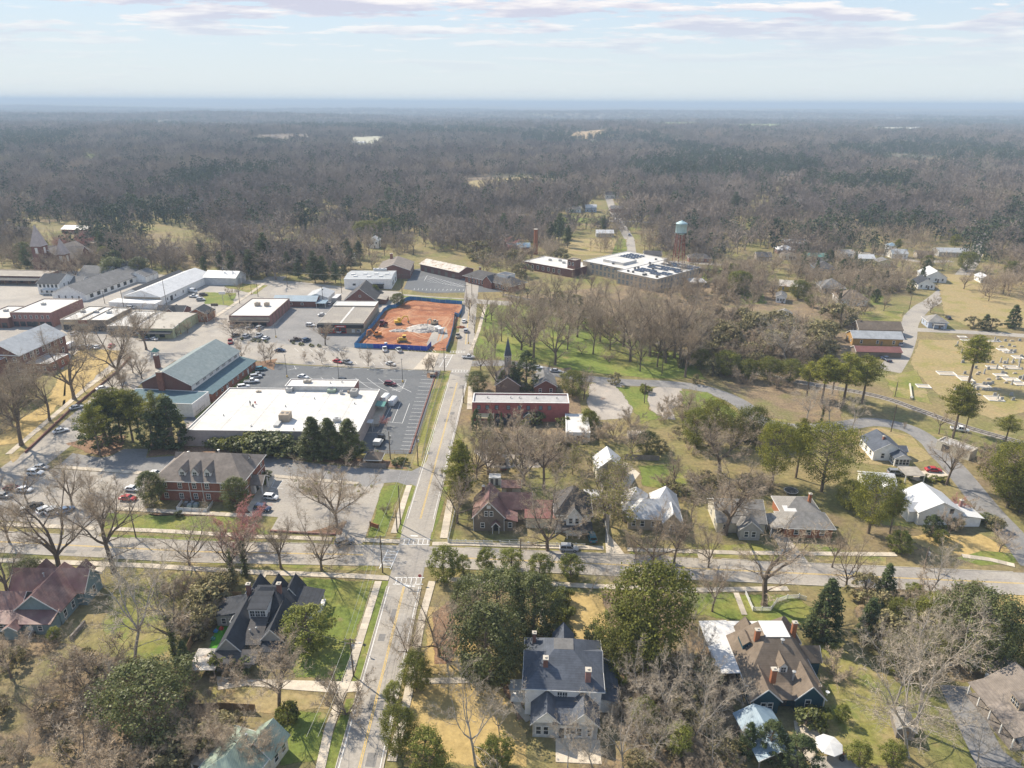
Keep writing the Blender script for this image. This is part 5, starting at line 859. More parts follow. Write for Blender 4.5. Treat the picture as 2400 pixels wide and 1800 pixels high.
class Wood:
    """one bare tree of unit-free metres: limbs as tubes, twigs as slivers"""
    def __init__(s, seed, H, spread=1.0, vase=.5, twig_w=.03, dens=1.0, lean=0.0, first=.28, lod=0, thick=1.0):
        s.r = random.Random(seed); s.H = H; s.sp = spread; s.tw = twig_w; s.lod = lod
        s.trunk = MB(); s.crown = MB(); r = s.r; s.dens = dens
        tr = (.0155*H+.04)*thick; n = 4; pts = [Vector((0,0,-.2))]; d = Vector((lean, r.uniform(-.05,.05), 1)).normalized(); L = H*first
        for i in range(n): pts.append(pts[-1]+d*L/n); d = (d+perp(d, r)*.07).normalized()
        rad = [tr*1.45]+[tr*(1-.25*i/n) for i in range(n)]
        s.trunk.tube(pts, rad, 6 if not lod else 4, cap=False)
        k = r.choice((3,4,4,5)) ; a0 = r.uniform(0, PI2)
        for i in range(k):
            az = a0+PI2*i/k+r.uniform(-.4,.4); el = vase+r.uniform(-.2,.25)
            dd = (Vector((math.cos(az), math.sin(az), 0))*spread*.75+Vector((0,0,.6+el))).normalized()
            s.limb(pts[-1]-d*r.uniform(0,.12)*L, dd, H*(1-first)*r.uniform(.62,.86), tr*.62, 1)
        s.limb(pts[-1], (d+perp(d, r)*.25).normalized(), H*(1-first)*r.uniform(.7,.86), tr*.7, 1)
        for i in range(r.choice((1,2,3))):
            az = r.uniform(0, PI2); j = r.randint(2, 4)
            s.limb(pts[j], Vector((math.cos(az), math.sin(az), .35)).normalized(), H*.32*spread*r.uniform(.7,1.2), tr*.34, 2)
    def limb(s, p, d, L, rad, lev):
        r = s.r; n = {1:5, 2:4, 3:3}.get(lev, 2); pts = [p]; step = L/n
        droop = {1:.05, 2:.02, 3:.0}.get(lev, 0)
        for i in range(n):
            d = (d+perp(d, r)*(.20 if lev < 3 else .28)+Vector((0,0,.06-droop))).normalized(); pts.append(pts[-1]+d*step)
        rr = [max(rad*(1-.8*i/n), s.tw*.55) for i in range(n+1)]
        tgt = s.trunk if lev <= 2 else s.crown
        if lev <= 2: tgt.tube(pts, rr, 5 if lev == 1 and not s.lod else (4 if not s.lod else 3), cap=False)
        else: tgt.tube(pts, rr, 3, cap=False)
        if lev >= (3 if not s.lod else 2):
            s.twigs(pts, L); return
        kids = int({1:7, 2:6}[lev]*s.dens*(1 if not s.lod else .70))
        for i in range(kids):
            f = .22+.78*(i+r.random())/kids; j = min(int(f*n), n-1); q = pts[j].lerp(pts[j+1], f*n-j)
            ax = (pts[j+1]-pts[j]).normalized(); ang = r.uniform(.55,1.05)
            dd = (ax*math.cos(ang)+perp(ax, r)*math.sin(ang)+Vector((0,0,.12))).normalized()
            s.limb(q, dd, L*r.uniform(.36,.58)*(1.12-.45*f), rr[j]*.55, lev+1)
        s.limb(pts[-1], d, L*.42, rr[-1], lev+1)
    def twigs(s, pts, L):
        r = s.r; k = int((13 if not s.lod else 22)*s.dens); vs = []; fs = []
        for i in range(k):
            j = r.randint(0, len(pts)-2); q = pts[j].lerp(pts[j+1], r.random()); ax = (pts[j+1]-pts[j]).normalized()
            dd = (ax*.7+perp(ax, r)*.9+Vector((0,0,.1))).normalized(); l = max(.35, L*r.uniform(.30,.75)); w = s.tw*r.uniform(.7,1.3); sd = perp(dd, r)*w
            m_ = q+dd*l*.55+perp(dd, r)*l*.10; b = len(vs)
            vs += [q-sd*.5, q+sd*.5, m_-sd*.36, m_+sd*.36, q+dd*l+perp(dd, r)*l*.08]; fs += [(b, b+1, b+3, b+2), (b+2, b+3, b+4)]
            if not s.lod:
                for h in range(2):
                    d2 = (dd+perp(dd, r)*.9).normalized(); q2 = q+dd*l*r.uniform(.25,.8); e = q2+d2*l*r.uniform(.3,.6); sd2 = perp(d2, r)*w*.45; b = len(vs)
                    vs += [q2-sd2, q2+sd2, e]; fs += [(b, b+1, b+2)]
        s.crown.add(vs, fs)
def leaf_cloud(mb, r, c, rad, n, size, flat=1.0, up=.35):
    vs = []; fs = []
    for i in range(n):
        v = Vector((r.gauss(0,1), r.gauss(0,1), r.gauss(0,1))).normalized(); k = r.random()**.45
        p = c+Vector((v.x*rad*k, v.y*rad*k, v.z*rad*k*flat)); nrm = (v+Vector((r.uniform(-.7,.7), r.uniform(-.7,.7), r.uniform(-.4,.7)+up))).normalized()
        a = perp(nrm, r); b = nrm.cross(a); s = size*r.uniform(.55,1.3); j = len(vs)
        vs += [p-a*s*.5, p+b*s*.38, p+a*s*.55, p-b*s*.38]; fs += [(j, j+1, j+2, j+3)]
    mb.add(vs, fs)
def broad(seed, H, wid, shape, n_cl, n_leaf, size, base=.12):
    """leafy evergreen: shape 'round', 'cone', 'column'"""
    r = random.Random(seed); tr = MB(); cr = MB(); t = .016*H+.05
    tr.tube([(0,0,-.2),(r.uniform(-.1,.1),0,H*.3),(0,r.uniform(-.2,.2),H*.62),(0,0,H*.9)], [t*1.4,t,t*.6,.03], 6, cap=False)
    def prof(f):
        if shape == 'cone': return (1-f)**.75*(min(1, f*9+.25))
        if shape == 'column': return min(1, (1-f)*2.4)**.7*min(1, f*6+.3)
        return math.sqrt(max(.02, 1-(2*f-1.0)**2))
    for i in range(n_cl):
        f = ((i+r.random())/n_cl)**(.85 if shape != 'cone' else 1.25); z = H*(base+(1-base)*f*.97); R_ = wid/2*prof(f); az = r.uniform(0, PI2); k = r.uniform(.45,1.0)**.6
        cr_ = max(.35, wid*.13*r.uniform(.65,1.25)*(1 if shape == 'round' else .85)); lump = 1+.16*math.sin(az*3+seed)+r.uniform(-.13,.10)
        c = Vector((math.cos(az)*R_*k*lump, math.sin(az)*R_*k*lump, z-cr_*.5*(f > .9)))
        if i % 3 == 0: tr.tube([(0,0,max(.3, z-wid*.18)), c], [t*.3, .02], 3, cap=False)
        leaf_cloud(cr, r, c, cr_, n_leaf, size, .75)
    return tr, cr
def pine(seed, H, wid, lo=.42, tiers=9, leaf=.42, n=26, per=5):
    r = random.Random(seed); tr = MB(); cr = MB(); t = .013*H+.06; lean = r.uniform(-.04,.04)*H
    tr.tube([(0,0,-.2),(lean*.3,0,H*.35),(lean*.7,r.uniform(-.3,.3),H*.7),(lean,0,H*.97)], [t*1.3,t,t*.6,.04], 6, cap=False)
    for i in range(tiers):
        f = i/(tiers-1); z = H*(lo+(1-lo)*f*.96); R_ = wid/2*(.55+.5*math.sin(min(1,f*1.15+.12)*math.pi))*(1 if f < .8 else 1-.55*(f-.8)/.2)
        k = per if f < .85 else 3; a0 = r.uniform(0, PI2)
        for j in range(k):
            if r.random() < .12: continue
            az = a0+PI2*j/k+r.uniform(-.4,.4); L = R_*r.uniform(.6,1.1); e = Vector((lean*f+math.cos(az)*L, math.sin(az)*L, z+L*r.uniform(.08,.32)))
            b = Vector((lean*f, 0, z-.1)); tr.tube([b, b.lerp(e,.6)+Vector((0,0,-.1)), e], [t*.22*(1.2-f*.6), t*.12, .02], 3, cap=False)
            for q in (1.0, .68, .42)[:3 if L > 1.6 else 2]:
                leaf_cloud(cr, r, b.lerp(e, q)+Vector((r.uniform(-.3,.3), r.uniform(-.3,.3), .15)), wid*.095*r.uniform(.8,1.3)+.3, n, leaf, .55, .5)
    return tr, cr
PROTO = {}
def proto(kind, tr, cr, H, tm, cm):
    PROTO.setdefault(kind, []).append((mesh(kind+'_trunk', tr.v, tr.f, tm), mesh(kind+'_crown', cr.v, cr.f, cm), H))
for i, (sp, va, fi, de) in enumerate([(1.0,.45,.24,1.0),(1.25,.3,.2,1.0),(.85,.7,.3,1.0),(1.1,.5,.16,1.05),(.95,.55,.34,.95)]):
    w = Wood(100+i, 15, sp, va, .026, de, first=fi, thick=1.15); proto('bare_tree', w.trunk, w.crown, 15, 'bark', 'twig')
for i in range(3):
    w = Wood(200+i, 15, (.9,1.15,1.0)[i], (.6,.4,.5)[i], .026, .85, thick=.62, lean=(.1,-.35,.05)[i], first=(.3,.34,.22)[i]); proto('pale_bare_tree', w.trunk, w.crown, 15, 'bark_pale', 'twig_pale')
for i in range(2):
    w = Wood(300+i, 6.5, (1.1,.9)[i], .55, .022, .85, first=.22); proto('street_tree', w.trunk, w.crown, 6.5, 'bark', 'twig')
w = Wood(321, 7, 1.15, .45, .03, 1.0, first=.16); proto('red_bud_tree', w.trunk, w.crown, 7, 'bark', 'twig_red')
for i in range(2):
    w = Wood(340+i, 3.2, 1.35, .35, .022, .8, first=.06); proto('bare_shrub', w.trunk, w.crown, 3.2, 'bark', 'twig')
for i in range(3): proto('magnolia', *broad(400+i, 11, (8.5,10,6.5)[i], ('round','round','cone')[i], 170, 78, .27, .05), 11, 'bark', 'leaf_dark')
for i in range(2): proto('broad_evergreen', *broad(420+i, 12, (10,12)[i], 'round', 190, 72, .29, .10), 12, 'bark', 'leaf_mid')
for i in range(2): proto('bright_evergreen', *broad(440+i, 7, (5.6,6.4)[i], 'round', 110, 56, .25, .06), 7, 'bark', 'leaf_bright')
for i in range(2): proto('cedar', *broad(460+i, 12, (5.2,6.4)[i], ('cone','column')[i], 150, 56, .28, .04), 12, 'bark', 'leaf_cedar')
for i in range(3): proto('pine_tree', *pine(480+i, 19, (10,12,9)[i], (.45,.36,.5)[i], 11, .34, 58, 6), 19, 'bark', 'leaf_pine')
for i in range(2): proto('yellow_pine', *broad(530+i, 18, (13,15)[i], 'round', 210, 66, .30, .22), 18, 'bark', 'leaf_pine')
proto('young_pine', *pine(495, 14, 7, .10, 15, .32, 50, 7), 14, 'bark', 'leaf_pine')
proto('dark_pine', *pine(490, 18, 9, .10, 15, .34, 50, 7), 18, 'bark', 'leaf_cedar')
proto('dark_pine', *pine(491, 18, 8, .16, 14, .34, 50, 7), 18, 'bark', 'leaf_cedar')
for i in range(2): proto('shrub', *broad(500+i, 1.6, 2.0, 'round', 26, 30, .22, .02), 1.6, 'bark', ('leaf_dark','leaf_mid')[i])
proto('olive_bush', *broad(510, 3.4, 4.2, 'round', 46, 34, .28, .03), 3.4, 'bark', 'leaf_olive')
proto('olive_bush', *broad(511, 3.4, 3.6, 'round', 40, 34, .28, .03), 3.4, 'bark', 'leaf_olive')
def ivy_tree(seed, H):
    w = Wood(seed, H, .8, .6, .035, .6, first=.4); r = random.Random(seed); cr = MB()
    for i in range(34): f = r.random(); leaf_cloud(cr, r, Vector((r.uniform(-.25,.25), r.uniform(-.25,.25), H*.62*f+.2)), .55*(1.1-.5*f), 30, .28, 1.0)
    nl = len(cr.f); cr.add(w.crown.v, w.crown.f, 1); return w, cr
for i in range(2):
    w_, c_ = ivy_tree(520+i, 11); PROTO.setdefault('ivy_clad_tree', []).append((mesh('ivy_trunk', w_.trunk.v, w_.trunk.f, 'bark'), mesh('ivy_crown', c_.v, c_.f, ['leaf_dark','twig'], False, c_.mi), 11))
w = Wood(330, 12, 1.05, .5, .034, 1.0, first=.2); r_ = random.Random(9); bud = MB(); bud.add(w.crown.v, w.crown.f, 0)
for i in range(0, len(w.crown.v), 9): leaf_cloud(bud, r_, Vector(w.crown.v[i]), .3, 1, .22)
bud.mi = [0]*len(w.crown.f)+[1]*(len(bud.f)-len(w.crown.f)); mat('leaf_bud', (.27,.26,.07), .8, .2, .8, trans=.3); PROTO['budding_tree'] = [(mesh('budding_trunk', w.trunk.v, w.trunk.f, 'bark'), mesh('budding_crown', bud.v, bud.f, ['twig','leaf_bud'], False, bud.mi), 12)]
w = Wood(108, 16, 1.1, .45, .034, 1.0, first=.22); r_ = random.Random(19); bud = MB(); bud.add(w.crown.v, w.crown.f, 0)
for i in range(22): leaf_cloud(bud, r_, Vector(w.crown.v[r_.randrange(len(w.crown.v))]), .4, 30, .2)
bud.mi = [0]*len(w.crown.f)+[1]*(len(bud.f)-len(w.crown.f)); PROTO['mistletoe_tree'] = [(mesh('mistletoe_trunk', w.trunk.v, w.trunk.f, 'bark'), mesh('mistletoe_crown', bud.v, bud.f, ['twig','leaf_bud'], False, bud.mi), 16)]
TREES = []
def tree(kind, base, H, spread=1.0, label=None, group=None, variant=None, z=0.0, rz=None):
    """base: photograph pixel or world Vector of the foot; H metres"""
    p = base if isinstance(base, Vector) else P(*base)
    vs = PROTO[kind]; v = vs[variant if variant is not None else rnd.randrange(len(vs))]
    o = empty(kind, (p.x, p.y, z+hill(p.x, p.y)), rnd.uniform(0, PI2) if rz is None else rz); k = H/v[2]; o.scale = (k*spread, k*spread, k)
    obj('trunk', v[0], o); obj('crown', v[1], o)
    o['category'] = {'shrub':'shrub', 'olive_bush':'shrub', 'bare_shrub':'shrub'}.get(kind, 'tree')
    TREES.append((o, kind, H, label, group)); return o
# ------------------------------------------------------------------ woods beyond the town: one mass of instanced stands
def stand(name, seed, pines, n=10, size=30.0):
    """a stand of n small trees joined, about size metres across"""
    r = random.Random(seed); mb = MB()
    for i in range(n):
        x, y = r.uniform(-.5,.5)*size, r.uniform(-.5,.5)*size; H = r.uniform(9,18); b = len(mb.v); m1 = MB(); m2 = MB()
        if r.random() < pines:
            tr, cr = broad(seed*50+i, H*1.08, H*.55, 'round', 20, 13, .85, .30); mi = 1
        else:
            w = LOD[r.randrange(len(LOD))]; tr, cr = w.trunk, w.crown; mi = 0
        s = H/15 if mi == 0 else 1; a = r.uniform(0, PI2); ca, sa = math.cos(a)*s, math.sin(a)*s
        for (part, k) in ((tr, mi), (cr, mi)):
            mb.add([(x+v[0]*ca-v[1]*sa, y+v[0]*sa+v[1]*ca, v[2]*s) for v in part.v], part.f, k)
    return mesh(name, mb.v, mb.f, ['twig_far', 'pine_far'], False, mb.mi)
LOD = [Wood(700+i, 15, (1.2,1.4,1.1,1.3)[i], (.45,.3,.6,.5)[i], .15, .95, first=.22, lod=1) for i in range(4)]
def clear_of(x, y, polys):
    for pl in polys:
        c = False; j = len(pl)-1
        for i in range(len(pl)):
            if (pl[i].y > y) != (pl[j].y > y) and x < (pl[j].x-pl[i].x)*(y-pl[i].y)/(pl[j].y-pl[i].y)+pl[i].x: c = not c
            j = i
        if c: return True
    return False
def instance_points(name, label, pts, meshes):
    """pts: (x, y, z, rot, scale, which); geometry nodes put one of the meshes on each point"""
    me = bpy.data.meshes.new(name); me.from_pydata([p[:3] for p in pts], [], [])
    for nm, ty, k in (('rot','FLOAT',3), ('scl','FLOAT',4), ('which','INT',5)):
        a = me.attributes.new(nm, ty, 'POINT'); a.data.foreach_set('value', [p[k] for p in pts])
    o = obj(name, me); o['kind'] = 'stuff'; o['label'] = label
    ng = bpy.data.node_groups.new(name+'_nodes', 'GeometryNodeTree'); ng.interface.new_socket('Geometry', in_out='INPUT', socket_type='NodeSocketGeometry'); ng.interface.new_socket('Geometry', in_out='OUTPUT', socket_type='NodeSocketGeometry')
    L = ng.links.new; gi = ng.nodes.new('NodeGroupInput'); go = ng.nodes.new('NodeGroupOutput'); jn = ng.nodes.new('GeometryNodeJoinGeometry')
    def attr(nm, ty):
        n = ng.nodes.new('GeometryNodeInputNamedAttribute'); n.data_type = ty; n.inputs['Name'].default_value = nm; return n.outputs['Attribute']
    rot = ng.nodes.new('ShaderNodeCombineXYZ'); L(attr('rot','FLOAT'), rot.inputs[2]); wh = attr('which','INT'); sc = attr('scl','FLOAT')
    coll = bpy.data.collections.new(name+'_kinds')
    for i, m in enumerate(meshes):
        po = bpy.data.objects.new(name+'_kind_%02d' % i, m); coll.objects.link(po)
    ci = ng.nodes.new('GeometryNodeCollectionInfo'); ci.inputs['Collection'].default_value = coll; ci.inputs['Separate Children'].default_value = True; ci.inputs['Reset Children'].default_value = True
    ip = ng.nodes.new('GeometryNodeInstanceOnPoints'); L(gi.outputs[0], ip.inputs['Points']); L(ci.outputs[0], ip.inputs['Instance']); ip.inputs['Pick Instance'].default_value = True
    L(wh, ip.inputs['Instance Index']); L(rot.outputs[0], ip.inputs['Rotation']); L(sc, ip.inputs['Scale']); L(ip.outputs[0], go.inputs[0])
    md = o.modifiers.new('stands', 'NODES'); md.node_group = ng
    return o
CLEAR_PX = [ # open ground as seen in the photograph
 [(-400,640),(90,625),(330,635),(520,640),(560,655),(650,650),(760,640),(800,620),(900,600),(960,598),(1000,595),(1110,600),(1300,580),(1330,555),(1480,555),(1560,600),(1800,620),(2200,600),(2420,640),(2700,900),(2700,2200),(-900,2200)],
 [(1280,505),(1435,508),(1425,530),(1285,527)], [(1075,418),(1210,410),(1320,414),(1290,436),(1150,444),(1070,455)], [(1400,440),(1445,440),(1500,560),(1460,560)],
 [(1340,318),(1430,312),(1420,328),(1330,332)], [(1530,290),(1640,288),(1640,303),(1530,303)], [(1720,294),(1830,290),(1840,304),(1720,306)], [(2040,298),(2170,300),(2170,308),(2040,308)],
 [(1900,342),(2060,340),(2050,348),(1900,350)], [(1910,392),(1960,390),(1950,405),(1910,406)], [(1840,405),(1910,405),(1880,440),(1800,470),(1780,520),(1700,600),(1690,540),(1760,470)],
 [(820,330),(900,325),(890,352),(815,352)], [(190,365),(250,372),(230,392),(180,390)], [(1000,298),(1050,296),(1045,308),(1000,306)], [(2290,590),(2320,520),(2330,520),(2310,600)],
 [(640,540),(720,540),(720,610),(650,620)], [(50,520),(230,520),(240,640),(-50,640)], [(370,520),(480,540),(560,600),(560,640),(330,640),(330,560)], [(2050,560),(2290,570),(2290,640),(2050,620)], [(1340,470),(1480,470),(1480,520),(1340,505)]]
PINE_PX = [[(1430,405),(1560,375),(1800,370),(1920,390),(1900,420),(1600,425),(1580,440)], [(1930,350),(2050,345),(2400,350),(2420,385),(2200,395),(1960,365)], [(-40,330),(190,325),(200,350),(60,366),(-40,360)], [(600,290),(1100,305),(1200,315),(1200,330),(700,312)], [(1880,430),(2140,430),(2150,470),(1900,460)], [(900,490),(990,480),(960,540),(850,560)], [(1200,320),(1450,325),(1400,345),(1250,340)], [(2140,275),(2420,282),(2420,300),(2140,290)], [(500,420),(620,400),(650,430),(520,440)]]
def build_woods():
    r = random.Random(11)
    clear = [[P(*q) for q in pl] for pl in CLEAR_PX]; pines = [[P(*q) for q in pl] for pl in PINE_PX]; pts = []
    meshes = [stand('bare_stand', 20+i, (0, .03, .08, .04)[i]) for i in range(4)]+[stand('mixed_stand', 30+i, .25) for i in range(2)]+[stand('pine_stand', 40+i, .95) for i in range(3)]
    y = 330.0
    while y < 9500:
        step = 23 if y < 1500 else (24 if y < 2600 else (34 if y < 5000 else 60)); step_y = step if y < 1800 else step*1.5
        w = y*.82+60; x = -w
        while x < w:
            px = x+r.uniform(-.5,.5)*step; py = y+r.uniform(-.5,.5)*step_y
            if not clear_of(px, py, clear):
                n = mnoise.noise(Vector((px/260, py/380, 1.0)))+.5*mnoise.noise(Vector((px/90, py/120, 7.0)))
                g = mnoise.noise(Vector((px/420+9, py/700, 3.0)))
                gap = mnoise.noise(Vector((px/70, py/70, 5.0))) > (.40 if y < 700 else .50) if y < 1000 else mnoise.noise(Vector((px/240, py/420, 15.0))) > .52
                if g < .55 and not gap:
                    k = r.randrange(6, 9) if clear_of(px, py, pines) else (r.randrange(6, 9) if n+.3*g > .46 or r.random() < .02 else (r.randrange(4, 6) if n+.3*g > .27 or r.random() < .12 else r.randrange(0, 4)))
                    s = r.choice((.7,.85,.95,1.05,1.2,1.4))*r.uniform(.92,1.08)*(1 if y < 2000 else 1.1); pts.append((px, py, hill(px, py)-(.4 if y < 1500 else 1.5), r.uniform(0, PI2), s, k))
            x += step
        y += step_y
    instance_points('woods', 'grey-brown bare winter woods with dark pine stands reaching to the horizon', pts, meshes)
    print('woods points', len(pts))
build_woods()
# ------------------------------------------------------------------ pavements of concrete slabs, kerbs, markings
SLAB = {}
def sidewalk(px, width=1.6, step=1.8, z=.06, label=None):
    line = resample([P(*q) for q in px], step); root = struct('sidewalk', strip_mesh('sidewalk', line, -width/2, width/2, 'kerb_stone', zs(z)), label)
    k = round(width, 2)
    if k not in SLAB: mb = MB(); mb.box(-.5, .5, -width/2, width/2, -.02, .05); SLAB[k] = mesh('slab', mb.v, mb.f, 'concrete')
    for a, b in zip(line, line[1:]):
        o = obj('slab', SLAB[k], root, ((a.x+b.x)/2, (a.y+b.y)/2, z+.03+rnd.uniform(0,.012)), math.atan2(b.y-a.y, b.x-a.x)); o.scale = ((b-a).length-.04, 1, 1)
sidewalk([(887,1363),(819,1580),(798,1635),(771,1710),(750,1805)])
sidewalk([(1013,1363),(989,1449),(956,1631),(943,1691),(918,1785)])
sidewalk([(959,1138),(923,1250)]); sidewalk([(1056,1172),(1040,1262)], 1.9)
sidewalk([(-60,1226),(225,1239)]); sidewalk([(262,1240),(400,1246),(600,1258),(756,1263),(778,1264)]); sidewalk([(849,1266),(938,1270)])
sidewalk([(-40,1312),(233,1322),(353,1327),(581,1341),(840,1351),(912,1356)], 1.7)
sidewalk([(1013,1275),(1099,1275),(1232,1280),(1415,1285)]); sidewalk([(1470,1288),(1630,1293),(1725,1296),(1983,1299),(2100,1300)]); sidewalk([(2255,1303),(2320,1312),(2378,1326)])
sidewalk([(1030,1357),(1170,1366),(1288,1369),(1377,1374),(1615,1384),(1847,1380)])
sidewalk([(270,1192),(340,1196),(560,1208),(604,1207)], 1.7); sidewalk([(605,1205),(590,1190),(638,1117)], 2.6); sidewalk([(640,1116),(840,1134)], 1.6); sidewalk([(130,1094),(330,1109)], 1.7)
sidewalk([(20,1065),(120,980),(200,912),(268,862)], 2.0); sidewalk([(1104,822),(1122,775),(1138,715)], 1.6); sidewalk([(1103,906),(1100,960)], 1.8)
sidewalk([(470,765),(545,716),(600,678),(625,660)], 2.2); sidewalk([(987,1597),(1100,1595)], 1.4); sidewalk([(1270,1400),(1272,1465)], 1.3); sidewalk([(1725,1390),(1745,1442)], 1.2); sidewalk([(620,1345),(605,1372)], 1.3); sidewalk([(1198,1605),(1215,1660),(1240,1690)], 1.3)
sheet('driveway', [(508,1586),(581,1592),(804,1598),(852,1597),(846,1620),(795,1625),(671,1616),(581,1607),(511,1618)], 'concrete', .05)
sheet('driveway', [(225,1330),(250,1327),(215,1372),(190,1375)], 'concrete', .05); sheet('driveway', [(318,1316),(352,1318),(310,1372),(240,1412),(235,1405),(285,1370)], 'gravel', .051)
sheet('driveway', [(1632,1290),(1668,1292),(1672,1322),(1640,1320)], 'concrete', .051); sheet('driveway', [(1795,1230),(1830,1240),(1905,1330),(1850,1322)], 'concrete', .05); sheet('driveway', [(1380,1190),(1418,1195),(1415,1280),(1382,1282)], 'gravel', .05)
sheet('driveway', [(1860,1690),(1905,1690),(1930,1740),(1900,1790),(1870,1760)], 'concrete', .05); sheet('driveway', [(2200,1605),(2270,1610),(2350,1760),(2400,1800),(2290,1800)], 'asphalt_mid', .05); sheet('driveway', [(2100,1110),(2205,1100),(2225,1115),(2150,1128)], 'concrete', .05)
sheet('brick_path', [(1308,1400),(1318,1400),(1312,1440),(1322,1462),(1318,1490),(1306,1490),(1310,1455),(1304,1430)], 'mulch', .05)
sheet('entry_apron', [(1005,826),(1030,828),(1015,868),(968,866)], 'concrete', .062); sheet('concrete_pad', [(1018,768),(1046,766),(1050,790),(1020,806),(1004,818),(1000,806)], 'square_paving', .056)
def kerb(line, o, name='kerb'): struct(name, strip_mesh(name, line, o-.08, o+.08, 'kerb_stone', .0, .15))
def cut(line, y0, y1): return [p for p in line if y0 <= p.y <= y1]
def cutx(line, x0, x1): return [p for p in line if x0 <= p.x <= x1]
for (a, c) in ((60,137),(152,171),(183,262)): kerb(cut(AVL,a,c), -3.9)
for (a, c) in ((60,137),(152,262)): kerb(cut(AVL,a,c), 3.9)
for (a, c) in ((-160,-112),(-98,-42),(-40,-30),(-17,43),(46,58),(63,120)): kerb(cutx(CSL,a,c), -4.3)
for (a, c) in ((-160,-106),(-101,-30),(-16,120)): kerb(cutx(CSL,a,c), 4.3)
def marks(name, segs, m, z, parent=None):
    mb = MB()
    for (a, b_, w) in segs:
        d = (b_-a); d.z = 0; s_ = Vector((-d.y, d.x, 0)).normalized()*w/2
        mb.add([(a-s_)+Vector((0,0,z)), (b_-s_)+Vector((0,0,z)), (b_+s_)+Vector((0,0,z)), (a+s_)+Vector((0,0,z))], [(0,1,2,3)])
    o = mb.build(name, m)
    o['kind'] = 'structure'
    if parent: o.parent = parent; del o['kind']
    return o
def segs_along(line, o, w, dash=None):
    l = offset_line(line, o); out = []
    for i, (a, c) in enumerate(zip(l, l[1:])):
        if dash and i % dash: continue
        out.append((Vector((a.x,a.y,0)), Vector((c.x,c.y,0)), w))
    return out
AVA, AVB = cut(AVL,60,136), cut(AVL,155,262)
marks('centre_line', sum([segs_along(q, o, .12) for q in (AVA,AVB,cut(AVL,300,380)) for o in (-.14,.14)], []), 'paint_yellow', .062, av_o)
marks('edge_line', sum([segs_along(q, o, .12) for q in (AVA,AVB) for o in (-3.4,3.4)], []), 'paint_white', .0625, av_o)
marks('centre_line', sum([segs_along(q, o, .12) for q in (cutx(CSL,-160,-34),cutx(CSL,-12,120)) for o in (-.14,.14)], []), 'paint_yellow', .068, cs_o)
def ladder(c, ux, L, W, n, w=.35):
    """crosswalk: two long lines and n rungs; c centre, ux along the walking direction"""
    ux = Vector(ux).normalized(); uy = Vector((-ux.y, ux.x, 0)); out = [(c-ux*L/2+uy*W/2*s_, c+ux*L/2+uy*W/2*s_, .22) for s_ in (-1,1)]
    for i in range(n): q = c+ux*(-L/2+L*(i+.5)/n); out.append((q-uy*W/2, q+uy*W/2, w))
    return out
cw = []
for (px, py, ux, L, W) in ((958,1362,(1,0,0),6.8,2.4),(975,1270,(1,0,0),7.0,2.4),(912,1311,(.1,1,0),7.6,2.6),(1078,870,(1,0,0),7,2.4),(1072,825,(1,0,0),7,2.2),(1046,846,(.1,1,0),16,2.6)): cw += ladder(P(px,py), ux, L, W, 6, .16)
cw += [(P(947,1373), P(973,1375), .5), (P(962,1256), P(980,1257), .4)]
marks('crosswalk', cw, 'paint_white', .074)
st = []
for k in range(22): # stalls along the store lot's street side
    y = 872+k*8.6; xr = 1020-(y-872)*.291; st.append((P(xr-29,y), P(xr,y+1), .13))
for k in range(9): x = 700+k*32; st.append((P(x,862+k*.9), P(x-26,868+k*.9) if k < 1 else P(x+22,858+k*.9), .13))
for k in range(8): x = 725+k*27; st.append((P(x,884+k*.6), P(x+26,903+k*.6), .13)); st.append((P(x+26,903+k*.6), P(x+50,915+k*.6), .13)) if k > 3 else None
st += [(P(690,858), P(694,866), .13), (P(812,896), P(940,900), .12), (P(898,990), P(921,943), .13), (P(920,990), P(939,943), .13), (P(943,992), P(960,946), .13), (P(874,986), P(943,992), .13)]
for k in range(7): st.append((P(918+k*4,914-k*1.5), P(940+k*1.6,912-k*2.6+6), .12))
st += [(P(918,914), P(940,912), .12), (P(952,890), P(942,912), .12), (P(918,890), P(952,890), .12)]
marks('stall_lines', st, 'paint_white', .055)
s2 = []
for k in range(7): s2.append((P(690+k*17,816+k*.4), P(699+k*17,824+k*.4), .13))
for k in range(9): s2.append((P(950+k*8,815+k*.3), P(958+k*8,823+k*.3), .13))
for k in range(10): s2.append((P(738+k*20,850+k*.8), P(731+k*20,843+k*.8), .13))
marks('stall_lines', s2, 'paint_white', .052)
s3_ = []
for k in range(14): s3_.append((P(970+k*9.6,680+k*.15), P(972+k*9.6,676+k*.15), .16))
for k in range(16): s3_.append((P(1000+k*8,637+k*1.9), P(1006+k*8,634+k*1.9), .16))
for k in range(11): s3_.append((P(1000+k*7,657+k*1.55), P(1016+k*7,651+k*1.55), .16))
s3_ += [(P(994,658), P(1001,646), .18), (P(1001,646), P(1090,672), .18), (P(1002,660), P(1085,672), .18)]
marks('stall_lines', s3_, 'paint_white', .045)
s4_ = [(P(647,1120), P(636,1142), .12), (P(664,1124), P(650,1146), .12), (P(636,1142), P(664,1146), .12)]
for k in range(5): s4_.append((P(632+k*12,1151-k*6), P(642+k*10,1148-k*5), .12))
for k in range(4): s4_.append((P(612-k*5,1160+k*12), P(628-k*5,1161+k*12), .12))
for k in range(5): s4_.append((P(420+k*30-180,1125+k*2), P(410+k*30-180,1133+k*2), .12))
marks('stall_lines', s4_, 'paint_white', .05)
mat('tar_seam', (.20,.19,.178), .85, .15, 2.0); sr = random.Random(4); ts = []
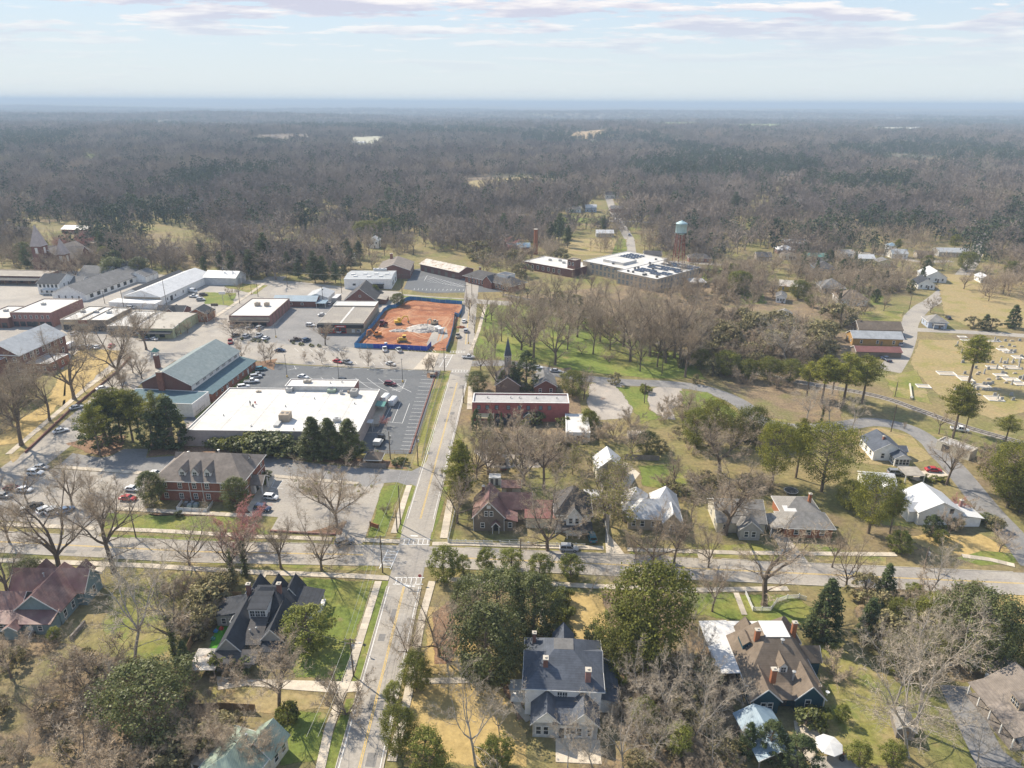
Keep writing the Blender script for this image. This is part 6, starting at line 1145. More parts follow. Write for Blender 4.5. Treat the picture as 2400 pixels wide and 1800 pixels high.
for line, w_ in ((AVA,3.2),(AVB,3.2),(CSL,3.6)):
    for i in range(46 if line is CSL else 26):
        j = sr.randrange(len(line)-1); a = line[j].lerp(line[j+1], sr.random()); d = (line[j+1]-line[j]).normalized(); s_ = Vector((-d.y,d.x,0)); q = a+s_*sr.uniform(-w_,w_); q.z = 0
        for k in range(sr.randrange(1,5)):
            e = q+(d*sr.uniform(.6,2.4)*(1 if i % 3 else .2)+s_*sr.uniform(-.5,.5)*(1 if i % 3 else 4)); ts.append((q.copy(), e.copy(), sr.uniform(.05,.10))); q = e
    for i in range(5):
        j = sr.randrange(len(line)-1); a = line[j].copy(); a.z = 0; d = (line[j+1]-line[j]).normalized(); s_ = Vector((-d.y,d.x,0)); q = a+s_*sr.uniform(-w_+.6,w_-.6); ts.append((q, q+d*sr.uniform(1.5,4), sr.uniform(.9,1.8)))
marks('tar_seam', ts, 'tar_seam', .0605)
# ---- rails
for o_ in (-.72,.72):
    r_ = struct('rail', strip_mesh('rail', RAIL, o_-.05, o_+.05, MATS['steel_dark'], .14, .30)); 
slm = MB(); slm.box(-.12,.12,-1.3,1.3,.06,.16); slm = mesh('sleeper', slm.v, slm.f, 'wall_brown'); RL = resample([p for p in RAIL if p.x > 100], 1.0)
rb = bpy.data.objects['rail_bed']
for i, (a, c) in enumerate(zip(RL, RL[1:])):
    if i % 2 == 0 and i < 600: obj('sleeper', slm, rb, (a.x, a.y, 0), math.atan2(c.y-a.y, c.x-a.x))
# ------------------------------------------------------------------ vehicles
PAINT = {}
for n_, c_ in dict(white=(.72,.72,.71), silver=(.42,.43,.44), grey=(.20,.21,.22), black=(.025,.026,.03), red=(.42,.025,.03), darkred=(.16,.03,.035), navy=(.03,.05,.10), blue=(.06,.16,.32), teal=(.05,.18,.22), brown=(.13,.09,.06), yellow=(.62,.40,.03), tan=(.45,.38,.28), orange=(.62,.26,.06)).items():
    mat('paint_'+n_+'_car', c_, .28, .03, 1.0, spec=.55); PAINT[n_] = MATS['paint_'+n_+'_car']
mat('rubber', (.02,.02,.02), .9, .1); mat('hub', (.45,.45,.46), .4, .1, metal=.5); mat('car_glass', (.015,.02,.026), .08, .1, spec=.7); mat('lamp_clear', (.75,.75,.72), .2, .02); mat('lamp_red', (.45,.02,.02), .3, .02)
def loft(mb, secs, mi=0):
    """closed loft through rings of points"""
    n = len(secs[0]); vs = [p for s in secs for p in s]; fs = []
    for i in range(len(secs)-1):
        for k in range(n): k2 = (k+1) % n; fs.append((i*n+k, i*n+k2, (i+1)*n+k2, (i+1)*n+k))
    fs.append(tuple(reversed(range(n)))); fs.append(tuple((len(secs)-1)*n+k for k in range(n))); mb.add(vs, fs, mi)
def car_kind(L, W, zb, hood, deck, roof, cab, style):
    """returns list of (part name, mesh, paint?) ; x forward. cab = (rear base, rear top, front top, front base)"""
    def ring(x, w, z0, z1): c = .12; return [(x,-w/2,z0+c),(x,-w/2+c,z0),(x,w/2-c,z0),(x,w/2,z0+c),(x,w/2,z1-c),(x,w/2-c*1.6,z1),(x,-w/2+c*1.6,z1),(x,-w/2,z1-c)]
    body = MB(); f = L/2; body_s = [(-f,W*.86,zb+.15,deck-.12),(-f+.12,W*.97,zb,deck),(cab[0],W,zb,deck+.02),(cab[3],W,zb,hood+.06),(f-.5,W*.97,zb,hood-.06),(f-.1,W*.9,zb+.05,hood-.2),(f,W*.8,zb+.15,hood-.3)]
    loft(body, [ring(*q) for q in body_s])
    g = W*.5; t = W*.40; lo = (max(hood,deck)-.03) if style != 'van' else hood; r0, r1, r2, r3 = cab
    rf = MB(); rf.add([(r1-.05,-t,roof),(r2+.05,-t,roof),(r2+.05,t,roof),(r1-.05,t,roof),(r1-.05,-t-.03,roof-.09),(r2+.05,-t-.03,roof-.09),(r2+.05,t+.03,roof-.09),(r1-.05,t+.03,roof-.09)], [(0,1,2,3),(7,6,5,4),(0,4,5,1),(1,5,6,2),(2,6,7,3),(3,7,4,0)])
    for s_ in (-1,1):
        for (xa, xb) in ((r0,r1),(r3,r2),((r0+r3)/2,(r1+r2)/2)): rf.bar((xa,s_*g*.94,lo),(xb,s_*t,roof-.04),.09,.09)
    parts = [('body', mesh('car_body', body.v, body.f, 'steel', True), 1), ('roof', mesh('car_roof', rf.v, rf.f, 'steel'), 1)]
    gg = g*.93; tt = t*1.0
    def pane(nm, vs): m_ = MB(); m_.add(vs+[(v[0]*.999,v[1]*.97,v[2]-.02) for v in vs], [(0,1,2,3),(7,6,5,4),(0,4,5,1),(1,5,6,2),(2,6,7,3),(3,7,4,0)]); parts.append((nm, mesh(nm, m_.v, m_.f, 'car_glass'), 0))
    pane('windscreen', [(r3,-gg,lo),(r3,gg,lo),(r2+.02,tt,roof-.05),(r2+.02,-tt,roof-.05)]); pane('rear_window', [(r0,gg,lo),(r0,-gg,lo),(r1-.02,-tt,roof-.05),(r1-.02,tt,roof-.05)])
    pane('side_window', [(r0,-gg,lo),(r3,-gg,lo),(r2,-tt,roof-.05),(r1,-tt,roof-.05)]); pane('side_window', [(r3,gg,lo),(r0,gg,lo),(r1,tt,roof-.05),(r2,tt,roof-.05)])
    if style == 'pickup':
        m_ = MB(); m_.box(-f+.15,r0-.15,-W*.40,W*.40,deck-.06,deck+.022); parts.append(('cargo_bed', mesh('cargo_bed', m_.v, m_.f, 'steel_dark'), 0))
    wm = MB(); rr = .34 if style in ('sedan','hatch') else .39; wm.tube([(0,-.11,0),(0,.11,0)], rr, 12); wme = mesh('wheel', wm.v, wm.f, 'rubber'); hm = MB(); hm.tube([(0,-.125,0),(0,.125,0)], rr*.6, 8); hme = mesh('rim', hm.v, hm.f, 'hub')
    lm = MB(); lm.box(-.06,.06,-.2,.2,-.08,.08); lc = mesh('headlight', lm.v, lm.f, 'lamp_clear'); lr = mesh('taillight', lm.v, lm.f, 'lamp_red')
    return dict(parts=parts, wheels=[(sx*L*.30+.02, sy*(W/2-.10), rr) for sx in (-1,1) for sy in (-1,1)], wheel=wme, rim=hme, lights=[('headlight',lc,f-.10,hood-.32),('taillight',lr,-f+.04,deck-.28)], W=W)
KINDS = {'sedan':car_kind(4.7,1.82,.26,.86,.92,1.44,(-1.75,-1.05,.35,1.15),'sedan'), 'suv':car_kind(4.7,1.9,.30,1.02,1.05,1.74,(-2.15,-1.85,.45,1.15),'suv'), 'hatch':car_kind(4.1,1.8,.28,.98,1.0,1.62,(-1.95,-1.7,.5,1.1),'hatch'), 'pickup':car_kind(5.6,1.98,.36,1.08,1.06,1.84,(-.55,-.35,.75,1.35),'pickup'), 'van':car_kind(6.0,2.05,.34,1.3,2.62,2.6,(1.2,1.25,1.55,2.4),'van')}
CAR_DIR = {}
def vehicle(kind, px, py, deg, col, label, group='vehicles parked or driving around town', z=.06, name=None):
    k = KINDS[kind]; p = P(px, py); p.z = z; o = empty(name or {'sedan':'parked_car','suv':'sport_utility_car','hatch':'hatchback_car','pickup':'pickup_truck','van':'delivery_van'}[kind], p, R(deg)); tag(o, label, {'pickup':'truck','van':'van'}.get(kind,'car'), group)
    for nm, me, pt in k['parts']:
        q = obj(nm, me, o)
        if pt: q.material_slots[0].link = 'OBJECT'; q.material_slots[0].material = PAINT[col]
    for w in k['wheels']: q = obj('wheel', k['wheel'], o, w); obj('rim', k['rim'], q)
    for nm, me, x, z_ in k['lights']:
        for s_ in (-1,1): obj(nm, me, o, (x, s_*k['W']*.36, z_))
    return o
V = vehicle
V('hatch',636,1170,-8,'white','white boxy hatchback parked beside the brick office entrance'); V('suv',616,1196,-12,'navy','navy sport utility car in the front stall of the brick office lot')
V('suv',807,1276,28,'grey','dark grey sport utility car driving out onto the cross street'); V('suv',1333,1290,-3,'silver','silver people carrier parked on bare earth before the dark-roofed house')
V('sedan',301,1172,-6,'red','red sedan at the west end of the brick office'); V('sedan',312,1150,-8,'white','white sedan half hidden by the evergreen at the brick office'); V('sedan',365,1114,-4,'white','white car behind the west corner of the brick office roof')
for a in ((98,1099,-4,'silver','silver pickup-sized car nearest the kerb strip of the town lot'),(84,1112,-4,'white','white car right beside the silver one under bare branches'),(30,1148,-4,'darkred','dark red car in the west of the town lot'),(58,1152,-4,'white','white car next to the dark red one in the town lot'),(80,1192,50,'black','black car in the angled row of the town lot'),(110,1200,50,'white','white car in the middle of the angled row'),(130,1202,50,'silver','silver car between white and blue in the angled row'),(154,1200,50,'blue','light blue car ending the angled row'),(58,1200,50,'white','white car starting the angled row beneath branches'),(10,1166,-4,'grey','grey car at the edge of the town lot')): V(['sedan','suv'][len(a[4]) % 2], *a)
V('sedan',143,1013,40,'white','white sedan driving on courthouse street by big bare trunk'); V('sedan',241,913,40,'white','white car parked on courthouse street near the pines'); V('sedan',180,958,40,'silver','silver car behind pine crown on courthouse street')
for a in ((167,815,95,'van'),(192,817,95,'suv'),(211,817,95,'suv'),(229,816,95,'sedan'),(262,813,100,'sedan'),(175,785,95,'suv'),(345,795,120,'sedan'),(361,797,150,'sedan')):
    i_ = (167,192,211,229,262,175,345,361).index(a[0]); V(a[3], a[0], a[1], a[2], ['white','grey','silver','white','red','white','grey','white'][i_], ['white van parked first in the square row by courthouse lawn','dark grey car second in the courthouse lawn row','silver car behind tree trunk in the courthouse lawn row','white car fourth in the courthouse lawn row','red car parked beside tall bare tree on the square','white car before the tan signboard shop','grey car at the corner before green metal building','white car turning at the green metal building corner'][i_])
for a in [(547,767,75,'sedan','grey','grey car parked first before the brick shop front'),(585,769,75,'pickup','grey','dark grey pickup parked second before the brick shop'),(609,771,75,'suv','silver','silver car third before the brick shop front'),(578,790,80,'suv','white','white sport utility car in shop lot behind clipped bushes'),(607,790,80,'pickup','white','white pickup beside the lamp post in shop lot'),(623,795,75,'sedan','white','white sedan next to the white pickup by clipped bushes'),(540,804,110,'pickup','red','red pickup leaving the shop lot by the kerb island'),(553,788,60,'sedan','brown','dark brown car under the spreading bare tree'),(692,799,35,'pickup','brown','brown pickup in the lot near the kerb island'),(718,800,60,'suv','navy','dark blue car beside the brown pickup'),(728,765,-5,'suv','white','white sport utility car beside the auto shop wall'),(756,740,20,'sedan','white','white car at the side of the auto shop'),(800,779,70,'pickup','white','white pickup parked before the auto shop posters'),(813,777,80,'sedan','red','red car parked before the red shop sign'),(844,779,75,'suv','silver','silver car next to the blue fence corner'),(774,715,85,'suv','silver','small silver car behind the auto shop by the trailer'),
 (657,824,-4,'sedan','navy','dark sedan driving along the shop street'),(792,850,-30,'sedan','red','red sports car parked under a street tree'),(813,852,-30,'pickup','silver','silver pickup parked beside the red sports car'),(916,856,-30,'sedan','white','white sedan parked under the last street tree'),(902,822,105,'pickup','white','white pickup parked against the blue banner fence'),(935,824,115,'pickup','silver','silver-grey pickup second at the blue banner fence'),(1098,840,-3,'pickup','white','white pickup turning at the avenue junction by the park'),(1088,755,88,'sedan','white','white car on the avenue beside the construction fence'),(1073,790,95,'pickup','tan','tan work truck parked on the avenue at the site gate'),(1092,778,92,'suv','silver','silver car on the avenue under bare park trees'),
 (612,868,20,'suv','teal','teal car topmost in the row behind the store'),(606,880,25,'sedan','grey','dark grey car second in the row behind the store'),(600,886,25,'suv','silver','silver car third in the row behind the store'),(590,897,12,'pickup','white','white pickup fourth in the row behind the store'),(571,910,25,'suv','white','white car hidden at store corner by the hall fence'),(711,886,-20,'sedan','white','white car behind the raised store roof'),(806,896,-25,'suv','black','black car in the store lot beside the raised roof'),(915,903,-12,'suv','darkred','dark red car crossing the hatched island of the store lot'),(905,940,80,'van','white','white delivery van nearest the store dock'),(923,947,80,'van','white','second white delivery van farther from the store dock'),
 (2187,1105,-6,'sedan','red','red car parked beside the flat tan carport'),(2248,1010,-25,'pickup','white','white truck on gravel beside the rail line'),(2098,1112,-6,'suv','grey','grey car beneath the tan carport'),(2222,747,80,'sedan','black','black car beside the pale blue cottage'),(2107,809,85,'suv','silver','silver car on cemetery road before the orange house'),(2076,845,100,'pickup','navy','dark blue pickup in the orange house yard'),(2110,792,85,'suv','black','black car behind the silver one on cemetery road'),(1387,1264,95,'suv','teal','dark teal car in the gravel drive of the dark-roofed house'),(1622,637,10,'sedan','grey','grey car in the mill parking lot'),(1637,640,10,'sedan','black','black car next to the grey one in the mill lot'),(452,686,-20,'van','white','white box van beside the white metal warehouse'),(454,697,-10,'pickup','white','white pickup behind the white warehouse'),(477,693,20,'suv','brown','brown car beside the green patch behind warehouse'),(471,705,15,'suv','silver','silver car below the brown one behind warehouse'),(302,689,10,'pickup','navy','dark blue pickup before the black-roofed warehouse'),(308,724,5,'suv','silver','silver car in the alley behind the shops'),(1260,864,-8,'sedan','white','white car on the park road behind grey-roofed cottage'),(1302,872,-8,'sedan','silver','silver car on park road beside grey-roofed cottage'),(1478,500,80,'pickup','white','white truck parked along mill street'),(1475,552,80,'suv','silver','silver car parked along mill street houses')]:
    V(a[3], a[0], a[1], a[2], a[4], a[5])
# ------------------------------------------------------------------ poles, lamps, wires
mat('pole_wood', (.13,.10,.075), .9, .2, 2.0, rand=.2); mat('wire', (.16,.16,.16), .6, 0); mat('wire_bright', (.55,.55,.54), .4, 0, metal=.4); mat('insulator', (.5,.5,.48), .4, .05); mat('sign_stop', (.50,.03,.03), .5, .04)
POLES = {}
def pole(key, px, py, ty, label, arm=1, xf=False, rz=0.0, lamp=False, H=None):
    p = P(px, py); H = H or max(6, height_at(px, py, ty)); o = empty('utility_pole', p, R(rz)); tag(o, label, 'utility pole', 'wooden utility poles'); POLES[key] = (p, H, R(rz))
    mb = MB(); mb.tube([(0,0,-.3),(0,0,H*.5),(0,0,H)], [.17,.145,.11], 8); mb.build('shaft', 'pole_wood', o)
    for k in range(arm):
        mb = MB(); mb.box(-1.15,1.15,-.06,.06,H-.45-k*.9,H-.30-k*.9); ca = mb.build('crossarm', 'pole_wood', o)
        for x in (-1.0,0.35,1.0): mb = MB(); mb.lathe([(.05,0),(.07,.1),(.04,.22)], 6, 0, (x,0,H-.298-k*.9)); mb.build('insulator', 'insulator', ca)
    if xf: mb = MB(); mb.lathe([(.05,0),(.28,.03),(.28,.9),(.05,.98)], 10, 0, (.42,0,H-2.4)); mb.build('transformer', 'steel', o)
    if lamp: mb = MB(); mb.tube([(0,0,H-1.6),(1.6,0,H-1.1)], .035, 5); mb.box(1.5,2.1,-.12,.12,H-1.15,H-1.0); mb.build('lamp_arm', 'steel', o)
pole('a1',829,1585,1496,'dark utility pole with transformer on verge beside the bungalow driveway',2,True,0,True); pole('a2',897,1342,1255,'utility pole standing at the near corner of the crossroads',1,False,0,True)
pole('a3',939,1229,1138,'tall plain utility pole on verge above the crossroads',0); pole('a4',931,1247,1196,'short pole stub next to the tall verge pole',0)
pole('a5',980,1092,1019,'utility pole with transformer at the store lot corner',1,True); pole('a6',915,1076,1011,'utility pole with transformer behind the store magnolias',0,True); pole('a7',1086,944,904,'slim pole on the pavement edge before the red building',0); pole('a8',1042,870,815,'utility pole at the shop street corner of the avenue',1); pole('a9',1066,772,736,'utility pole inside the construction fence corner',1,True)
pole('b1',693,1043,1017,'short pole rising from the hedge behind the store',0); pole('c1',319,1261,1190,'leaning dark pole on green lawn before the brick office',0); pole('d1',1220,1312,1262,'brown pole on the verge of the cross street east',0,False,0,True)
pole('e1',391,716,655,'tall pole in front of white metal warehouse',0); pole('e2',291,724,680,'pole in the alley behind the white-roofed shops',0); pole('e3',246,712,682,'pole beside the long white hall',1); pole('e4',525,663,622,'pole with crossarms on the back street by hedge',2,True); pole('e5',562,712,680,'pole on the pavement above brick shop',1); pole('e6',605,695,662,'pole at the back street crossing',0); pole('e7',674,673,635,'pole on back street before dark conifers',0); pole('e8',801,687,642,'pole before white industrial workshop wall',0); pole('e9',943,697,642,'tall pole with crossarm at depot lot corner',1); pole('f1',758,715,670,'pole behind the blue-roofed workshop',1,True); pole('f2',1093,712,668,'pole at the north end of the avenue',1); pole('f3',1106,692,645,'tall pole beside depot lot and railing',1)
pole('g1',2088,1012,949,'tall dark pole in the bend of the park road',0); pole('g2',2065,882,852,'leaning pole beside the orange house yard',0); pole('g3',2097,930,894,'pole stub in grass near the rail crossing',0); pole('g4',2130,728,692,'pole at the cottage street corner',0); pole('g5',1510,945,897,'slim pole between two gravel lots by the park road',0); pole('g6',1763,730,692,'pole beside the gravel cottage street',0); pole('g7',1551,880,788,'bare pole-like trunk on the park lawn edge',0); pole('g8',2165,1332,1296,'pole with white box before dark evergreen on the cross street',0,True)
def wire(a, b, off=(0,0), sag=.5, r=.018, m='wire', dz=(.25,.25)):
    (p, H, z1), (q, K, z2) = POLES[a], POLES[b]; A = Vector((p.x+math.cos(z1)*off[0], p.y+math.sin(z1)*off[0], H-dz[0])); B = Vector((q.x+math.cos(z2)*off[1], q.y+math.sin(z2)*off[1], K-dz[1])); pts = []
    for i in range(11): t = i/10; v = A.lerp(B, t); v.z -= sag*4*t*(1-t); pts.append(v)
    mb = MB(); mb.tube(pts, r, 3, cap=False); o = mb.build('power_line', m); return o
n_ = 0
for a, c, offs in (('a1','a2',(-1,0,1)),('a2','a5',(-1,1)),('a5','a8',(-1,1)),('a8','a9',(-1,1)),('a2','d1',(0,)),('a6','a5',(0,)),('b1','a6',(0,)),('e4','e6',(-1,0,1)),('e6','e7',(-1,1)),('e7','e8',(-1,1)),('e8','e9',(-1,1)),('e9','f3',(-1,1)),('f2','a9',(0,)),('g1','g3',(0,)),('g3','g2',(0,))):
    for k_ in offs:
        o = wire(a, c, (k_,k_), .7, .022, 'wire_bright' if a in ('a1','a2','a5') else 'wire'); n_ += 1
        tag(o, 'thin %s wire strung from the %s to the %s' % ({-1:'outer left', 0:'middle', 1:'outer right'}[k_], {'a1':'bungalow transformer pole','a2':'crossroads corner pole','a5':'store corner pole','a8':'shop street corner pole','a6':'magnolia transformer pole','b1':'hedge pole','e4':'hedge crossarm pole','e6':'back street crossing pole','e7':'conifer-side pole','e8':'workshop wall pole','e9':'depot corner pole','f2':'north avenue pole','g1':'road bend pole','g3':'rail crossing pole'}[a], {'a2':'crossroads corner pole','a5':'store corner pole','a8':'shop street pole','a9':'construction pole','d1':'verge pole','a6':'magnolia pole','e6':'crossing pole','e7':'conifer pole','e8':'workshop pole','e9':'depot pole','f3':'railing pole','g3':'grass stub pole','g2':'leaning yard pole'}[c]), 'wire', 'overhead wires')
p1 = POLES['a1']; d_ = P(620,1750); mb = MB(); q0 = Vector((p1[0].x, p1[0].y, p1[1]-1.2)); q1 = P(745,1830); q1.z = 9.5
for dx in (-.9, .9):
    mb = MB(); mb.tube([q0+Vector((dx,0,0)), (q0+q1)/2+Vector((dx,0,-.5)), q1+Vector((dx,0,0))], .022, 3, cap=False); tag(mb.build('power_line', 'wire_bright'), 'bright wire running off the bottom edge over the verge, %s of two' % ('inner' if dx < 0 else 'outer'), 'wire', 'overhead wires')
q2 = P(690,1500); q2.z = 4.2; mb = MB(); mb.tube([q0, (q0+q2)/2+Vector((0,0,-.6)), q2], .02, 3, cap=False); tag(mb.build('power_line', 'wire_bright'), 'service wire from transformer pole to the black-roofed bungalow', 'wire')
# parking lot lamps
def lamp(px, py, ty, label):
    p = P(px, py); H = height_at(px, py, ty); o = empty('lamp_post', p); tag(o, label, 'lamp post', 'dark parking lot lamps')
    mb = MB(); mb.tube([(0,0,0),(0,0,H)], [.11,.08], 8); mb.build('shaft', 'steel_dark', o); mb = MB(); mb.box(-.35,.35,-.16,.16,H,H+.14); mb.build('lamp_head', 'steel_dark', o); mb = MB(); mb.lathe([(.3,-.02),(.3,.8),(.2,.82)], 10); mb.build('base', 'paint_yellow', o)
lamp(673,884,832,'dark lamp post with yellow base in store lot west bay'); lamp(795,894,838,'dark lamp post with yellow base beside raised store roof'); lamp(944,896,842,'dark lamp post with yellow base at hatched island'); lamp(647,791,762,'pale lamp post in the shop lot')
for a in ((424,783,'black street lamp at the green metal building corner'),(389,791,'black street lamp before the dark shop canopy'),(590,690,'street lamp on the pavement beyond brick shop'),(498,738,'street lamp by the small brick annex'),(1098,806,'street lamp on the park side of the avenue')):
    lamp(a[0], a[1], a[1]-25, a[2])
# road signs
def sign(name, px, py, label, m, shape, H=2.4, rz=0, word=None):
    o = empty(name, P(px,py), R(rz)); tag(o, label, 'sign'); mb = MB(); mb.tube([(0,0,0),(0,0,H)], .04, 6); mb.build('post', 'steel', o); mb = MB(); n = {'oct':8, 'dia':4}[shape]; r = .42; q0 = math.pi/8 if n == 8 else 0
    pts = [(math.cos(q0+PI2*k/n)*r, math.sin(q0+PI2*k/n)*r) for k in range(n)]; mb.add([(x,-.06,H-.2+z) for x, z in pts]+[(x,-.035,H-.2+z) for x, z in pts], [tuple(range(n)), tuple(reversed(range(n,2*n)))]+[(i,(i+1)%n+0,(i+1)%n+n,i+n)[::-1] for i in range(n)]); pl = mb.build('plate', m, o)
    if word:
        c = bpy.data.curves.new('lettering', 'FONT'); c.body = word; c.size = .3; c.align_x = 'CENTER'; c.align_y = 'CENTER'; c.extrude = .004; c.materials.append(MATS['trim_white']); t0 = bpy.data.objects.new('lettering', c); COL.objects.link(t0); bpy.context.view_layer.update(); tm = bpy.data.meshes.new_from_object(t0.evaluated_get(bpy.context.evaluated_depsgraph_get())); bpy.data.objects.remove(t0); t = bpy.data.objects.new('lettering', tm); link(t, pl); t.location = (0,-.07,H-.2); t.rotation_euler = (R(90),0,0)
PI2 = 2*math.pi
sign('stop_sign', 985, 1368, 'red octagonal stop sign at the near right crossroads corner', 'sign_stop', 'oct', word='STOP'); sign('warning_sign', 856, 1532, 'dark diamond road sign seen from behind on the green verge', 'steel_dark', 'dia'); 
o = empty('office_sign', P(878,1240), R(-30)); tag(o, 'low brown wooden office sign on the lawn by the crossroads', 'sign'); mb = MB(); mb.box(-1.5,1.5,-.08,.08,.5,1.7); mb.build('board', 'brick_orange', o); 
for x in (-1.4,1.4): mb = MB(); mb.box(x-.12,x+.12,-.12,.12,0,1.9); mb.build('post', 'wood_fence', o)
for (px, py, lab) in ((524,713,'white roadside sign box on tall post by the green patch'),(507,742,'dark roadside sign box on pole before brick shop')):
    o = empty('pole_sign', P(px,py)); tag(o, lab, 'sign'); mb = MB(); mb.tube([(0,0,0),(0,0,5.5)], .12, 6); mb.build('post', 'steel', o); mb = MB(); mb.box(-1.7,1.7,-.2,.2,5.5,6.9); mb.build('board', 'trim_white' if 'white' in lab else 'wall_brown', o)
# ------------------------------------------------------------------ fences and walls
def run(px, step): return resample([P(*q) for q in px], step)
def panel_fence(name, px, label, m, H=1.8, step=2.4, t=.06, post='wood_grey', cat='fence', jag=0.0, pm=None):
    L = run(px, step); o = empty(name, L[0]); tag(o, label, cat)
    for i, (a, c) in enumerate(zip(L, L[1:])):
        d = c-a; mb = MB(); h = H+rnd.uniform(-jag, jag); mb.bar((a-L[0])+Vector((0,0,h/2+.05)), (c-L[0])+Vector((0,0,h/2+.05)), t, h); mb.build('panel', pm(i) if pm else m, o)
        mb = MB(); mb.tube([a-L[0], a-L[0]+Vector((0,0,H+.1))], .05, 5); mb.build('post', post, o)
    return o
def picket(name, px, label, H=1.0, step=2.4, m='fence_white', gap=.16, cat='fence'):
    L = run(px, step); o = empty(name, L[0]); tag(o, label, cat)
    for a, c in zip(L, L[1:]):
        d = c-a; n = max(2, int(d.length/gap)); mb = MB(); a0 = a-L[0]; c0 = c-L[0]
        for z_ in (.25*H,.8*H): mb.bar(a0+Vector((0,0,z_)), c0+Vector((0,0,z_)), .04, .09)
        for k in range(n): q = a0.lerp(c0,(k+.5)/n); mb.bar(q+Vector((0,0,.05)), q+Vector((0,0,H)), .03, .09, 0, Vector((0,1,0)))
        mb.build('picket_panel', m, o)['kind'] = 'stuff'; mb = MB(); mb.box(a0.x-.07,a0.x+.07,a0.y-.07,a0.y+.07,0,H+.15); mb.build('post', m, o)
mat('fence_blue', (.05,.20,.42), .7, .12, .8, rand=.2); mat('fence_royal', (.02,.06,.36), .6, .08, .8, rand=.1)
panel_fence('construction_fence', [(831,814),(856,786),(881,757),(901,730),(912,723),(928,721),(942,712),(953,705),(965,703),(1000,706),(1031,710),(1083,713),(1083,730),(1075,744),(1066,741),(1062,772),(1055,800),(1046,824)], 'wavy blue fabric fence along the sides of the red clay site', 'fence_blue', 2.0, 3.0, .05, 'steel', jag=.18)
fo = panel_fence('banner_fence', [(831,815),(875,817),(940,819),(1001,823),(1011,811)], 'royal blue banner fence with pale printed marks facing the shop street', 'fence_royal', 2.2, 3.0, .05, 'steel', pm=lambda i: 'fence_blue' if i < 3 else 'fence_royal')
mat('banner_print', (.35,.50,.80), .7, .1)
for i, (px, py) in enumerate(((889,816),(913,817.5),(962,820),(962,817.5))):
    p = P(px, py)-fo.location; mb = MB(); mb.box(p.x-1.0*(1 if i < 3 else .4), p.x+1.0*(1 if i < 3 else .4), p.y-.22, p.y-.18, .9 if i < 3 else 1.45, 1.25 if i < 3 else 1.8); mb.build('banner_print', 'banner_print' if i else 'trim_white', fo)
picket('picket_fence', [(1050,1272),(1155,1275)], 'white picket fence before the brown gabled house, west of its gate', 1.0); picket('picket_fence', [(1172,1276),(1372,1282)], 'white picket fence running east from the gate of the brown house', 1.0); picket('picket_fence', [(1050,1271),(1068,1195)], 'white picket fence along the avenue side of brown house', 1.0)
picket('picket_fence', [(1747,1393),(1764,1432),(1806,1432),(1820,1412),(1845,1404),(1872,1402),(1890,1408)], 'curving white picket fence round the big bare tree', 1.1); picket('garden_railing', [(1900,1488),(1926,1488)], 'short white railing on the lawn beside the teal house', .9)
panel_fence('board_fence', [(438,1535),(475,1460),(516,1408),(530,1404),(568,1404)], 'tall new tan board fence beside the bungalow play yard', 'wood_fence', 1.9, 2.4); panel_fence('board_fence', [(455,1668),(520,1664),(600,1668)], 'brown board fence between bungalow yard and green-roofed house', 'wood_fence', 1.7, 2.4)
panel_fence('board_fence', [(843,1096),(905,1098)], 'grey weathered board fence below the store lot', 'wood_grey', 1.6, 2.4); panel_fence('board_fence', [(1462,1162),(1530,1172)], 'short grey board fence behind the white metal roofed house', 'wood_grey', 1.6, 2.4); panel_fence('board_fence', [(1463,1076),(1545,1080)], 'grey board fence below the pallets in back yard', 'wood_grey', 1.7, 2.4); panel_fence('white_fence', [(1413,1170),(1416,1225),(1425,1278)], 'long white board fence beside the concrete drive', 'fence_white', 1.6, 2.4)
panel_fence('low_fence', [(414,1197),(428,1178)], 'low white fence side by the office air units, west end', 'fence_white', 1.0, 1.6, cat='fence'); panel_fence('low_fence', [(414,1197),(486,1200)], 'low white fence front of the office air units', 'fence_white', 1.0, 2.0); panel_fence('low_fence', [(486,1200),(500,1180)], 'low white fence side by the office air units, east end', 'fence_white', 1.0, 1.6)
def rail_fence(name, px, label, H=1.2, step=2.4, m='steel_dark', rails=3, cat='railing'):
    L = run(px, step); o = empty(name, L[0]); tag(o, label, cat)
    for a, c in zip(L, L[1:]):
        a0 = a-L[0]; c0 = c-L[0]; mb = MB(); mb.tube([a0, a0+Vector((0,0,H))], .05, 5); mb.build('post', m, o)
        for k in range(rails): mb = MB(); z_ = H*(k+1)/rails-.05; mb.bar(a0+Vector((0,0,z_)), c0+Vector((0,0,z_)), .05, .07); mb.build('rail', m, o)
rail_fence('lot_railing', [(1033,872),(1000,965),(968,1062)], 'dark metal railing along the east edge of store lot', 1.2, 2.4, 'steel_dark'); rail_fence('lot_railing', [(968,1062),(925,1064),(858,1062)], 'brown wooden railing along the south edge of store lot', 1.2, 2.4, 'wood_fence', 2); rail_fence('verge_railing', [(1040,880),(1008,985),(988,1080)], 'second dark railing on the verge above the avenue', 1.1, 2.4)
rail_fence('street_railing', [(966,686),(1060,692),(1170,694)], 'brown railing between depot lot and back street', 1.2, 3.0, 'wall_brown', 2); rail_fence('hall_fence', [(612,855),(560,893),(505,935),(462,975)], 'dark chain-link fence between gymnasium and store lot', 1.6, 3.0, 'steel_dark', 2)
struct('retaining_wall', strip_mesh('retaining_wall', run([(1028,872),(998,962),(966,1063)], 3), .6, 1.0, 'brick_dark', 0, .35)); struct('retaining_wall', strip_mesh('retaining_wall', run([(60,1062),(165,962),(275,872),(306,838)], 3), -.2, .2, 'brick_dark', 0, .7)); struct('retaining_wall', strip_mesh('retaining_wall', run([(634,1246),(700,1250),(786,1254)], 3), -.2, .2, 'brick_pink', 0, .5))
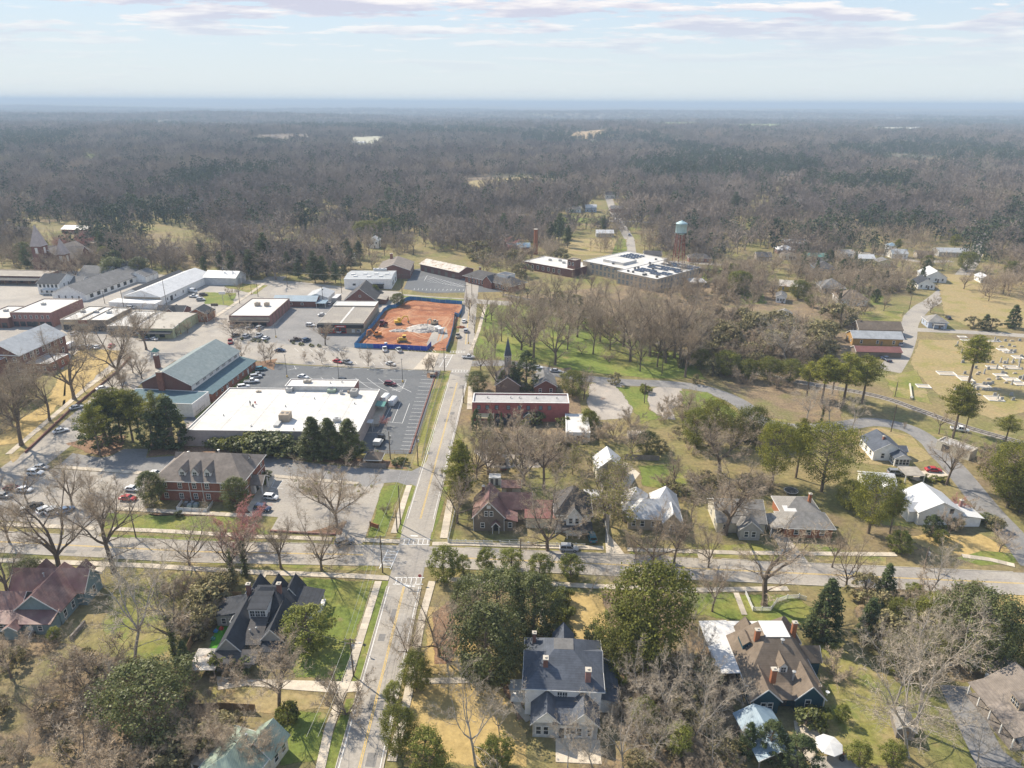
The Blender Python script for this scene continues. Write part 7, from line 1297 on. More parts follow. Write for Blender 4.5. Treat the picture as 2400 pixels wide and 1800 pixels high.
struct('retaining_wall', strip_mesh('retaining_wall', run([(166,1500),(200,1462)], 2), -.2, .2, 'wood_grey', 0, .9))
# ------------------------------------------------------------------ construction site
def tracked(name, px, py, deg, paint, label, kind):
    o = empty(name, P(px,py)+Vector((0,0,.06)), R(deg)); tag(o, label, 'construction vehicle'); pm = PAINT[paint]
    for s_ in (-1,1):
        mb = MB(); mb.add([(x,s_*1.15+y,z) for y in (-.28,.28) for (x,z) in ((-1.7,.25),(-1.4,0),(1.4,0),(1.7,.25),(1.7,.6),(1.4,.85),(-1.4,.85),(-1.7,.6))], [tuple(range(8)), tuple(reversed(range(8,16)))]+[(i,i+8,(i+1)%8+8,(i+1)%8) for i in range(8)]); mb.build('track', 'steel_dark', o)
    if kind == 'excavator':
        mb = MB(); mb.box(-1.9,1.2,-1.2,1.2,.95,1.75); mb.box(-1.9,-.5,-1.15,1.15,1.75,2.1); mb.build('body', pm, o); mb = MB(); mb.box(-.2,1.2,.25,1.2,1.76,3.0); c = mb.build('cab', pm, o); mb = MB(); mb.box(-.1,1.22,.3,1.22,2.15,2.85); mb.build('cab_glass', 'car_glass', c)
        mb = MB(); mb.bar((1.0,-.3,1.5),(2.8,-.3,3.9),.4,.55); mb.bar((2.8,-.3,3.9),(4.6,-.3,3.6),.36,.5); b_ = mb.build('boom', pm, o); mb = MB(); mb.bar((4.6,-.3,3.7),(5.0,-.3,1.2),.3,.42); mb.build('stick', pm, o); mb = MB(); mb.add([(4.6,-.9,1.3),(5.3,-.9,1.2),(5.2,-.9,.3),(4.5,-.9,.5),(4.6,.3,1.3),(5.3,.3,1.2),(5.2,.3,.3),(4.5,.3,.5)], [(0,1,2,3),(7,6,5,4),(0,4,5,1),(1,5,6,2),(2,6,7,3),(3,7,4,0)]); mb.build('bucket', 'steel_dark', o)
    else:
        mb = MB(); mb.box(-1.6,1.7,-.85,.85,.7,1.7); mb.box(.2,1.9,-.6,.6,1.7,2.0); mb.build('body', pm, o); mb = MB(); mb.box(-1.3,.1,-.8,.8,1.71,3.0); mb.box(-1.45,.25,-.95,.95,3.0,3.12); c = mb.build('cab', pm, o); mb = MB(); mb.box(-1.32,.13,-.82,.82,2.0,2.85); mb.build('cab_glass', 'car_glass', c)
        mb = MB(); mb.box(2.4,2.6,-1.8,1.8,.1,1.4); mb.bar((1.2,-1.3,.6),(2.4,-1.3,.5),.2,.25); mb.bar((1.2,1.3,.6),(2.4,1.3,.5),.2,.25); mb.build('blade', pm, o); mb = MB(); mb.tube([(1.2,0,2.0),(1.2,0,2.7)], .08, 6); mb.build('exhaust', 'steel_dark', o)
tracked('excavator',884,789,215,'orange','orange excavator digging at the west corner of the clay site','excavator'); tracked('excavator',934,760,20,'yellow','yellow excavator with folded arm in the middle of clay site','excavator'); tracked('excavator',1018,762,240,'tan','tan excavator beside the concrete rubble heap','excavator'); tracked('bulldozer',945,801,185,'yellow','bright yellow bulldozer near the blue banner fence','dozer'); tracked('compact_loader',897,764,80,'darkred','small dark red loader on the west side of clay site','dozer')
mat('clay_dark', (.20,.08,.042), .95, .25, 1.2); mat('clay_pale', (.42,.24,.14), .95, .25, 1.2)
for i, px_ in enumerate([[(870,790),(900,770),(940,768),(990,790),(1030,795)],[(880,800),(930,792),(980,798),(1025,806)],[(900,735),(950,725),(1010,728),(1070,722)],[(905,760),(930,745),(980,742),(1050,745)],[(850,805),(880,775),(905,745)],[(930,720),(980,716),(1040,722),(1075,735)],[(1030,800),(1040,770),(1055,745)]]):
    l_ = smooth_line([P(*q) for q in px_]); l_ = resample(l_, 3.0)
    for o_ in (-.9,.9): struct('tyre_track', strip_mesh('tyre_track', l_, o_-.35, o_+.35, 'clay_dark' if i % 3 else 'clay_pale', zs(.052)))
mat('rubble', (.50,.46,.41), .95, .25, 1.5, [((.36,.33,.30),(.45,.65),.8)])
def heap(px, py, w, d, h, n, m, label, seed):
    r = random.Random(seed); mb = MB(); c = P(px,py); rings = []
    for i in range(7):
        f = i/6; rings.append([(math.cos(PI2*k/18)*w/2*(1-f)**.7*(1+.12*r.uniform(-1,1)), math.sin(PI2*k/18)*d/2*(1-f)**.7*(1+.12*r.uniform(-1,1)), h*(1-(1-f)**1.7)+r.uniform(-.1,.1)*(f > 0)) for k in range(18)])
    loft(mb, rings)
    for i in range(n):
        f = r.random(); a = r.uniform(0,PI2); s = r.uniform(.3,1.1); x, y, z = math.cos(a)*w/2*f, math.sin(a)*d/2*f, h*(1-f**1.7)
        ax = Vector((r.uniform(-1,1),r.uniform(-1,1),r.uniform(-.3,.6))).normalized(); mb.bar(Vector((x,y,z))-ax*s*.5, Vector((x,y,z))+ax*s*.5, s*r.uniform(.4,.9), r.uniform(.12,.3))
    o = mb.build('rubble_heap', m); o.location = (c.x,c.y,.05); tag(o, label, 'rubble'); o['kind'] = 'stuff'
heap(993,772,17,12,2.2,150,'rubble','grey broken concrete heap in the middle of the clay site',3); heap(934,776,9,4,.8,40,'rubble','low heap of pale broken slabs beside the main rubble',4); heap(960,771,8,8,1.6,10,'gravel','smooth grey gravel cone next to the rubble',5); heap(1080,768,5,3,.8,14,'clay','small red clay spoil on the avenue edge',6)
for (px, py, lab) in ((905,815,'blue portable toilet with white roof behind the banner fence'),(1026,776,'white site container beside the rubble heap'),(1033,780,'second white site container near the east fence')):
    p = P(px,py); o = empty('site_cabin', p); tag(o, lab, 'cabin'); w = 1.2 if 'toilet' in lab else 2.4; mb = MB(); mb.box(-w/2,w/2,-w/2,w/2,0,2.3); mb.build('body', 'fence_blue' if 'toilet' in lab else 'trim_white', o); mb = MB(); mb.lathe([(w*.75,2.3),(w*.6,2.5),(.1,2.6)], 4); mb.build('roof', 'trim_white', o); mb = MB(); mb.box(-.35,.35,-w/2-.04,-w/2-.003,.1,2.0); mb.build('door', 'steel', o)
# ------------------------------------------------------------------ cemetery
GR = MB(); GR.box(-.45,.45,-.12,.12,.12,.95); GR.box(-.6,.6,-.25,.25,-.02,.12); GR1 = mesh('gravestone', GR.v, GR.f, 'wall_grey'); GR = MB(); GR.box(-.7,.7,-.3,.3,-.02,.2); GR.box(-.5,.5,-.18,.18,.2,.55); GR2 = mesh('gravestone', GR.v, GR.f, 'concrete'); GR = MB(); GR.box(-.3,.3,-.3,.3,-.02,.3); GR.box(-.18,.18,-.18,.18,.3,1.6); GR.add([(-.18,-.18,1.6),(.18,-.18,1.6),(.18,.18,1.6),(-.18,.18,1.6),(0,0,1.95)], [(0,1,4),(1,2,4),(2,3,4),(3,0,4)]); GR3 = mesh('obelisk', GR.v, GR.f, 'wall_grey')
for i, (px, py, w, d, rz) in enumerate([(2218,876,11,7,-8),(2262,888,8,9,-8),(2330,800,9,4,-4),(2265,798,8,4,-4),(2350,820,7,5,-6),(2362,826,6,5,-6),(2330,862,9,6,-6),(2372,862,9,7,-6),(2385,838,6,7,-6),(2300,905,10,7,-8),(2370,890,9,6,-6),(2390,900,7,6,-6),(2345,880,8,5,-6),(2164,906,8,6,-10),(2330,935,9,8,-8),(2255,790,6,4,-4)]):
    p = P(px,py); o = empty('grave_plot', p, R(rz)); w *= .62; d *= .62; tag(o, ['pale concrete-edged grave plot in the tan cemetery, among its %s rows' % ('upper' if py < 830 else ('middle' if py < 885 else 'lower')), ''][0], 'grave plot', 'pale grave plots'); mb = MB(); mb.box(-w/2,w/2,-d/2,d/2,-.02,.10); mb.build('plot_slab', 'concrete', o); mb = MB()
    for q in ((-w/2,w/2,-d/2,-d/2+.25),(-w/2,w/2,d/2-.25,d/2),(-w/2,-w/2+.25,-d/2+.25,d/2-.25),(w/2-.25,w/2,-d/2+.25,d/2-.25)): mb.box(*q, .101, .3)
    mb.build('plot_kerb', 'trim_white', o)
gr_ = random.Random(5)
for i in range(95):
    px = gr_.uniform(2235,2400); py = gr_.choice((800,812,826,838,850,864,876,888,900,914,926,938))+gr_.uniform(-2,2)
    if py < 850 and px < 2240: continue
    k = gr_.choice((0,0,0,1,1,2)); o = obj('gravestone', (GR1,GR2,GR3)[k], None, P(px,py), R(gr_.uniform(-10,10))); o.scale = (1.25,1.25,1.25)
    o['label'] = ('upright grey gravestone standing among the cemetery rows','low pale block gravestone lying in the cemetery grass','slim grey obelisk rising among the cemetery stones')[k]; o['category'] = 'gravestone'; o['group'] = ('upright gravestones','block gravestones','obelisks')[k]
# ------------------------------------------------------------------ odds and ends
def body_person(name, px, py, z, label, cols, pose):
    """one continuous skinned figure"""
    if pose == 'stand': J = {'pel':(0,0,.95),'chest':(0,0,1.32),'neck':(0,0,1.5),'head':(0,-.02,1.66),'lh':(-.2,0,1.42),'le':(-.27,-.05,1.15),'lw':(-.24,-.18,.95),'rh':(.2,0,1.42),'re':(.27,-.05,1.15),'rw':(.22,-.2,.98),'lk':(-.11,-.03,.5),'lf':(-.12,0,.07),'lt':(-.12,-.16,.04),'rk':(.11,0,.5),'rf':(.12,.03,.07),'rt':(.12,-.13,.04)}
    else: J = {'pel':(0,.1,.38),'chest':(0,-.12,.72),'neck':(0,-.22,.86),'head':(0,-.3,.98),'lh':(-.2,-.15,.8),'le':(-.28,-.35,.6),'lw':(-.14,-.55,.42),'rh':(.2,-.15,.8),'re':(.28,-.35,.6),'rw':(.14,-.55,.42),'lk':(-.18,-.32,.5),'lf':(-.16,-.02,.08),'lt':(-.16,-.2,.04),'rk':(.18,-.3,.14),'rf':(.16,.15,.08),'rt':(.16,.32,.05)}
    ks = list(J); E_ = [('pel','chest'),('chest','neck'),('neck','head'),('chest','lh'),('lh','le'),('le','lw'),('chest','rh'),('rh','re'),('re','rw'),('pel','lk'),('lk','lf'),('lf','lt'),('pel','rk'),('rk','rf'),('rf','rt')]
    me = bpy.data.meshes.new('person'); me.from_pydata([J[k] for k in ks], [(ks.index(a),ks.index(b)) for a, b in E_], []); me.materials.append(MATS[cols[0]])
    o = obj(name, me); p = P(px,py,z); o.location = p; tag(o, label, 'person'); md = o.modifiers.new('skin','SKIN'); rad = {'pel':.16,'chest':.17,'neck':.07,'head':.115,'lh':.08,'rh':.08,'le':.055,'re':.055,'lw':.045,'rw':.045,'lk':.075,'rk':.075,'lf':.05,'rf':.05,'lt':.045,'rt':.045}
    for i, k in enumerate(ks): me.skin_vertices[0].data[i].radius = (rad[k], rad[k]); me.skin_vertices[0].data[i].use_root = (k == 'pel')
    o.modifiers.new('sub','SUBSURF').levels = 1
    hm = MB(); hm.lathe([(.15,0),(.145,.06),(.11,.12),(.02,.15)], 8, 0, (J['head'][0],J['head'][1],J['head'][2]+.03)); hm.build('hard_hat', cols[1], o)
body_person('person',587,950,5.3,'worker in dark clothes standing on the white store roof',('wall_black','wall_black'),'stand'); body_person('person',594,953,5.3,'worker in dark clothes crouching on the white store roof',('wall_black','wood_fence'),'crouch'); body_person('person',599,946,5.3,'worker in red top bending over on the store roof',('sign_red','wall_black'),'crouch')
for i, (px, py) in enumerate(((438,1185),(446,1190),(452,1184),(460,1188))):
    o = empty('air_unit', P(px,py)); tag(o, 'dark air conditioning unit inside the low white office fence', 'air conditioner', 'office air units'); mb = MB(); mb.box(-.6,.6,-.6,.6,0,1.1); mb.build('casing', 'wall_slate' if i % 2 else 'steel_dark', o); mb = MB(); mb.lathe([(.45,1.101),(.45,1.16)], 10); mb.build('fan', 'steel', o)
o = empty('flatbed_truck', P(893,1035), R(82)); tag(o, 'flatbed truck with black rack frame and white box in the store lot', 'truck'); mb = MB(); mb.box(-4.8,-.2,-1.1,1.1,.9,1.1); mb.build('flatbed', 'steel', o); mb = MB(); mb.box(-4.6,-2.2,-1.1,1.1,1.11,2.2); mb.build('white_box', 'metal_white', o); mb = MB(); mb.box(.2,1.9,-1.0,1.0,.6,1.5); mb.box(.2,1.2,-.95,.95,1.5,2.2); c = mb.build('cab', 'paint_black_car', o); mb = MB(); mb.box(.25,1.22,-.97,.97,1.6,2.1); mb.build('cab_glass', 'car_glass', c)
for a_ in ((-.1,-1.1),(-.1,1.1)):
    mb = MB(); mb.bar((a_[0],a_[1],1.0),(a_[0],a_[1],3.0),.14,.14); mb.bar((a_[0],a_[1],3.0),(2.6,a_[1],2.8),.12,.12); mb.build('rack', 'steel_dark', o)
mb = MB(); mb.bar((2.6,-1.1,2.8),(2.6,1.1,2.8),.12,.12); mb.bar((-.1,-1.1,3.0),(-.1,1.1,3.0),.12,.12); mb.build('rack_crossbar', 'steel_dark', o)
for x in (-3.6,1.0):
    for s_ in (-1,1): q = obj('wheel', KINDS['pickup']['wheel'], o, (x,s_*.95,.42))
o = empty('dock_cage', P(858,1008)); tag(o, 'white pipe frame cage against the store wall', 'frame')
for x in (-2.4,2.4):
    for y in (-1.3,1.3): mb = MB(); mb.box(x-.06,x+.06,y-.06,y+.06,0,3.2); mb.build('post', 'trim_white', o)
mb = MB(); mb.box(-2.5,2.5,-1.4,1.4,3.2,3.3); mb.build('top', 'metal_white', o)
b = Bld('gazebo', 'small brown-roofed wooden gazebo beside the grey board fence', 'CC', 878, 1085, 0, 4.6, 4.2, -3, 'gazebo'); b.hip((-2.3,2.3,-2.1,2.1), 2.2, 1.6, 'shingle_brown', .4, ridge=.6); b.walls((-2.1,2.1,-1.9,1.9), 1.1, 'wood_fence'); b.posts([(-2,-1.8),(2,-1.8),(2,1.8),(-2,1.8)], 1.1, 2.2, 'wood_fence')
b = Bld('storage_container', 'white storage container under bare trees behind the maroon shed', 'CC', 1160, 1132, 0, 3.4, 2.6, -2, 'container'); b.walls(b.full, 2.4, 'trim_white'); b.door(b.full, 'S', -.8, .8, 2, 'steel_dark'); b.door(b.full, 'S', .6, .8, 2, 'steel_dark')
V('pickup',1178,1096,95,'brown','old brown truck parked on the gravel yard behind the maroon shed')
o = empty('garden_parasol', P(1938,1768)); tag(o, 'large white octagonal parasol on the stone patio', 'parasol'); mb = MB(); mb.tube([(0,0,0),(0,0,2.5)], .05, 6); mb.build('pole', 'wood_grey', o); mb = MB(); mb.lathe([(2.3,2.1),(2.25,2.14),(1.1,2.5),(.05,2.75)], 8); mb.build('canopy', 'porch_white_roof', o)
o = empty('chiminea', P(1972,1782)); tag(o, 'dark clay chiminea with red top beside the white parasol', 'stove'); mb = MB(); mb.lathe([(.3,0),(.45,.3),(.42,.7),(.18,1.0),(.16,1.5),(.2,1.55)], 12); mb.build('body', 'wall_black', o, True); mb = MB(); mb.lathe([(.24,1.551),(.24,1.7),(.05,1.75)], 10); mb.build('cap', 'brick_orange', o)
sheet('patio', [(1900,1775),(1990,1770),(2030,1810),(1900,1830)], 'square_paving', .05)
o = empty('trampoline', P(1853,1155)); tag(o, 'round dark trampoline with pale rim in deep pine shade', 'trampoline'); mb = MB(); mb.lathe([(1.75,.78),(1.75,.8),(.02,.8)], 20); mb.build('bed', 'wall_black', o); mb = MB()
mb.tube([(math.cos(PI2*k/20)*1.9, math.sin(PI2*k/20)*1.9, .8) for k in range(21)], .07, 5); mb.build('rim', 'metal_grey', o)
for k in range(5): mb = MB(); q = PI2*k/5; mb.tube([(math.cos(q)*1.8,math.sin(q)*1.8,0),(math.cos(q)*1.8,math.sin(q)*1.8,.8)], .04, 5); mb.build('leg', 'steel', o)
o = empty('pallet_stack', P(1492,1024)); tag(o, 'weathered reddish timber stack behind the back yard fence', 'timber')
for k in range(6):
    for j in range(5): mb = MB(); mb.box(-3,3,-1.4+j*.62,-1.0+j*.62,k*.32,k*.32+.12) if k % 2 == 0 else mb.box(-2.8+j*1.3,-2.4+j*1.3,-1.5,1.5,k*.32,k*.32+.12); mb.build('plank', 'metal_rust', o)
for i, (px, py, c_) in enumerate(((506,1482,'fence_blue'),(519,1476,'sign_red'),(500,1500,'awning_teal'),(492,1470,'paint_yellow'))):
    o = obj('garden_toy', None) if False else empty('play_slide' if i == 3 else 'garden_toy', P(px,py)); tag(o, ('blue plastic toy on the bungalow artificial turf','red plastic toy on the bungalow artificial turf','teal plastic toy near the carport','yellow plastic slide against the board fence')[i], 'toy')
    mb = MB(); mb.box(-.4,.4,-.3,.3,.12,.5); mb.box(-.1,.1,-.25,.25,.5,.8); mb.build('body', c_, o); mb = MB(); mb.tube([(-.3,-.36,.14),(-.3,.36,.14)], .13, 8); mb.build('wheel', 'rubber', o)
mat('turf', (.07,.24,.02), .9, .15, 2.0); sheet('artificial_turf', [(516,1452),(540,1462),(516,1520),(488,1525)], 'turf', .05)
o = empty('barrier_gate', P(2136,935), R(65)); tag(o, 'long pale wooden barrier beam lying across the rail crossing grass', 'barrier'); mb = MB(); mb.bar((-1,0,.6),(15,0,.75),.5,.5); mb.build('beam', 'wall_cream', o); mb = MB(); mb.box(-.5,.5,-.5,.5,0,.9); mb.box(14,14.6,-.3,.3,0,.5); mb.build('support', 'steel', o)
b = Bld('garden_fountain', 'dark tiered fountain on the brick garden path', 'CC', 1310, 1452, 0, 2, 2, 0, 'fountain'); mb = MB(); mb.lathe([(.9,0),(.95,.3),(.85,.32),(.2,.3),(.15,.8),(.5,.9),(.5,.95),(.1,.95),(.08,1.3),(.02,1.4)], 14); b.part(mb, 'basin', 'steel_dark')
o = empty('golf_cart', P(1014,884), R(10)); tag(o, 'small pale-roofed golf cart in the store lot corner', 'cart'); mb = MB(); mb.box(-1.1,1.1,-.55,.55,.35,.8); mb.build('body', 'paint_black_car', o); mb = MB(); mb.box(-1,.8,-.6,.6,1.75,1.85); mb.build('roof', 'paint_tan_car', o)
for x, y in ((-.9,-.5),(.7,-.5),(.7,.5),(-.9,.5)): mb = MB(); mb.tube([(x,y,.8),(x,y,1.75)], .03, 5); mb.build('post', 'steel', o)
for x in (-.75,.75):
    for s_ in (-1,1): mb = MB(); mb.tube([(x,s_*.5-.08,.22),(x,s_*.5+.08,.22)], .22, 10); mb.build('wheel', 'rubber', o)
# ------------------------------------------------------------------ trees of the town, placed one by one
def T(kind, bx, by, ty, sp=1.0, label=None, **kw): return tree(kind, (bx, by), max(1.0, height_at(bx, by, ty)), sp, label, **kw)
for kind, rows in {
 'bare_tree': [(144,1346,1125,1.1),(267,1341,1128,1.05),(445,1325,1215,1.25),(659,1332,1215),(754,1337,1200),(1072,1226,1095,1.0),(656,1662,1512,1.15),(27,1415,1250),(120,640,580),(160,646,585),(200,640,585),(140,656,598),(180,658,600),(67,1186,1100),(170,1186,1080),(211,1154,1095,.8),(246,1262,1125,1.0),(22,1271,1165),(51,1044,850),(117,987,855),(174,936,765,1.05),(279,889,715,.95),(343,820,715,1.1),(203,812,740),(-20,1090,880),(20,980,850),(85,930,850),(545,793,742,1.3),(763,809,755,1.35),(1283,1290,1120,1.1),(1228,1136,975),(1274,1147,990,.9),(1117,1123,985,.8),(1144,1112,1005,.8),(1168,914,812),(1127,868,795,.8),(1369,936,868),(1480,1071,985),(1580,1142,1055,.8),(1685,1114,985,1.35,),(1700,1252,1100,1.5),(1791,1419,1225,1.35),(1669,1433,1325,.8),(2218,1136,1015),(2200,1017,955),(2223,1258,1192),(2342,1293,1238,1.1),(1983,1373,1255,.8),(1029,1538,1388,1.1),(957,1545,1440,.9),(1440,1200,1090,.9),(1530,1330,1200),(1580,1320,1190,.9),(1660,1330,1225,.8),(1950,1330,1240,.8),(1490,1310,1240,.8),(1620,1225,1150,.7)],
 'park': [(1138,755,688),(1152,751,690,.8),(1144,815,755,.8),(1222,820,702),(1250,839,698,1.05),(1243,812,705),(1301,855,715),(1353,790,688),(1363,830,798,1.4),(1407,801,688,.9),(1442,771,658),(1461,812,680,.8),(1477,847,688,.9),(1523,834,678),(1580,839,680),(1594,861,688),(1606,884,748,.9),(1236,701,638),(1258,706,655),(1179,695,645),(1330,740,655),(1390,745,660),(1500,775,670),(1550,790,680),(1290,725,650),(1210,740,665),(1181,775,705,.8),(1560,850,700),(1634,845,720),(1100,740,690,.9),(1350,692,640),(1420,702,645),(1480,712,650),(1520,702,650),(1385,682,637),(1305,692,640),(1175,800,715,.7),(1200,790,705,.7),(1275,790,690,.7),(1330,820,710,.7),(1390,830,715,.7),(1430,820,700,.7),(1260,760,670,.75),(1160,840,760,.6),(1540,860,740,.7),(1500,870,750,.6),(1112,780,728,.7),(1320,770,690)],
 'pale_bare_tree': [(312,1563,1325,1.2),(1115,1794,1555,.9),(1172,1731,1618,.9),(1330,1800,1690,.8),(1392,1806,1680,.9),(1460,1800,1640,1.0),(2145,1714,1415,1.05),(2099,1648,1435,.9),(2175,1393,1270,.9),(1889,990,912,1.3),(1944,992,912,1.3),(1995,1008,922,1.1),(1848,860,740,1.3),(1500,1640,1510),(1560,1700,1540,1.0),(1620,1740,1560,1.0),(1530,1790,1640,.9),(1670,1790,1650,.8),(1620,1475,1370,.8),(1560,1420,1310,1.1),(1600,1620,1500,.9),(2060,1560,1440,.8),(2210,1560,1450,.8),(2290,1800,1690),(2390,1790,1700,1.0),(1740,1680,1600,.9),(1640,1560,1470,.9),(1440,1400,1325,1.2),(1385,1385,1320,1.1)],
 'street_tree': [(713,847,822),(755,853,820),(806,853,818),(863,858,818),(916,861,827),(568,842,800),(622,850,806),(635,849,806),(570,788,762),(590,790,765),(608,788,765),(1015,872,828),(1003,874,838),(312,874,812),(333,888,828),(266,918,858),(290,918,860),(198,918,868),(480,760,728),(500,752,722),(440,780,750),(540,700,672),(560,690,664),(415,790,760),(2120,1005,988),(2332,1270,1240),(747,1176,1092),(2180,733,690)],
 'red_bud_tree': [(572,1290,1192,1.1),(548,1300,1225),(2241,1205,1165),(1180,598,560,2.0),(178,600,545,1.6),(905,1000,975)],
 'mistletoe_tree': [(790,1235,1082,1.1)], 'budding_tree': [(1342,1112,1050),(1415,1228,1068,1.05),(1445,1150,1085)],
 'ivy_clad_tree': [(415,1555,1370,.9),(548,1373,1235),(578,1352,1220),(1964,725,648,1.2),(1925,990,925)],
 'magnolia': [(365,1705,1560,1.25),(358,1185,1103,.85),(557,1190,1116,.8),(1119,917,868,1.1),(1165,1490,1338,.95),(1140,1600,1418,.95),(1250,1485,1345,.9),(1090,1450,1355,.8),(1515,1063,1008),(2281,1545,1385,1.0),(72,1375,1310,1.2),(60,940,885,1.2),(110,620,580,1.2),(270,655,600,1.3),(330,650,600,1.2)],
 'broad_evergreen': [(1520,1545,1322,.85),(1470,1560,1430,1.0),(1630,1045,955,.8),(1760,1035,950,.9),(1342,927,868,1.1),(976,1615,1528,.8),(936,1764,1655,.7),(2390,1200,1080),(1700,880,820),(1800,890,835),(1750,890,840),(1850,895,840),(1640,865,815,.9),(2364,1560,1470),(880,698,666,.7),(934,716,686,1.3),(1990,1195,1125),(1480,1540,1460),(1380,1010,960,.7),(860,560,515,1.4),(905,560,510,1.4),(1870,700,655),(1900,720,690)],
 'bright_evergreen': [(725,1515,1425,1.25),(1040,1358,1282,.9),(1140,1335,1285),(1198,1338,1285),(1265,1358,1300),(1337,1358,1300),(1085,1345,1300,.8),(923,1648,1598,.8),(1000,1805,1720),(1165,1800,1728),(2106,1293,1245,1.2),(2201,1274,1240),(2010,1790,1740),(1970,1690,1650,.8),(2230,560,535,1.2),(1390,1640,1570,.7),(1510,1700,1640),(2140,1400,1368,1.3),(2090,1790,1740),(130,1500,1470,.9),(1450,1600,1540,.8),(1590,1760,1700)],
 'cedar': [(249,1044,935,1.7),(361,1049,962,1.4),(407,1049,925,1.7),(1203,917,845,1.0),(1233,917,818,1.0),(1180,917,865),(1117,1020,955,.7),(1150,1012,965,.6),(1175,1012,965,.6),(1925,1499,1352,1.25),(2027,1500,1398,1.2),(2070,1400,1318,1.2),(1801,1780,1688,1.2),(1868,1815,1722,1.3),(1750,1770,1690,1.1),(806,645,618),(2370,768,712,1.6),(2180,1258,1205,1.3),(2307,771,735,1.8),(2050,1450,1400,1.1),(1330,1560,1510,.7),(440,1580,1500),(1095,1090,1040,.5)],
 'pine_tree': [(236,1070,948,.9),(287,1035,912,1.0),(312,1035,915,.95),(330,1033,918,.95),(380,1040,920,1.0),(262,1040,915,1.0),(1865,1120,985,.9),(2085,1250,1150,.9),(2231,1033,900,1.1),(2261,1014,930,.8),(2269,901,788,1.3),(2356,1036,975,1.5),(1925,945,836,1.25),(1975,950,828,1.3),(2020,945,834,1.25),(1950,925,845,1.2),(1890,930,850,1.2),(2100,600,560),(2235,590,550,1.2)],
 'young_pine': [(1079,1178,1033,.9)], 'yellow_pine': [(1809,1135,985,.8),(1925,1152,988,.95),(2035,1250,1108,.9),(1671,1045,932,.8),(2360,1190,1035,.9)],
 'dark_pine': [(625,646,546,.95),(545,652,588),(590,652,585),(520,640,590),(676,640,590,.8),(739,663,588,.9),(760,663,600),(787,663,612),(700,650,605),(480,640,600),(815,600,560),(1180,560,500),(1310,560,500),(1330,580,528),(1290,570,520),(1415,540,505),(1540,520,480),(1880,640,590,.8),(1720,500,450),(2000,640,600)],
 'olive_bush': [(465,1440,1385),(490,1425,1365,1.2),(510,1400,1345),(530,1380,1340,1.2),(480,1470,1420),(455,1490,1450),(310,1590,1545),(250,1600,1560,1.2),(505,1752,1690,1.2),(455,1770,1700,1.2),(410,1790,1720),(560,1690,1665,.6),(1440,900,872),(1670,880,840),(1730,870,830),(1770,860,825),(1660,840,800),(1600,860,830),(1310,705,680),(1350,720,690),(1400,740,712),(1450,757,730),(1630,900,875,.7),(1075,1400,1375,.8),(2330,1240,1210),(1700,1000,970),(2280,770,740),(2320,775,745),(2350,1130,1090),(2240,1240,1215),(1750,800,765),(1700,790,750),(1820,830,795),(1545,1060,1030),(1880,800,770),(1790,840,800)],
 'shrub': [(510,1048,1022,1.3),(527,1050,1024,1.3),(545,1052,1022,1.3),(562,1054,1024,1.3),(580,1055,1026,1.3),(598,1057,1018,1.3),(614,1059,1014,1.3),(632,1061,1016,1.3),(650,1063,1020,1.3),(680,1065,1036,1.2),(694,1067,1034,1.2),(1512,920,900,1.0),(625,1118,1104,1.3),(622,1134,1120),(568,797,790),(595,800,793,1.4),(608,801,794,1.3),(624,803,796),(688,806,800),(706,809,802,1.3),(730,812,805,1.2),(748,813,806),(1302,1425,1385,.8),(1322,1415,1380,.8),(1296,1500,1470),(1324,1500,1470),(1326,1450,1420),(1300,1460,1430),(880,1082,1060,1.0),(930,1090,1075,1.2),(945,1085,1070),(512,1568,1535),(568,1570,1540,1.2),(675,1690,1650,.8),(690,1685,1655,.5),(2100,1130,1118,1.4),(2130,1125,1114),(2310,1225,1205,1.5),(1390,1500,1470),(1395,1530,1505),(420,1212,1198),(1380,990,960),(1320,1000,975),(1255,992,965,1.2),(1225,1005,985,1.2),(1890,1700,1665),(1920,1690,1660,1.2),(1245,1560,1530),(2190,1128,1116,1.5),(2170,1126,1114,1.6),(2210,1130,1118,1.4)],
 'bare_shrub': [(813,1674,1590,.9),(1426,847,822),(1200,1010,975),(1160,1045,1010),(1250,1040,1000),(1300,1045,1005,1.1),(400,1400,1340),(440,1480,1430),(380,1650,1600),(1110,1480,1440),(1960,1590,1540),(1880,1630,1580),(2270,1205,1170),(1480,1000,960),(1440,1030,980),(1400,1030,985),(1350,1050,1000),(1560,1140,1100),(540,1600,1560),(1480,780,750),(1560,830,800),(1690,870,830),(1740,900,860),(1820,910,870),(1330,760,735),(905,1205,1175,.6)]}.items():
    for a in rows: T('bare_tree' if kind == 'park' else kind, a[0], a[1], a[2], a[3] if len(a) > 3 else 1.0, variant=(a[0] % 2 if kind == 'magnolia' else None))
for a in ((736,1071,973),(774,1074,976),(820,1074,978)): T('magnolia', *a, 1.25, variant=2)
T('pale_bare_tree', 2129, 1774, 1500, 1.0, variant=1, rz=0.0)
def scatter(kinds, poly, n, h, seed, sp=(.85,1.2), avoid=9.0):
    """loose fill of lesser trees in a wooded corner"""
    r = random.Random(seed); pl = [P(*q) for q in poly]; xs = [p.x for p in pl]; ys = [p.y for p in pl]; k = 0; tries = 0; put = []
    while k < n and tries < n*40:
        tries += 1; x = r.uniform(min(xs), max(xs)); y = r.uniform(min(ys), max(ys))
        if not clear_of(x, y, [pl]) or any(abs(x-c.x) < w*.5+2 and abs(y-c.y) < w*.5+2 for _, c, w in LANDMARKS) or any((x-a)**2+(y-b)**2 < avoid*avoid*.3 for a, b in put) or near_road(x, y): continue
        put.append((x, y)); k += 1; tree(r.choice(kinds), Vector((x,y,0)), r.uniform(*h), r.uniform(*sp))
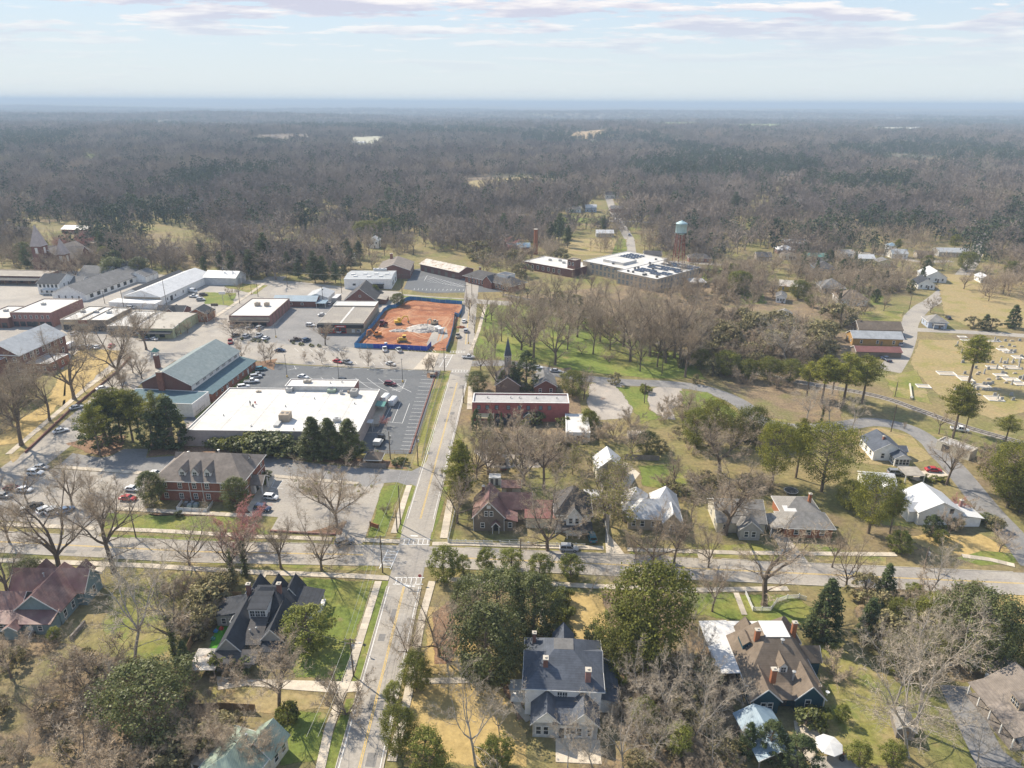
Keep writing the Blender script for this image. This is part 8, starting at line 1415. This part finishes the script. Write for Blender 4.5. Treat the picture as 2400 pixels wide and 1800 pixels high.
ROADS_ = [o for o in bpy.data.objects if o.name.split('.')[0] in ('avenue','cross_street','park_road','back_street','mill_street','village_street','cottage_street','cemetery_road','cemetery_drive','hill_street','courthouse_street')]
RP = [(v.co.x, v.co.y) for o in ROADS_ for v in o.data.vertices]
def near_road(x, y): return any((x-a)**2+(y-b)**2 < 16 for a, b in RP)
BT = ['bare_tree']
for a in ((598,1798,1690,1.2),(545,1795,1680,1.1),(640,1800,1720,1.0)): T('bare_tree', *a)
scatter(BT, [(470,1700),(640,1740),(640,1800),(470,1800)], 5, (6,9), 21, avoid=4)
scatter(BT*2+['broad_evergreen'], [(60,590),(260,600),(260,640),(60,640)], 16, (9,14), 22)
scatter(BT+['olive_bush','bare_shrub'], [(1640,740),(1960,790),(1930,870),(1700,850),(1560,800)], 60, (7,13), 1)
scatter(BT*5+['broad_evergreen'], [(1560,640),(1760,640),(1830,700),(1800,760),(1560,700)], 26, (9,15), 2)
scatter(BT*6+['cedar','olive_bush'], [(1850,610),(2180,640),(2120,710),(1960,780),(1860,700)], 58, (7,13), 3)
scatter(BT*6+['broad_evergreen'], [(2120,610),(2420,650),(2420,720),(2260,700),(2200,690)], 22, (9,14), 4)
scatter(BT*5+['dark_pine','magnolia'], [(0,570),(330,590),(560,620),(640,600),(640,640),(300,640),(0,640)], 40, (10,17), 5)
scatter(BT*6+['dark_pine'], [(640,590),(980,590),(940,620),(820,640),(760,660),(660,650)], 20, (10,16), 6)
scatter(BT+['pale_bare_tree','bare_shrub','bare_tree'], [(-60,1530),(150,1500),(300,1620),(480,1720),(470,1830),(-60,1830)], 17, (6,11), 7, (.9,1.2), 5.0)
scatter(BT*3+['olive_bush','bare_shrub'], [(1110,1000),(1330,1010),(1330,1060),(1290,1130),(1110,1130)], 9, (5,9), 8)
scatter(['pale_bare_tree','olive_bush','bare_shrub','bright_evergreen'], [(1450,1560),(1720,1580),(1760,1800),(1450,1820)], 8, (4,9), 9, avoid=5)
scatter(['pale_bare_tree','bare_shrub','olive_bush','broad_evergreen'], [(2010,1400),(2320,1410),(2260,1540),(2100,1600)], 14, (4,9), 10, avoid=5)
scatter(BT*3+['olive_bush'], [(1100,590),(1330,580),(1300,640),(1200,680),(1110,640)], 16, (8,13), 11)
scatter(BT*3+['olive_bush'], [(1560,930),(1700,985),(1860,1015),(1850,1070),(1600,1050)], 10, (5,9), 23)
scatter(BT*2+['olive_bush','bare_shrub'], [(2280,1090),(2420,1100),(2420,1280),(2340,1220)], 14, (4,10), 12)
scatter(BT*2, [(-60,880),(120,870),(40,1020),(-60,1060)], 8, (8,13), 13)
def build_far_town_trees():
    # the many lesser trees between the far cottages, past the three hundred placed singly
    r = random.Random(77); pts = []
    ms = [mesh('grove_tree', w_.trunk.v+w_.crown.v, w_.trunk.f+[tuple(i+len(w_.trunk.v) for i in f) for f in w_.crown.f], 'twig') for w_ in (Wood(800+i, 12, (1.1,1.3,.95)[i], (.45,.35,.6)[i], .06, .95, first=.22, lod=1) for i in range(3))]
    for pl, n in (([(1560,625),(1760,640),(1850,600),(1830,720),(1700,720),(1560,700)],60), ([(1840,545),(2290,555),(2290,640),(2160,650),(2110,710),(1960,780),(1850,700)],150), ([(2290,560),(2440,570),(2440,720),(2280,690),(2230,660)],50), ([(0,560),(330,570),(700,560),(980,575),(980,600),(760,640),(660,640),(330,625),(0,625)],150), ([(1330,540),(1480,545),(1560,600),(1480,600),(1340,590)],14), ([(1500,540),(1700,545),(1700,612),(1500,606)],40), ([(1110,590),(1300,585),(1290,640),(1200,680),(1130,640)],30)):
        P_ = [P(*q) for q in pl]; xs = [p.x for p in P_]; ys = [p.y for p in P_]; k = 0; tr = 0
        while k < n and tr < n*40:
            tr += 1; x = r.uniform(min(xs),max(xs)); y = r.uniform(min(ys),max(ys))
            if not clear_of(x, y, [P_]) or near_road(x, y) or any(abs(x-c.x) < w*.5+2 and -w*.5-13 < y-c.y < w*.5+2 for _, c, w in LANDMARKS): continue
            k += 1; pts.append((x, y, 0, r.uniform(0,PI2), r.uniform(.65,1.25), r.randrange(3)))
    instance_points('grove', 'loose bare winter grove between the far cottages', pts, ms)
build_far_town_trees()
# ---- undergrowth of the wooded corners: tangled stems and saplings nobody could count
def build_undergrowth():
    r = random.Random(31); pts = []
    for pl, n in (([(-60,1480),(150,1510),(330,1600),(480,1690),(480,1830),(-60,1830)],45), ([(1420,1540),(1700,1560),(1740,1830),(1420,1830)],70), ([(1640,740),(1960,790),(1960,880),(1700,860),(1540,800)],330), ([(1190,705),(1330,712),(1440,750),(1640,840),(1640,870),(1420,790),(1240,730)],150), ([(1100,985),(1340,985),(1340,1060),(1300,1110),(1110,1010)],80), ([(2020,1390),(2330,1400),(2280,1540),(2080,1560)],110), ([(1560,640),(1790,640),(1830,720),(1560,720)],160), ([(1860,620),(2160,640),(2100,700),(1880,720)],140), ([(2290,1080),(2420,1080),(2420,1290),(2330,1200)],90), ([(420,1370),(540,1350),(540,1420),(440,1540)],40), ([(1560,1150),(1640,1120),(1800,1130),(1800,1180),(1580,1180)],40), ([(0,580),(330,600),(620,620),(640,650),(330,640),(0,640)],140), ([(1540,930),(1700,970),(1980,1000),(1960,1080),(1560,1060)],60)):
        P_ = [P(*q) for q in pl]; xs = [p.x for p in P_]; ys = [p.y for p in P_]; k = 0; tr = 0
        while k < n and tr < n*30:
            tr += 1; x = r.uniform(min(xs),max(xs)); y = r.uniform(min(ys),max(ys))
            if not clear_of(x, y, [P_]) or near_road(x, y) or any(abs(x-c.x) < w*.5+1 and abs(y-c.y) < w*.5+1 for _, c, w in LANDMARKS): continue
            k += 1; m_ = r.choice((0,0,1,1,2,3)); pts.append((x, y, -.1, r.uniform(0,PI2), r.uniform(.6,1.5)*(1 if m_ < 2 else .8), m_))
    ms = [PROTO['bare_shrub'][0][1], PROTO['bare_shrub'][1][1], PROTO['olive_bush'][0][1], PROTO['olive_bush'][1][1]]
    instance_points('undergrowth', 'tangled leafless and olive undergrowth filling the wooded corners', pts, ms)
build_undergrowth()
# ---- labels that single each tree out by its nearest landmark
SHORT = {'bare_tree':'bare grey-brown tree', 'pale_bare_tree':'pale-barked bare tree', 'street_tree':'small bare street tree', 'red_bud_tree':'reddish budding tree', 'mistletoe_tree':'big bare tree with mistletoe clumps', 'budding_tree':'yellow-green budding tree', 'ivy_clad_tree':'ivy-clad bare tree', 'magnolia':'dark glossy magnolia', 'broad_evergreen':'broad green evergreen', 'bright_evergreen':'bright yellow-green evergreen', 'cedar':'dense dark cedar', 'pine_tree':'tall pine with airy crown', 'young_pine':'conical yellow-green pine', 'yellow_pine':'big rounded yellow-green pine', 'dark_pine':'dark layered conifer', 'olive_bush':'olive-brown thicket bush', 'shrub':'clipped green shrub', 'bare_shrub':'leafless many-stemmed shrub'}
def label_trees():
    names = {}
    for lab, c, w in LANDMARKS: names[lab] = names.get(lab, 0)+1
    lm = []
    for o in list(bpy.data.objects):
        if o.parent is None and o.get('category') and o.type == 'EMPTY' and o.get('category') not in ('tree','shrub','car','truck','van','utility pole','grave plot','wire'):
            lm.append((o.name.split('.')[0].replace('_',' '), o.location))
    cnt = {}
    for n, _ in lm: cnt[n] = cnt.get(n, 0)+1
    lm = [(n, l) for n, l in lm if cnt[n] == 1]; tmp = []
    for o, kind, H, label, group in TREES:
        p = o.location; n, l = min(lm, key=lambda q: (q[1].x-p.x)**2+((q[1].y-p.y))**2); d = p-l; dist = math.hypot(d.x, d.y)
        rel = ('behind' if d.y > 0 else 'in front of') if abs(d.y) > abs(d.x)*.8 else ('right of' if d.x > 0 else 'left of')
        size = '' if kind in ('mistletoe_tree','pine_tree','street_tree') else ('tall ' if H > 13 else ('small ' if H < 6 and kind not in ('shrub','bare_shrub') else ''))
        tmp.append([o, kind, '%s%s %s%s the %s' % (size, SHORT[kind], 'well ' if dist > 30 else '', rel, n), p])
    by = {}
    for t in tmp: by.setdefault(t[2], []).append(t)
    words = ['first','second','third','fourth','fifth','sixth','seventh','eighth','ninth','tenth','eleventh','twelfth','thirteenth','fourteenth','fifteenth','sixteenth','seventeenth','eighteenth','nineteenth','twentieth','twenty-first','twenty-second','twenty-third','twenty-fourth']
    for lab, ts in by.items():
        if len(ts) > 1: ts.sort(key=lambda t: to_px(t[3])[0])
        for i, t in enumerate(ts):
            t[0]['label'] = lab if len(ts) == 1 else (lab+', '+(words[i] if i < 24 else 'number %d' % (i+1))+' from the left')
            t[0]['group'] = {'tree':'trees of the town','shrub':'shrubs of the town'}[t[0]['category']]
label_trees()
print('trees', len(TREES))
# ------------------------------------------------------------------ air
def build_haze():
    m = bpy.data.materials.new('haze_air'); m.use_nodes = True; t = m.node_tree; t.nodes.clear()
    o = nd(t, 'ShaderNodeOutputMaterial'); v = nd(t, 'ShaderNodeVolumePrincipled')
    v.inputs['Color'].default_value = (.56,.70,.86,1); v.inputs['Density'].default_value = HAZE_D; v.inputs['Anisotropy'].default_value = 0.0
    t.links.new(v.outputs[0], o.inputs['Volume'])
    mb = MB(); mb.box(-90000, 90000, -3000, 75000, -140, 132)
    me = mesh('haze', mb.v, mb.f, m); h = obj('haze', me); h['kind'] = 'stuff'; h['label'] = 'thin blue haze lying over the far woods'
HAZE_D = 1.9e-4
build_haze()
